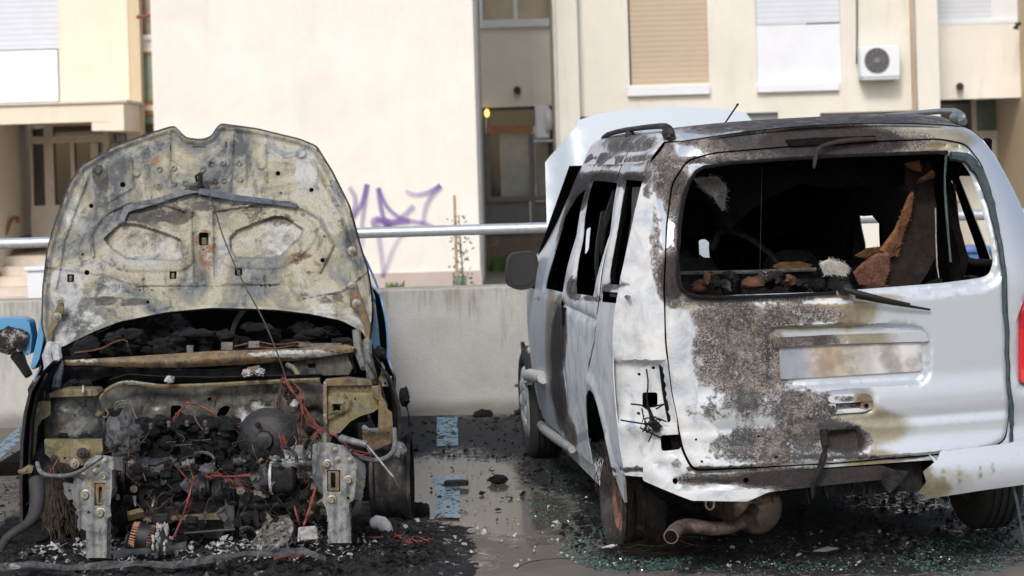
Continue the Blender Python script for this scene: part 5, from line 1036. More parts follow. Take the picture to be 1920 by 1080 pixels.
mb=MB(); mb.tube([P(688,640,9.45),P(690,665,9.4),P(694,690,9.3),P(702,715,9.2)],[.024,.02,.024,.018],8); mb.tube([P(668,620,9.45),P(672,660,9.4),P(682,690,9.3)],[.02,.02,.015],8); cp('wing_rail_upper',MT['grey'],mb,None,40,bmask([(690,680,20,40,.4)]))
for (x,y,Y,m) in((70,745,8.9,'olive'),(722,716,8.95,'olive')):
    mb=MB(); mplate(mb,rnd(rect(x-12,y-10,x+12,y+9),2),Y,.03,[circ(x,y+3,2.5,n=8)]); mb.tube([P(x-4,y-10,Y+.01),P(x-3,y-26,Y+.03),P(x-6,y-36,Y+.06)],[.012,.008,.004],6); cp('headlamp_mount',MT[m],mb,None,40,bmask((),(),(),(0,.45,0)),.002)
# ---- body shell behind
cxY=lambda Y: -1.405-.125*(Y-9.6)
def cw(z): return smx(z,[(.2,.78),(.5,.82),(.8,.83),(.95,.80),(1.2,.70),(1.42,.60),(1.5,.50)])
zt2=lambda Y: 1.44-.0*Y
cmk=bmask([(80,650,26,40,.4),(40,800,40,200,1.),(740,760,30,200,1.),(710,640,12,60,.2)],[],[])
cmk2=lambda VW: np.stack([sstep(9.75,9.4,VW[:,1])*.95+.0,np.zeros(len(VW)),np.zeros(len(VW))],1)
for s in(-1,1):
    out=[(9.35,.25),(9.35,.58),(9.9,.62),(9.97,.90),(10.45,1.40),(10.7,1.44),(11.7,1.42),(12.15,1.0),(12.2,.5),(12.0,.28),(11.68,.28)]+[(11.35+.32*math.cos(math.radians(a)),.28+.32*math.sin(math.radians(a))) for a in range(15,170,12)]+[(11.02,.25)]
    hl_=[rnd(np.array([(9.98,.92),(10.55,1.36),(10.75,1.38),(10.8,.93)]),.03),rnd(np.array([(10.9,.93),(10.86,1.38),(11.5,1.36),(11.75,1.0)]),.03)]
    tri=mesh2d(out,hl_,.05); tri=flip(tri) if s<0 else tri; mb=MB(); mb.slab(tri,lambda u,v:np.stack([cxY(u)+s*(cw(v)),u,v],1),.01,0,1); mb.build('side_panel',[MT['blue'],MT['inner']],car,40,cmk2)
mb=MB(); V=[(cxY(Y)+.58*x,Y,1.43+.05*(1-x*x)) for Y in np.linspace(10.5,11.8,6) for x in np.linspace(-1,1,9)]; mb.add(V,[(j*9+i,j*9+i+1,(j+1)*9+i+1,(j+1)*9+i) for j in range(5) for i in range(8)]); mb.build('roof',MT['blue'],car,60,bmask())
mb=MB(); mb.slab(mesh2d([(-.8,.3),(.8,.3),(.78,.95),(.5,1.42),(-.5,1.42),(-.78,.95)],[rnd(np.array([(-.62,.95),(.62,.95),(.45,1.35),(-.45,1.35)]),.04)]),lambda u,v:np.stack([cxY(12.15)+u,12.17-.35*np.clip(v-.95,0,1),v],1),.01,0,1); mb.build('rear_panel',[MT['blue'],MT['inner']],car,40,bmask())
mb=MB(); Y=9.75
for s in(-1,1): mb=MB(); mb.tube([(cxY(9.75)+s*.74,9.75,.9),(cxY(10.1)+s*.68,10.1,1.18),(cxY(10.5)+s*.57,10.5,1.42)],.03,8); mb.build('windscreen_pillar',MT['blue'],car,50,cmk2)
mb=MB(); mb.box((cxY(11)-.75,9.3,.2),(cxY(11)+.72,12.1,.26)); mb.build('floor_pan',MT['inner'],car,0)
mb=MB(); mb.box((cxY(10.6)-.72,10.5,.26),(cxY(10.6)+.72,10.6,1.0)); mb.build('seats',MT['inner'],car,0,bevel=.04)
mb=MB(); mplate(mb,rnd([(77,588),(83,600),(81,640),(74,672),(64,694),(56,690),(62,668),(70,630)],4),9.72,.10); mb.build('wing_top',MT['blue'],car,40,bmask([(70,700,14,16,.7)]),bevel=.006)
mb=MB(); mplate(mb,rnd([(696,548),(702,575),(707,615),(712,668),(704,664),(697,640),(694,600)],3),9.72,.10); mb.build('wing_top',MT['blue'],car,40,bmask([(700,640,20,60,.34)],(),[(700,600,20,60,.3)]),bevel=.006)
# wings (seen edge on)
def wing(name,pts,Y0,Y1,th,m,mask=None):
    mb=MB(); n=len(pts); V=[];F_=[]
    Ys=np.linspace(Y0,Y1,5)
    for k,Y in enumerate(Ys):
        for (x,y) in pts: V.append(P(x,y,Ys[0])*np.array([1,0,1])+np.array([-.125*(Y-Y0),Y,0]))
    N=len(V); V+= [v+np.array([th,0,0]) for v in V]
    for k in range(4):
        for i in range(n-1): F_+= [(k*n+i,k*n+i+1,(k+1)*n+i+1,(k+1)*n+i),(N+k*n+i,N+(k+1)*n+i,N+(k+1)*n+i+1,N+k*n+i+1)]
    for k in(0,4):
        for i in range(n-1): F_.append((k*n+i,N+k*n+i,N+k*n+i+1,k*n+i+1))
    mb.add(V,F_); return mb.build(name,m,car,40,mask or bmask(),fix=True)
mk=bmask([(40,840,40,170,1.),(740,760,40,150,1.)])
wing('front_wing',[(70,705),(54,735),(44,775),(38,830),(36,920),(38,1005)],8.55,9.7,.012,MT['blue'],lambda VW:np.stack([np.clip(sstep(9.75,9.4,VW[:,1])*.6+sstep(.75,.6,VW[:,2]),0,1),VW[:,0]*0,VW[:,0]*0],1))
wing('wing_liner',[(86,700),(66,740),(56,790),(52,860),(54,940),(60,1000)],8.6,9.4,.01,MT['char'])
wing('front_wing',[(712,690),(732,715),(746,765),(747,810),(744,850)],8.60,9.7,.012,MT['char'])
wing('wing_liner',[(694,690),(712,720),(724,760),(724,830)],8.9,9.5,.008,MT['char'])
mb=MB(); mb.lump(P(758,745,9.0),(.022,.03,.04),.5,4,1); mb.tube([P(760,755,9.),P(766,775,8.98),P(768,800,8.97)],[.005,.003,.005],5); cp('hanging_lamp_remains',MT['lump'],mb)
mb=MB(); mb.lump(P(712,662,9.5),(.03,.05,.03),.4,3,7); cp('melted_mirror_stub',MT['lump'],mb)
# blue mirror
mb=MB(); L=rnd([(-22,600),(8,596),(42,596),(55,603),(60,632),(57,664),(44,668),(30,664),(-22,652)],6,3); mplate(mb,L,9.75,.12); mo2=mb.build('door_mirror',MT['blue'],car,40,bmask(),bevel=.02)
mb=MB(); mb.lump(P(21,638,9.73),(.080,.03,.062),.22,3,9,28,18); cp('melted_mirror_housing',MT['ashmix'],mb,mo2,60); mb=MB(); mb.tube([P(32,664,9.76),P(42,684,9.74),P(54,704,9.72)],[.035,.024,.02],10); cp('mirror_arm',MT['lump'],mb,mo2,60)
# ---- bulkhead, cowl, beams
fw=[(186,745),(196,732),(222,720),(300,728),(450,722),(600,716),(612,730),(618,905),(186,905)]
def relf(u,v):
    r=np.array([noise.fractal(Vector((a*.012,b*.012,5.)),.9,2,4) for a,b in zip(u,v)])*.03
    for x,y,q in((462,758,9),(502,756,8),(300,775,14),(255,800,18),(560,760,14)): r-=.012*sstep(q,q*.5,np.hypot(u-x,v-y))
    r-=.02*sstep(6,-4,sd(u,v,rect(448,745,525,800))); r+=.03*sstep(5,-5,sd(u,v,circ(590,790,26)))
    return r
cplate('bulkhead',MT['wallfire'],fw,9.22,.006,[rnd(rect(320,760,341,798),7),np.array([(404,782),(412,766),(424,760),(432,764),(426,776),(412,786)]),rect(389,745,396,752)],sp=5,rel=relf,mask=bmask([(230,800,40,40,.4),(580,800,50,60,.7),(400,880,220,40,.9),(480,735,120,8,.4)],[(480,780,50,36,.48),(300,780,60,30,.40),(250,745,40,14,.3)],[(560,740,50,20,.5),(420,745,60,14,.4)]))
mb=MB(); mb.tube([P(186,752,9.12),P(196,735,9.13),P(215,722,9.14),P(240,716,9.15),P(280,722,9.16),P(310,725,9.16),P(400,722,9.16),P(500,716,9.16),P(600,712,9.16)],.010,6,smooth=1); cp('bulkhead_flange',MT['olive'],mb,None,50,bmask((),[(250,716,60,10,.5)],[(330,725,80,8,.6)]))
mb=MB(); mplate(mb,[(196,735),(215,722),(240,716),(280,722),(400,722),(600,712),(605,702),(400,708),(300,706),(240,702),(205,712)],9.2,.004,tilt=(0,.004)); cp('scuttle_tray',MT['char'],mb)
bm=[(115,676),(250,668),(400,658),(520,655),(650,646),(664,650),(662,660),(560,676),(430,685),(330,690),(200,687),(118,685)]
cplate('cowl_beam',MT['rusty'],bm,9.34,.05,sp=5,rel=lambda u,v:-.02*np.cos((v-np.interp(u,[115,330,660],[680,678,655]))*.14)+.004*np.sin(u*.05)+.004*np.sin(u*.13),mask=bmask([(170,684,60,4,.5),(330,690,200,3,.6)],[(560,664,110,10,.6),(160,676,50,6,.5),(330,676,40,4,.4)],[(260,672,120,6,.4),(420,668,90,8,.45)]))
mb=MB(); mplate(mb,[(120,688),(400,692),(660,664),(668,700),(600,708),(300,712),(200,706),(118,735)],9.42,.02,(),8,rel=lambda u,v:.03*np.array([noise.fractal(Vector((a*.03,b*.03,2.)),.9,2,3) for a,b in zip(u,v)])); cp('heater_plenum',MT['char'],mb)
cplate('plenum_plate',MT['wallfire'],[(560,672),(650,662),(662,690),(655,704),(560,706),(540,690)],9.38,.01,[rnd(rect(578,682,592,690),3)],mask=bmask([(600,690,60,20,.45)],(),(),(0,.1,0)))
for (x,y,m) in((318,712,'ash'),(462,700,'ash'),(488,698,'ash')): mb=MB(); mb.lump(P(x,y,9.12),(.022,.02,.016),.5,4,x); cp('ash_lump',MT[m],mb)
cplate('relay_box',MT['rusty'],[(462,690),(486,686),(490,698),(478,702),(464,700)],9.25,.04)
mb=MB(); mb.tube([P(538,684,9.3),P(552,690,9.28),P(560,705,9.26)],.012,8,smooth=1); cp('vent_pipe',MT['olive'],mb)
# dashboard remains, dark cabin
mb=MB()
for i in range(60):
    x=random.uniform(130,660); y=random.uniform(612,668)+ (20 if x<200 else 0); mb.lump(P(x,y,random.uniform(9.5,9.9)),(random.uniform(.03,.09),.05,random.uniform(.015,.04)),.5,4,i,10,7)
cp('dashboard_remains',MT['lump'],mb)
mb=MB(); mplate(mb,[(205,600),(250,588),(318,586),(332,600),(330,640),(280,650),(230,648),(210,635)],9.95,.1,(),5,rel=lambda u,v:.05*np.array([noise.fractal(Vector((a*.03,b*.03,8.)),.9,2,4) for a,b in zip(u,v)])+.02*sstep(3,0,np.abs(u-258))+.02*sstep(3,0,np.abs(v-612))); cp('airbag_module',MT['oil'],mb)
mb=MB(); mb.tube([P(435,640,9.6),P(438,610,9.7),P(450,590,9.8),P(462,578,9.9)],.012,8,smooth=1); cp('steering_column_shroud',MT['oil'],mb)
mb=MB(); mb.box((cxY(10)-.74,10.05,.3),(cxY(10)+.72,10.1,.75)); cp('cabin_partition',MT['inner'],mb)
mb=MB()
for (a,b,c,d) in((350,662,362,652),(415,656,436,646),(466,652,486,644),(560,650,640,648)): mplate(mb,rect(a,d-4,c,b),9.36,.02)
cp('dash_brackets',MT['grey'],mb)
for pts in([(140,662),(190,655),(215,640),(238,636),(240,652),(246,664)],[(440,650),(480,640),(520,648),(570,640),(600,650)],[(470,648),(510,655),(560,646),(580,655)]): mb=MB(); mb.tube([P(x,y,9.45+random.uniform(-.03,.03)) for x,y in pts],.004,5,smooth=1); cp('scorched_wire',MT['copper'],mb)
# ---- strut towers and aprons
mk_=bmask([(130,830,60,16,.8),(160,770,30,16,.6,30),(170,815,30,14,.7)],[(110,770,30,20,.45)],[(92,760,8,20,.6)])
cplate('strut_tower',MT['grey'],[(88,744),(110,738),(183,738),(190,760),(193,823),(150,838),(84,822),(82,790)],8.78,.02,[circ(139,777,1.6,n=6),circ(96,770,1.4,n=6),circ(171,752,1.2,n=6),circ(178,750,1.2,n=6)],mask=mk_,sp=5,rel=lambda u,v:.05*((u-135)/50)**2+.02*np.array([noise.fractal(Vector((a*.03,b*.03,3.)),.9,2,4) for a,b in zip(u,v)]))
cplate('tower_top',MT['olive'],[(90,738),(120,730),(180,730),(186,738),(183,743),(92,746)],8.72,.12,mask=bmask([(140,736,60,8,.5)]))
mb=MB(); mb.tube([P(156,735,8.7),P(156,722,8.7)],[.010,.003],8); cp('stud',MT['bolt'],mb)
mb=MB()
for i in range(9): mb.lump(P(random.uniform(105,190),random.uniform(815,838),8.62),(.03,.04,.018),.5,4,i)
for i in range(10): mb.lump(P(random.uniform(118,165),random.uniform(718,734),8.9),(.025,.04,.016),.5,4,i)
cp('charred_loom',MT['lump'],mb)['kind']='stuff'
ap=cplate('wing_apron',MT['olive'],[(83,824),(120,824),(191,824),(193,845),(185,858),(165,868),(150,874),(100,864),(84,850)],8.42,.03,[circ(121,859,2.5,n=10)],mask=bmask([(150,826,60,4,.5)],[(110,835,30,8,.4)],[(150,850,40,14,.6),(95,850,16,14,.5)]),sp=5,rel=lambda u,v:-.02*sstep(10,2,np.hypot((u-158)*.7,v-848)))
bolt(ap,155,850,8.39,.014,'oil'); bolt(ap,140,869,8.41,.012); bolt(ap,102,860,8.41,.010,'oil')
mb=MB(); mplate(mb,[(67,754),(94,752),(95,778),(79,788),(70,801),(66,850),(60,866),(54,862),(63,800),(66,770)],8.7,.015); cp('lamp_panel',MT['olive'],mb,None,40,bmask((),[(80,765,20,20,.55)],[(90,760,10,20,.5)]),.003)
mb=MB(); mplate(mb,[(40,880),(52,872),(62,876),(60,886),(40,890)],8.5,.03); mb.tube([P(36,884,8.48),P(50,884,8.46)],.008,6); cp('bumper_clip',MT['olive'],mb)
# right inner wing
iw=cplate('inner_wing',MT['olive'],[(611,724),(698,724),(708,731),(710,766),(700,773),(676,780),(656,791),(638,811),(624,816),(617,811),(611,791)],8.72,.012,[rect(623,757,641,772)]+[circ(637+12*k,729-k*.6,1.6,n=6) for k in range(5)]+[circ(666,748,2,n=8),circ(651,747,1.5,n=6)],sp=3.5,
  rel=lambda u,v:-.014*sstep(3,-2,sd(u,v,np.array([(612,744),(645,740),(648,748),(656,750),(656,768),(640,778),(612,790)])))-.01*sstep(2,-1,sd(u,v,rect(620,754,644,775)))+.008*sstep(4,0,np.abs(v-735)),mask=bmask([(640,730,20,3,.3)],[(650,745,60,20,.10)],[(705,740,8,20,.5),(690,772,20,8,.3)]))
cplate('inner_wing_flange',MT['rusty'],[(609,712),(650,708),(696,712),(700,723),(611,724)],8.70,.05,parent=iw); cplate('inner_wing_edge',MT['rusty'],[(606,716),(612,716),(614,795),(608,800),(605,760)],8.69,.05,parent=iw,mask=bmask((),(),(),(0,.4,.2)))
cplate('suspension_bracket',MT['rusty'],[(710,752),(722,752),(727,768),(735,774),(737,804),(734,830),(712,840),(692,849),(680,828),(679,811),(709,808)],8.66,.03,[circ(728,812,2,n=8)],sp=6,mask=bmask([(700,840,20,10,.3)],(),[(720,765,10,20,.3)],(0,.25,0)),rel=lambda u,v:.02*sstep(800,830,v))
cplate('wing_bracket',MT['rusty'],[(696,724),(714,722),(716,742),(728,760),(722,765),(712,752),(700,748)],8.68,.01); mb=MB(); mb.tube([P(682,801,8.6),P(692,806,8.58),P(706,808,8.6)],[.012,.008,.014],7); cp('bracket_stub',MT['grey'],mb)
cplate('apron_lower',MT['olive'],[(600,800),(624,818),(604,860),(575,840),(560,850),(556,825),(580,822)],8.82,.03,mask=bmask([(590,840,30,16,.6)]),sp=6,rel=lambda u,v:.02*np.sin(u*.1))
# ---- chassis legs
def leg(pts,Y,slot,rec,bolts,small,hol,tl,side):
    M_=bmask([(slot[0],slot[1]+10,30,60,.28)],[(bolts[1][0],bolts[1][1]+20,30,30,.30),(bolts[-1][0],bolts[-1][1]+50,20,40,.30)],[(pts[0][0]+20,pts[0][1]+20,26,20,.45)])
    o=cplate('chassis_leg',MT['legm'],pts,Y,.06,[rnd(rect(*rec),3),circ(*hol,3,n=10)],mask=M_,sp=4,tilt=(0,tl),rel=lambda u,v:.006*np.sin(u*.25))
    cplate('slot_plate',MT['rusty'],rnd(rect(rec[0]+2,rec[1]+2,rec[2]-2,rec[3]-2),2),Y+.012+tl*(np.mean(rec[1::2])-np.mean(np.array(pts)[:,1])),.02,[rnd(rect(*slot[2:]),3)],parent=o,mask=bmask((),(),(),(0,.2,0)))
    cy=np.mean(np.array(pts)[:,1])
    for x,y,r in bolts:
        mb=MB(); c=P(x,y,Y+tl*(y-cy)); mb.lathe(c,(0,-1,0),[(-.002,r/560),(.004,r/560*.95),(.006,r/480*.6),(.014,r/480*.5),(.018,r/480*.42),(.018,r/480*.2),(.012,r/480*.18),(.012,.0005)],20,cap=False); cp('bolt',MT['bolt'],mb,o)
    for x,y in small: bolt(o,x,y,Y+tl*(y-cy),.007)
    return o
leg([(160,868),(183,852),(213,856),(213,880),(210,882),(210,915),(206,954),(209,967),(201,974),(200,1046),(161,1046),(162,996),(153,991),(152,948),(147,917),(145,893),(153,881)],8.05,(188,928,185,913,192,943),(177,905,199,948),[(195,893,11),(161,928,13),(189,962,13)],[(156,891),(182,869),(178,884),(197,864)],(166,961),-.0006,0)
leg([(601,829),(620,830),(649,837),(663,858),(669,871),(667,903),(664,936),(654,944),(659,1018),(622,1018),(611,952),(604,940),(607,929),(602,894),(600,865)],8.05,(624,901,620,886,629,916),(613,881,638,922),[(614,870,11),(654,900,11),(622,937,11)],[(634,861),(657,862),(628,844)],(653,934),-.0006,1)
mb=MB()
for (x,z1) in((180,.30),(632,.33)):
    c=P(x,930,8.1); mb=MB(); mb.box((c[0]-.045,8.12,c[2]-.09),(c[0]+.045,9.3,c[2]+.05)); cp('chassis_rail',MT['char'],mb,None,30,None,.008)
mb=MB(); mb.tube([P(70,868,8.3),P(74,884,8.25),P(88,892,8.2),(P(120,893,8.12)),P(145,888,8.05),P(165,874,8.0),P(192,855,8.0)],.009,10,smooth=2); cp('bent_pipe',MT['dgalv'],mb)
mb=MB(); mb.tube([P(664,852,8.15),P(690,862,8.1),P(715,863,8.1),P(735,852,8.15),P(741,835,8.2),P(740,805,8.3)],.010,10,smooth=2); cp('bent_pipe',MT['grey'],mb); mb=MB(); mb.lump(P(750,845,8.6),(.03,.03,.035),.4,4,5); cp('lamp_mount_remains',MT['grey'],mb)
mb=MB(); mb.tube([P(640,822,8.05),P(665,828,8.0),P(689,834,7.98)],[.016,.013,.012],10); mb.tube([P(688,834,7.98),P(738,895,7.9)],.0045,8); cp('bonnet_strut',MT['dgalv'],mb); mb=MB(); mb.tube([P(738,895,7.9),P(750,916,7.9)],.0025,6); cp('strut_tip_wire',MT['copper'],mb)
mb=MB(); mb.tube([P(609,812,8.0),P(610,828,8.0)],.010,10); cp('sensor',MT['dgalv'],mb)
# ---- engine
eng=MB(); c=P(320,900,8.75); 
eng.lump(c,(.28,.22,.22),.25,3,11,40,26); e=cp('engine_block',MT['lump'],eng)
rn=random.Random(9); mb=MB()
for i in range(150):
    x=rn.uniform(262,432); y=rn.uniform(788,868); mb.lump(P(x,y,8.62+rn.uniform(-.05,.06)),(rn.uniform(.015,.035),.03,rn.uniform(.012,.03)),.6,5,i,9,7)
cp('valve_cover_remains',MT['lump'],mb,e,60)
mb=MB()
mb.lump(P(230,818,8.46),(.066,.05,.085),.42,2.6,21,40,28)
mb.lump(P(238,860,8.5),(.05,.05,.05),.3,3,4); cp('intake_remains',MT['soft'],mb,e,60)
for x,y in((283,800),(317,796),(351,795),(385,795),(388,808)): mb=MB(); mb.lathe(P(x,y+4,8.5),(0,0,1),[(0,.008),(.012,.008),(.014,.010),(.020,.009),(.024,.007)],10); cp('injector_cap',MT['soft'],mb,e)
for x,y,x2,y2 in((252,830,272,829),(312,829,330,828),(365,826,395,824),(330,835,360,833)): mb=MB(); mb.tube([P(x,y,8.46),P(x2,y2,8.46)],.002,5); cp('metal_strip',MT['soft'],mb,e)
mb=MB(); c=P(223,925,8.35)
prof=[]
for k in range(7): prof+=[(-.028+k*.009,.14),(-.0255+k*.009,.13),(-.0215+k*.009,.13)]
mb.lathe(P(224,895,8.42),(1,0,0),[(a,b*.55) for a,b in prof],40); mb.lathe(P(232,960,8.45),(1,0,0),[(a,b*.72) for a,b in prof],40); cp('crank_pulleys',MT['oil'],mb,e)
al=MB(); al.lathe(P(238,882,8.33),(1,.06,0),[(0,.036),(.01,.046),(.06,.047),(.065,.052),(.09,.052),(.095,.046),(.15,.045),(.165,.03)],24); al.lump(P(312,878,8.33),(.028,.03,.04),.35,4,2); al.tube([P(240,868,8.31),P(290,872,8.29),P(315,862,8.31)],.004,5); al.cyl(P(247,869,8.3),P(247,869,8.36),.012); al.lump(P(262,905,8.34),(.03,.03,.02),.3,3,6); cp('compressor',MT['oil'],al,e)
for x,y in((251,917),(247,869),(305,902)): bolt(e,x,y,8.29,.009)
cplate('engine_bracket',MT['oil'],[(258,915),(320,915),(325,940),(346,975),(310,985),(262,985)],8.36,.02,[circ(274,934,5,n=10)],parent=e); bolt(e,275,948,8.355,.012,'oil'); bolt(e,276,977,8.355,.010)
mb=MB(); mb.tube([P(252,930,8.3),P(254,950,8.3)],[.008,.003],6); cp('ash_drips',MT['ash'],mb,e); mb=MB(); mb.tube([P(290,925,8.3),P(286,950,8.3)],[.008,.004],6); cp('ash_drips',MT['ash'],mb,e)
mb=MB(); ax=np.array([.97,0,-.25]); mb.lathe(P(236,1012,8.05),ax,[(0,.03),(.008,.035),(.012,.028),(.02,.035),(.024,.028),(.03,.03)],20); mb.lathe(P(258,1003,8.05),ax,[(0,.048),(.045,.048)],26); a_=cp('alternator',MT['oil'],mb)
for q in(-.006,.046):
    mb=MB()
    for k in range(26): 
        an=2*math.pi*k/26; u=np.array([0,1,0]); w_=np.array([.25,0,.97]); p=P(258,1003,8.05)+ax*q+.044*(math.cos(an)*u+math.sin(an)*w_); mb.tube([p,p+ax*.006+.004*(math.cos(an)*u+math.sin(an)*w_),p+ax*.016*(1 if q>0 else -1)],.0042,5)
    cp('copper_windings',MT['copper'],mb,a_)
mb=MB()
for i in range(22): mb.lump(P(random.uniform(285,315),random.uniform(985,1030),8.0),(.006,.01,random.uniform(.006,.018)),.6,5,i,8,6)
cp('ash_crust',MT['ash'],mb,a_,60)
gb=MB(); gb.lathe(P(350,912,8.35),(1,0,0),[(0,.03),(.01,.048),(.08,.048),(.085,.056),(.10,.056)],24); gb.lathe(P(375,918,8.33),(1,0,0),[(0,.05),(.03,.05)],24); gb.lathe(P(398,920,8.34),(1,0,0),[(0,.042),(.06,.045),(.065,.06),(.085,.06)],24); a,b=wb(320,940,420,972,8.38,.2); gb.box(a,b); a,b=wb(330,974,420,1012,8.40,.3); gb.box(a,b); gb.lathe(P(440,925,8.4),(1,0,0),[(0,.07),(.03,.06),(.08,.05),(.1,.03)],20); g_=cp('gearbox',MT['oil'],gb,None,40,None,.006)
cplate('gearbox_flange',MT['soft'],[(420,900),(436,898),(440,930),(440,990),(424,998),(418,985),(422,940)],8.30,.03,parent=g_); cplate('sump_lip',MT['olive'],[(320,968),(420,962),(422,974),(320,976)],8.33,.03,parent=g_,mask=bmask((),(),[(400,968,40,8,.6)]))
mb=MB(); mb.tube([P(452,945,8.32),P(490,948,8.3),P(550,944,8.32)],[.028,.02,.016],10); mb.tube([P(440,900,8.35),P(470,935,8.33)],.02,8); mb.lump(P(470,960,8.35),(.06,.05,.04),.4,4,2); mb.tube([P(478,925,8.3),P(482,985,8.3)],.012,6); cp('drive_shaft_housing',MT['oil'],mb,g_)
bolt(g_,451,920,8.28,.010); cplate('tag_plate',MT['bolt'],[(443,914),(456,914),(460,921),(455,927),(444,926)],8.27,.004,[circ(452,921,3,n=8)],parent=g_)
mb=MB(); mb.lump(P(390,880,8.25),(.035,.03,.022),.3,4,3); mb.cyl(P(380,884,8.22),P(402,884,8.22),.014); cp('starter_solenoid',MT['soft'],mb,g_)
mb=MB(); mb.lathe(P(346,1000,8.2),(1,0,.05),[(0,.006),(.2,.006)],8); cp('coolant_tube',MT['oil'],mb)
# servo, canister, filter
mb=MB(); mb.lathe(P(502,822,8.58),(-.12,-1,0),[(-.05,.09),(-.02,.118),(-.012,.126),(0,.126),(.008,.118),(.03,.105),(.05,.07),(.055,.04),(.075,.035),(.08,.02)],48); s_=cp('brake_servo',MT['oil'],mb)
mb=MB(); mb.lump(P(484,797,8.50),(.012,.012,.014),.1,2,1); cp('servo_port',MT['char'],mb,s_)
mb=MB(); mb.lathe(P(478,908,8.28),(.85,0,.52),[(0,.045),(.002,.05)]+[(.004+.0045*k,.050+.0025*(k%2)) for k in range(16)]+[(.08,.045)],28); cp('finned_canister',MT['soft'],mb)
mb=MB(); mb.lathe(P(508,898,8.24),(1,0,0),[(0,.040),(.006,.056),(.02,.060),(.09,.058),(.10,.045)],28); f_=cp('oil_filter',MT['char'],mb); mb=MB(); mb.lathe(P(506,898,8.235),(1,0,.02),[(0,.054),(.003,.062),(.012,.0625)],28,cap=False); cp('ash_ring',MT['ash'],mb,f_)
cplate('engine_mount_arm',MT['grey'],[(505,866),(530,860),(598,860),(600,900),(590,905),(570,880),(545,874),(520,876)],8.22,.06,mask=bmask([(570,880,30,20,.6)],[(540,864,60,6,.6)],[]),sp=5,rel=lambda u,v:.02*np.sin(v*.3))
mb=MB(); mb.lathe(P(578,962,8.35),(0,-.1,1),[(0,.045),(.02,.05),(.07,.048),(.085,.03)],20); cp('mount_bush',MT['rusty'],mb,None,50,bmask((),(),[(578,935,20,20,.6)]))
mb=MB(); mb.lump(P(517,860,8.2),(.018,.02,.012),.5,4,2); cp('melted_alloy_drop',MT['dgalv'],mb)
rn=random.Random(77)
for i in range(70):
    x=rn.uniform(200,600); y=rn.uniform(855,1000); Y=rn.uniform(8.15,8.5); c=P(x,y,Y); mb=MB(); k=rn.random(); R_=rotz(rn.uniform(0,3))@rotx(rn.uniform(-.6,.6))@roty(rn.uniform(-1,1)); r=rn.uniform(.006,.016)
    if k<.4: mb.lathe(c,R_@np.array([1,0,0]),[(0,r),(.02,r),(.022,r*1.4),(.03,r*1.4),(.032,r*.8),(.05,r*.7)],10)
    elif k<.7: mb.obox(c,(r*2.5,r,r*1.3),R_)
    else: mb.tube([c,c+R_@np.array([.03,0,.02]),c+R_@np.array([.07,.01,.0]),c+R_@np.array([.10,0,-.04])],r*.5,6,smooth=1)
    cp('engine_fitting',MT[rn.choice(('oil','oil','char','soft','olive','grey'))],mb,e,40,None,.002 if .4<=k<.7 else 0)
rn=random.Random(31)
for (x0,x1,y0,y1,n) in((250,430,870,930,26),(430,600,900,990,26),(240,420,980,1015,20),(440,560,850,880,14)):
    mb=MB()
    for i in range(n): mb.lump(P(rn.uniform(x0,x1),rn.uniform(y0,y1),rn.uniform(8.18,8.34)),(rn.uniform(.008,.03),.02,rn.uniform(.008,.022)),.6,5,i,9,7)
    cp('charred_residue',MT['lump'],mb,e,60)['kind']='stuff'
for i in range(70):
    x=rn.uniform(210,600); y=rn.uniform(770,960); q=[P(x,y,8.25)]; 
    for k in range(4): x+=rn.gauss(0,12); y+=rn.uniform(2,22); q.append(P(x,y,8.25+rn.gauss(0,.04)))
    mb=MB(); mb.tube(q,rn.uniform(.0012,.0028),4,smooth=1); cp('burnt_wire',MT['dwire' if rn.random()<.75 else 'copper'],mb,e,60)
# brake pipes
for pts in([(218,800),(214,762),(220,752),(245,752),(250,775),(268,800)],[(218,795),(218,765),(224,757),(243,757),(246,790)],[(421,800),(422,840),(424,880)],[(423,816),(446,818),(450,835),(458,850)]): mb=MB(); mb.tube([P(x,y,9.02) for x,y in pts],.0045,6,smooth=1); cp('brake_pipe',MT['grey'],mb)
mb=MB(); mb.tube([P(198,767,8.8),P(204,775,8.78),P(200,783,8.78),P(191,781,8.8)],.004,6,smooth=1); mb.lump(P(186,776,8.8),(.016,.02,.014),.4,4,2); cp('earth_ring',MT['olive'],mb)
# dark boxes and clutter behind the engine
mb=MB()
for i in range(34): 
    x=rn.choice((rn.uniform(195,225),rn.uniform(430,445),rn.uniform(565,605))); y=rn.uniform(790,900); mb.lump(P(x,y,8.9+rn.uniform(-.1,.1)),(.03,.05,.035),.5,4,i,10,8)
for i in range(40): mb.lump(P(rn.uniform(430,600),rn.uniform(930,1000),8.75+rn.uniform(-.1,.1)),(.05,.06,.03),.5,4,i,10,8)
for i in range(40): mb.lump(P(rn.uniform(215,440),rn.uniform(900,1010),8.62+rn.uniform(-.1,.1)),(.045,.06,.03),.5,4,i,10,8)
cp('charred_hose_mass',MT['lump'],mb,None,60)['kind']='stuff'
mb=MB()
for i in range(46):
    mb=MB(); x=rn.uniform(205,600); y=rn.uniform(860,990); Y=rn.uniform(8.3,8.6); a=rn.uniform(0,6.28); L_=rn.uniform(15,45); mb.tube([P(x,y,Y),P(x+L_*.5*math.cos(a)+rn.uniform(-6,6),y+L_*.5*math.sin(a)+rn.uniform(-6,6),Y-.03),P(x+L_*math.cos(a),y+L_*math.sin(a),Y)],rn.uniform(.003,.009),6,smooth=1); cp('burnt_hose',MT['char'],mb,None,60)
def box3(x0,y0,x1,y1,Y,D,m,n): a,b=wb(x0,y0,x1,y1,Y,D); mb=MB(); mb.box(a,b); cp(n,MT[m],mb,None,30,None,.006)
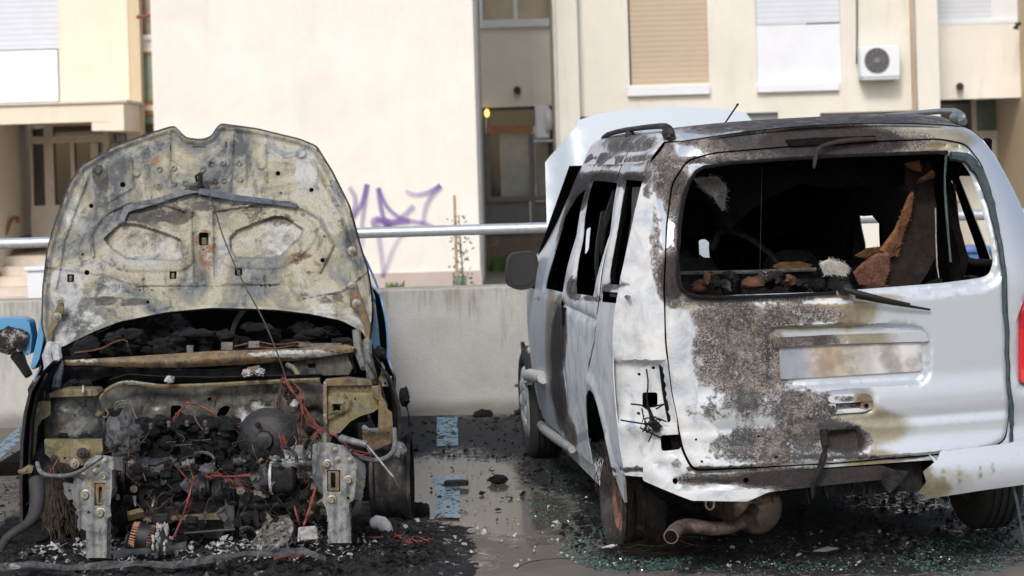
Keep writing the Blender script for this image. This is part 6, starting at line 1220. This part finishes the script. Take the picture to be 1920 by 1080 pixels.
box3(196,770,226,820,9.0,.1,'char','fuse_box'); box3(60,1000,640,1040,9.3,.1,'inner','subframe_rear'); 
mb=MB(); mb.box((P(110,990,8.9)[0],8.8,.12),(P(700,990,8.9)[0],8.98,.2)); cp('subframe',MT['char'],mb,None,30,None,.01)
# ---- wiring
def bundle(name,m,pts,Y,n,spread,r,seed,jit=5,parent=None):
    rn=random.Random(seed); n=n if n==1 else int(n*1.5); r=r*(.75 if n==1 else .5)
    for i in range(n):
        k=len(pts); q=[]
        for j,(x,y) in enumerate(pts):
            s_=spread*(j/(k-1)) if spread>0 else -spread*(1-j/(k-1)); q.append(P(x+rn.gauss(0,s_+jit*.3),y+rn.gauss(0,s_+jit*.3),Y+rn.gauss(0,.02)))
        mb=MB(); mb.tube(q,r*rn.uniform(.7,1.2),5,smooth=2); cp(name,m,mb,parent,60)
wr=MT['wire']; dw=MT['dwire']
bundle('red_wire',wr,[(530,708),(526,740),(524,775),(528,810),(522,850)],8.75,5,6,.0035,1,3)
bundle('red_wire',wr,[(532,708),(552,738),(572,770),(592,800),(604,812)],8.65,5,4,.0035,2,3)
bundle('red_wire',wr,[(535,712),(560,726),(568,745),(562,790),(564,830),(560,850)],8.7,2,4,.003,3,4)
bundle('red_wire',wr,[(560,745),(570,780),(585,798),(600,803),(610,815)],8.6,4,4,.003,4,4)
bundle('red_wire',wr,[(596,798),(604,808),(612,818),(625,812),(640,826),(650,838),(670,845),(695,850)],8.1,3,4,.0035,5,3)
bundle('red_wire',wr,[(600,805),(592,815),(594,822)],8.2,5,4,.0025,6,4)
bundle('red_wire',wr,[(534,760),(536,800),(520,825),(506,850),(500,860)],8.6,3,6,.003,7,4)
bundle('red_wire',wr,[(528,815),(534,830),(526,850),(530,820)],8.5,5,6,.003,8,6)
bundle('red_wire',wr,[(350,755),(376,760),(395,772),(420,790),(440,796),(456,797)],8.7,3,2,.006,9,2)
bundle('red_wire',wr,[(352,756),(338,768),(330,785),(324,800)],8.7,8,4,.0025,10,4)
bundle('red_wire',wr,[(398,773),(404,760),(402,742)],8.72,2,3,.004,11,1)
bundle('red_wire',wr,[(400,892),(430,893),(470,889)],8.2,2,1,.005,12,2)
bundle('red_wire',wr,[(385,888),(395,900),(405,885),(430,900),(440,895),(460,905)],8.2,6,10,.0018,13,9)
bundle('red_wire',wr,[(368,893),(360,910),(352,940),(340,975),(324,1010)],8.15,1,0,.0065,14,1)
bundle('red_wire',wr,[(326,870),(345,890),(358,925),(350,960)],8.25,2,5,.003,15,3)
bundle('red_wire',wr,[(600,872),(592,915),(580,955),(570,985)],8.1,1,0,.006,16,1)
bundle('red_wire',wr,[(553,950),(557,970),(562,985)],8.1,1,0,.005,17,1)
bundle('red_wire',wr,[(110,855),(102,875),(92,890)],8.1,2,3,.0022,18,3)
bundle('burnt_cable',dw,[(528,710),(520,760),(521,800),(515,840),(505,865)],8.72,3,4,.006,20,3)
bundle('burnt_cable',dw,[(505,850),(490,860),(480,880),(475,870)],8.6,4,10,.004,21,6)
bundle('burnt_cable',dw,[(540,712),(548,740),(556,752)],8.72,4,5,.004,22,4)
mb=MB()
for i in range(26): mb.lump(P(rn.gauss(548,9),rn.uniform(715,765),8.7),(.010,.014,.010),.6,5,i,8,6)
cp('charred_connector',MT['ashmix'],mb,None,60); mb=MB(); mb.lump(P(553,757,8.68),(.016,.016,.016),.5,4,2); cp('ashy_connector',MT['ash'],mb,None,60)
mb=MB(); mb.tube([P(68,900,8.15),P(72,930,8.1),P(66,965,8.05),P(50,985,8.0),P(25,998,7.95),P(8,1015,7.95),P(2,1030,7.95)],[.030,.030,.028,.018,.018,.018,.016],10,smooth=1)
cp('corrugated_conduit',MT['rubber'],mb,None,60)
# burnt tyre on the left wheel, rims
def crim(c,side):
    w=empty('wheel'); w.parent=car; FR[w.name]=FR[car.name]; mb=MB(); r=.185; ax=np.array([side,0,0])
    prof=[(-.085,r-.02),(-.085,r+.012),(-.072,r+.012),(-.062,r-.006),(-.03,r-.012),(-.02,r-.02),(.03,r-.02),(.05,r-.008),(.062,r-.004),(.072,r+.012),(.085,r+.012),(.085,r-.02)]
    mb.lathe(c,ax,prof,56,cap=False); o=mb.build('rim',MT['rimb'],w,50,bmask((),[],[(770,900,10,80,.4)]))
    mb=MB(); mb.lathe(c,ax,[(.03,r-.02),(.02,.12),(.05,.05),(.05,.001)],30,cap=False); mb.lathe(c,ax,[(-.04,.13),(-.03,.13)],30); mb.build('disc',MT['rusty'],o,50,bmask()); return w
c=P(738,985,8.9); crim(np.array([c[0],8.9,.198]),1); lw=crim(np.array([P(120,985,8.9)[0],8.9,.198]),-1)
for xx in(-.68,.68):
    w=empty('wheel'); w.parent=car; FR[w.name]=FR[car.name]; mb=MB(); mb.lathe((cxY(11.35)+xx-.08,11.35,.28),(1,0,0),[(0,.2),(.0,.26),(.02,.28),(.14,.28),(.16,.26),(.16,.2)],48); mb.build('tyre',MT['rubber'],w,40); 
rn=random.Random(8); mb=MB()
for i in range(520):
    x=rn.uniform(82,150); y=rn.uniform(872,930); a=rn.gauss(.25,.25); L_=rn.uniform(40,110); mb.tube([P(x,y,8.62+rn.uniform(-.1,.08)),P(x+L_*.5*a+rn.gauss(0,3),y+L_*.5,8.55+rn.uniform(-.06,.06)),P(x+L_*a+rn.gauss(0,5),min(1012,y+L_),8.5+rn.uniform(-.06,.06))],.0016,3)
for i in range(60):
    x=rn.uniform(85,110); y=rn.uniform(890,960); mb.tube([P(x,y,8.6),P(x+rn.uniform(-8,8),y+20,8.5),P(x+rn.uniform(-10,10),y+40,8.5)],[.012,.018,.004],5)
mb.build('burnt_tyre_wires',MT['fibre'],lw,0)
mb=MB(); mplate(mb,rnd([(118,905),(140,908),(142,935),(128,938),(120,925)],2),8.45,.01,[circ(130,920,2.5,n=8)]); cp('brake_shield_piece',MT['grey'],mb)
# ================================================================ ASH AND DEBRIS
nx_,ny_=190,90; X0,X1,Y0_,Y1_=-2.75,-.12,7.3,9.15; V=[];F_=[]
for j in range(ny_+1):
    for i in range(nx_+1):
        x=X0+(X1-X0)*i/nx_; y=Y0_+(Y1_-Y0_)*j/ny_; cxx=-1.35
        f=float(sstep(1.30,.85,abs(x-cxx)))*float(sstep(9.1,8.5,y))*float(sstep(7.35,7.8,y))
        n=noise.fractal(Vector((x*3.2,y*3.2,1.)),.8,2.1,6); n2=abs(noise.fractal(Vector((x*14,y*14,4.)),.7,2.1,4))
        V.append((x,y,-.012+f*(.045+.035*n+.035*n2)))
for j in range(ny_):
    for i in range(nx_): a=j*(nx_+1)+i; F_.append((a,a+1,a+nx_+2,a+nx_+1))
mb=MB(); mb.add(V,F_); tag(mb.build('ash_heap',MT['ashmix'],None,80),'heap of black char and pale ash under and in front of the burnt-out blue car','ash heap',kind='stuff')
def zheap(x,y):
    f=float(sstep(1.30,.85,abs(x+1.35)))*float(sstep(9.1,8.5,y))*float(sstep(7.35,7.8,y)); n=noise.fractal(Vector((x*3.2,y*3.2,1.)),.8,2.1,6); n2=abs(noise.fractal(Vector((x*14,y*14,4.)),.7,2.1,4)); return max(0,-.012+f*(.045+.035*n+.035*n2))
def flakes(name,m,label,cat,spots,n,s0,s1,seed,flat_=.5,curl=.5):
    rn=random.Random(seed); mb=MB()
    tot=sum(q[4]*q[2]*q[3] for q in spots)
    for cx_,cy_,rx,ry,d in spots:
        for i in range(int(n*d*rx*ry/tot)):
            a=rn.uniform(0,6.283); r=math.sqrt(rn.random())*1.; p=G(cx_+rx*r*math.cos(a),cy_+ry*r*math.sin(a)); 
            if p[1]>12.7 or p[1]<0: continue
            s_=s0+(s1-s0)*rn.random()**3; z=zheap(p[0],p[1])+s_*.25; th=rn.uniform(0,6.28); t1=rn.gauss(0,flat_); R_=rotz(th)@rotx(t1)@roty(rn.gauss(0,flat_))
            k=rn.randint(3,6); ring=[np.array([math.cos(6.283*j/k)*s_*rn.uniform(.5,1.1),math.sin(6.283*j/k)*s_*rn.uniform(.4,1.),rn.uniform(-curl,curl)*s_*.6]) for j in range(k)]
            c=np.array([p[0],p[1],z]); mb.add([c+R_@v for v in ring]+[c+R_@np.array([0,0,s_*rn.uniform(.1,.5)])],[(j,(j+1)%k,k) for j in range(k)]+[tuple(range(k))[::-1]])
    return tag(mb.build(name,m,None,0),label,cat,kind='stuff')
flakes('char_fragments',MT['lump'],'small black char fragments scattered over the tarmac','char',[(400,1050,440,50,5),(900,820,160,45,1.2),(1000,790,180,20,1.2),(1120,880,150,60,1.6),(1500,980,420,90,1.2),(900,920,120,80,.12),(700,1030,130,50,2.5),(30,950,60,110,.8),(1200,1000,150,60,1.5),(1700,900,140,50,1.0),(1800,1000,150,60,.7)],14000,.003,.022,1)
flakes('white_ash_flakes',MT['ash'],'white and grey ash flakes lying on the char heap','ash',[(520,1010,90,40,2.5),(360,1045,220,30,1.6),(620,1040,90,22,1.2),(250,1050,110,20,1.4),(100,1060,60,20,.8),(900,1000,200,70,.06),(1400,1030,400,40,.08),(560,1060,160,18,.7)],4600,.003,.022,2)
M_teal=NT('broken_tinted_glass').out((.055,.115,.103),.15,0,.6)
flakes('glass_shards',M_teal,'shattered greenish window glass strewn around the van','broken glass',[(1180,1030,130,45,3.),(1090,950,110,50,1.),(1120,880,110,40,.7),(1800,1040,120,40,2.2),(1700,905,120,40,.6),(900,880,120,60,.12),(1400,1060,200,20,.8),(1600,1050,200,25,.6),(1860,960,60,60,1.)],10500,.0025,.012,3,.35,.3)
M_wht=m_char('white_melted_lump',(.42,.43,.45),(.62,.63,.65),(.5,.9),.5,25)
def thing(name,mb,m,label,cat,group=None,smooth=50): o=mb.build(name,m,None,smooth); 
def single(name,mb,m,label,cat,group=None,smooth=50):
    o=mb.build(name,m,None,smooth); return tag(o,label,cat,group)
p=G(105,1056); mb=MB(); L=[(86,1058),(90,1035),(96,1014),(104,1022),(112,1030),(120,1042),(131,1048),(128,1056),(108,1062)]; mplate(mb,L,p[1]-.02,.03,(),5,(0,-.003),lambda u,v:.02*np.array([noise.fractal(Vector((a*.06,b*.06,1.)),.9,2,4) for a,b in zip(u,v)])); single('white_plastic_piece',mb,M_wht,'jagged white burnt plastic piece standing in the ash at far left','debris')
p=G(712,1015); mb=MB(); mb.tube([p+np.array([-.03,0,.07]),p+np.array([0,-.01,.085]),p+np.array([.03,0,.05]),p+np.array([.03,0,.0])],[.02,.03,.03,.02],10,smooth=1); single('white_plastic_piece',mb,M_wht,'curved white melted lump standing beside the right chassis leg','debris')
p=G(722,1042); mb=MB(); mb.lump(p+np.array([0,0,.02]),(.035,.03,.02),.4,4,3,20,14); single('white_plastic_piece',mb,M_wht,'small white melted lump lying flat in the char, lower right of the curved one','debris')
p=G(545,1075); mb=MB(); mb.tube([p+np.array([-.07,0,.05]),p+np.array([0,.01,.066]),p+np.array([.07,.03,.08])],[.006,.018,.006],6,smooth=1); single('red_shard',mb,plain('singed_red_plastic',(.30,.10,.07),.6,0,.5,30,.3),'singed red plastic shard lying in front of the ash heap','debris')
def strip_(name,pts,w_,m,label,h=.03):
    mb=MB(); q=[G(x,y,h+zheap(*G(x,y,h)[:2])) for x,y in pts]; V=[];F_=[]
    n=len(q)
    for i,p in enumerate(q):
        for s_ in(-1,-.3,.3,1): V.append(p+np.array([0,s_*w_*(1+.3*math.sin(i*1.7)),.012*(1-s_*s_)+.008*math.sin(i*2.3+s_)]))
    N=len(V); V+=[v-np.array([0,0,.008]) for v in V]
    for i in range(n-1):
        for j in range(3): a=i*4+j; F_+=[(a,a+1,a+5,a+4),(N+a,N+a+4,N+a+5,N+a+1)]
        F_+=[(i*4,(i+1)*4,N+(i+1)*4,N+i*4),(i*4+3,N+i*4+3,N+(i+1)*4+3,(i+1)*4+3)]
    mb.add(V,F_); return single(name,mb,m,label,'debris')
M_alu=m_char('molten_aluminium_sheet',(.03,.03,.032),(.20,.20,.21),(.35,.8),1.,22,.03,ash=.55)
strip_('melted_strip',[(-10,1064),(60,1060),(130,1062),(200,1060),(260,1058),(330,1056),(400,1050),(460,1038),(520,1034),(570,1036),(612,1046)],.022,M_alu,'long grey strip of melted aluminium lying along the front of the ash heap',.05)
strip_('bumper_bar_remains',[(215,1040),(260,1036),(310,1028),(350,1022)],.03,MT['soft'],'grey burnt bar lying in the ash below the alternator',.05)
mb=MB(); 
for k in range(11): 
    c=P(560+k*.4,990+k*2.2,8.1-.006*k); mb.tube([c,c+np.array([.065,0,.004])],.0032,5)
c=P(592,1000,8.09); mb.tube([P(592,990,8.1),P(594,1018,8.06)],.006,5); mb.tube([P(561,990,8.1),P(560,1016,8.06)],.004,5); single('radiator_fins',mb,MT['grey'] if False else plain('ashy_fins',(.28,.28,.28),.8,0,.5,60),'small finned cooler fragment leaning in the ash between engine and right leg','debris')
mb=MB(); L=[(470,1020),(490,990),(520,968),(540,965),(552,985),(545,1010),(520,1030),(490,1034)]; mplate(mb,L,8.12,.03,(),4,(0,-.004),lambda u,v:.035*np.array([noise.fractal(Vector((a*.16,b*.16,6.)),.6,2.2,5) for a,b in zip(u,v)])); single('ash_crusted_panel',mb,m_char('ash_crust_mix',(.03,.03,.03),(.30,.29,.27),(.8,1),1.,50,.01,.6),'crumpled panel crusted with white ash leaning left of the finned cooler','debris')
mb=MB(); mb.obox(G(305,1052)+np.array([0,0,.09]),(.02,.012,.045),rotx(.3)@roty(-.5)); single('blue_grey_block',mb,MT['soft'],'blue-grey block sticking up tilted out of the ash heap','debris')
mb=MB(); c=G(235,1058)+np.array([0,0,.05]); mb.lathe(c,(0,0,1),[(0,.035),(.02,.035),(.025,.03)],18); single('round_debris',mb,MT['oil'],'round dark grey cap lying below the left chassis leg','debris')
mb=MB(); mb.lump(G(100,1020)+np.array([-.12,0,.05]),(.12,.10,.06),.5,3,5,24,16); mb.lump(G(60,1035)+np.array([0,0,.05]),(.1,.08,.05),.5,3,8,24,16); single('charred_lump',mb,MT['lump'],'black charred lump at the foot of the left wheel','debris')
mb=MB(); c=G(856,912); mb.slab(mesh2d(rnd([(-.06,-.03),(.05,-.035),(.06,.0),(.03,.03),(-.05,.03)],.01)),lambda u,v:np.stack([c[0]+u,c[1]+v,np.full(len(u),.028)],1),.022); single('flat_black_fragment',mb,MT['char'],'flat dark fragment lying across the blue parking line','debris',smooth=0)
mb=MB(); mb.lump(G(935,905)+np.array([0,0,.015]),(.045,.03,.02),.5,4,4,18,12); single('charred_lump',mb,MT['lump'],'black charred lump lying in the puddle between the cars','debris')
mb=MB(); mb.lump(G(906,781)+np.array([0,0,.015]),(.06,.04,.025),.5,4,6,18,12); single('charred_lump',mb,MT['lump'],'dark lump at the foot of the wall midway between the two cars','debris')
mb=MB(); mb.lump(G(977,778)+np.array([0,0,.015]),(.04,.03,.02),.5,4,9,18,12); single('charred_lump',mb,MT['lump'],'small dark lump by the wall just beside the front wheel of the van','debris')
mb=MB(); mb.lump(G(785,965)+np.array([0,0,.02]),(.05,.06,.03),.5,4,2,18,12); single('charred_lump',mb,MT['lump'],'black lump right beside the bare right rim of the blue car','debris')
mb=MB(); mb.tube([G(x,y,.02+.01*(i%2)) for i,(x,y) in enumerate([(968,1066),(985,1056),(1010,1050),(1040,1047),(1075,1047),(1110,1050)])],.0022,5,smooth=2); single('loose_wire',mb,MT['dwire'],'thin loose wire curving over the tarmac left of the bare van rim','wire')
rn=random.Random(12); mb=MB()
for i in range(60):
    x=rn.uniform(770,810); y=rn.uniform(975,1010); L_=rn.uniform(20,75); mb.tube([G(x,y,.02),G(x+L_*.5,y+rn.uniform(-10,14),rn.uniform(.01,.05)),G(x+L_,y+rn.uniform(-18,12),.008)],.0014,3,smooth=1)
single('wire_tangle',mb,MT['fibre'],'tangle of burnt tyre wires between the blue car and the puddle','wire',smooth=0)
for i,(x,y) in enumerate([(740,1012),(770,1020)]):
    mb=MB()
    for k in range(9): q=G(x,y,.05); mb.tube([q,q+np.array([rn.gauss(0,.03),rn.gauss(0,.03),rn.uniform(.0,.03)]),q+np.array([rn.gauss(.02,.05),rn.gauss(0,.04),.01])],.002,4,smooth=1)
    single('red_wire_scrap',mb,wr,['scrap of red wires beside the curved white lump','scrap of red wires lying right of the white lumps'][i],'wire')
for i,(x,y,s_,lab) in enumerate([(1548,1032,.05,'pale leaf-like scrap floating in the puddle under the van'),(1143,1026,.035,'white chip at the foot of the bare van rim')]):
    mb=MB(); c=G(x,y,.02); mb.add([c+np.array([-s_,0,0]),c+np.array([0,-s_*.7,.004]),c+np.array([s_,-.01,.01]),c+np.array([.3*s_,s_,.006])],[(0,1,2,3)]); mb.add([c+np.array([-s_,0,-.003]),c+np.array([0,-s_*.7,.001]),c+np.array([s_,-.01,.007]),c+np.array([.3*s_,s_,.003])],[(3,2,1,0)]); single('pale_scrap',mb,MT['fluff'],lab,'debris',smooth=0)
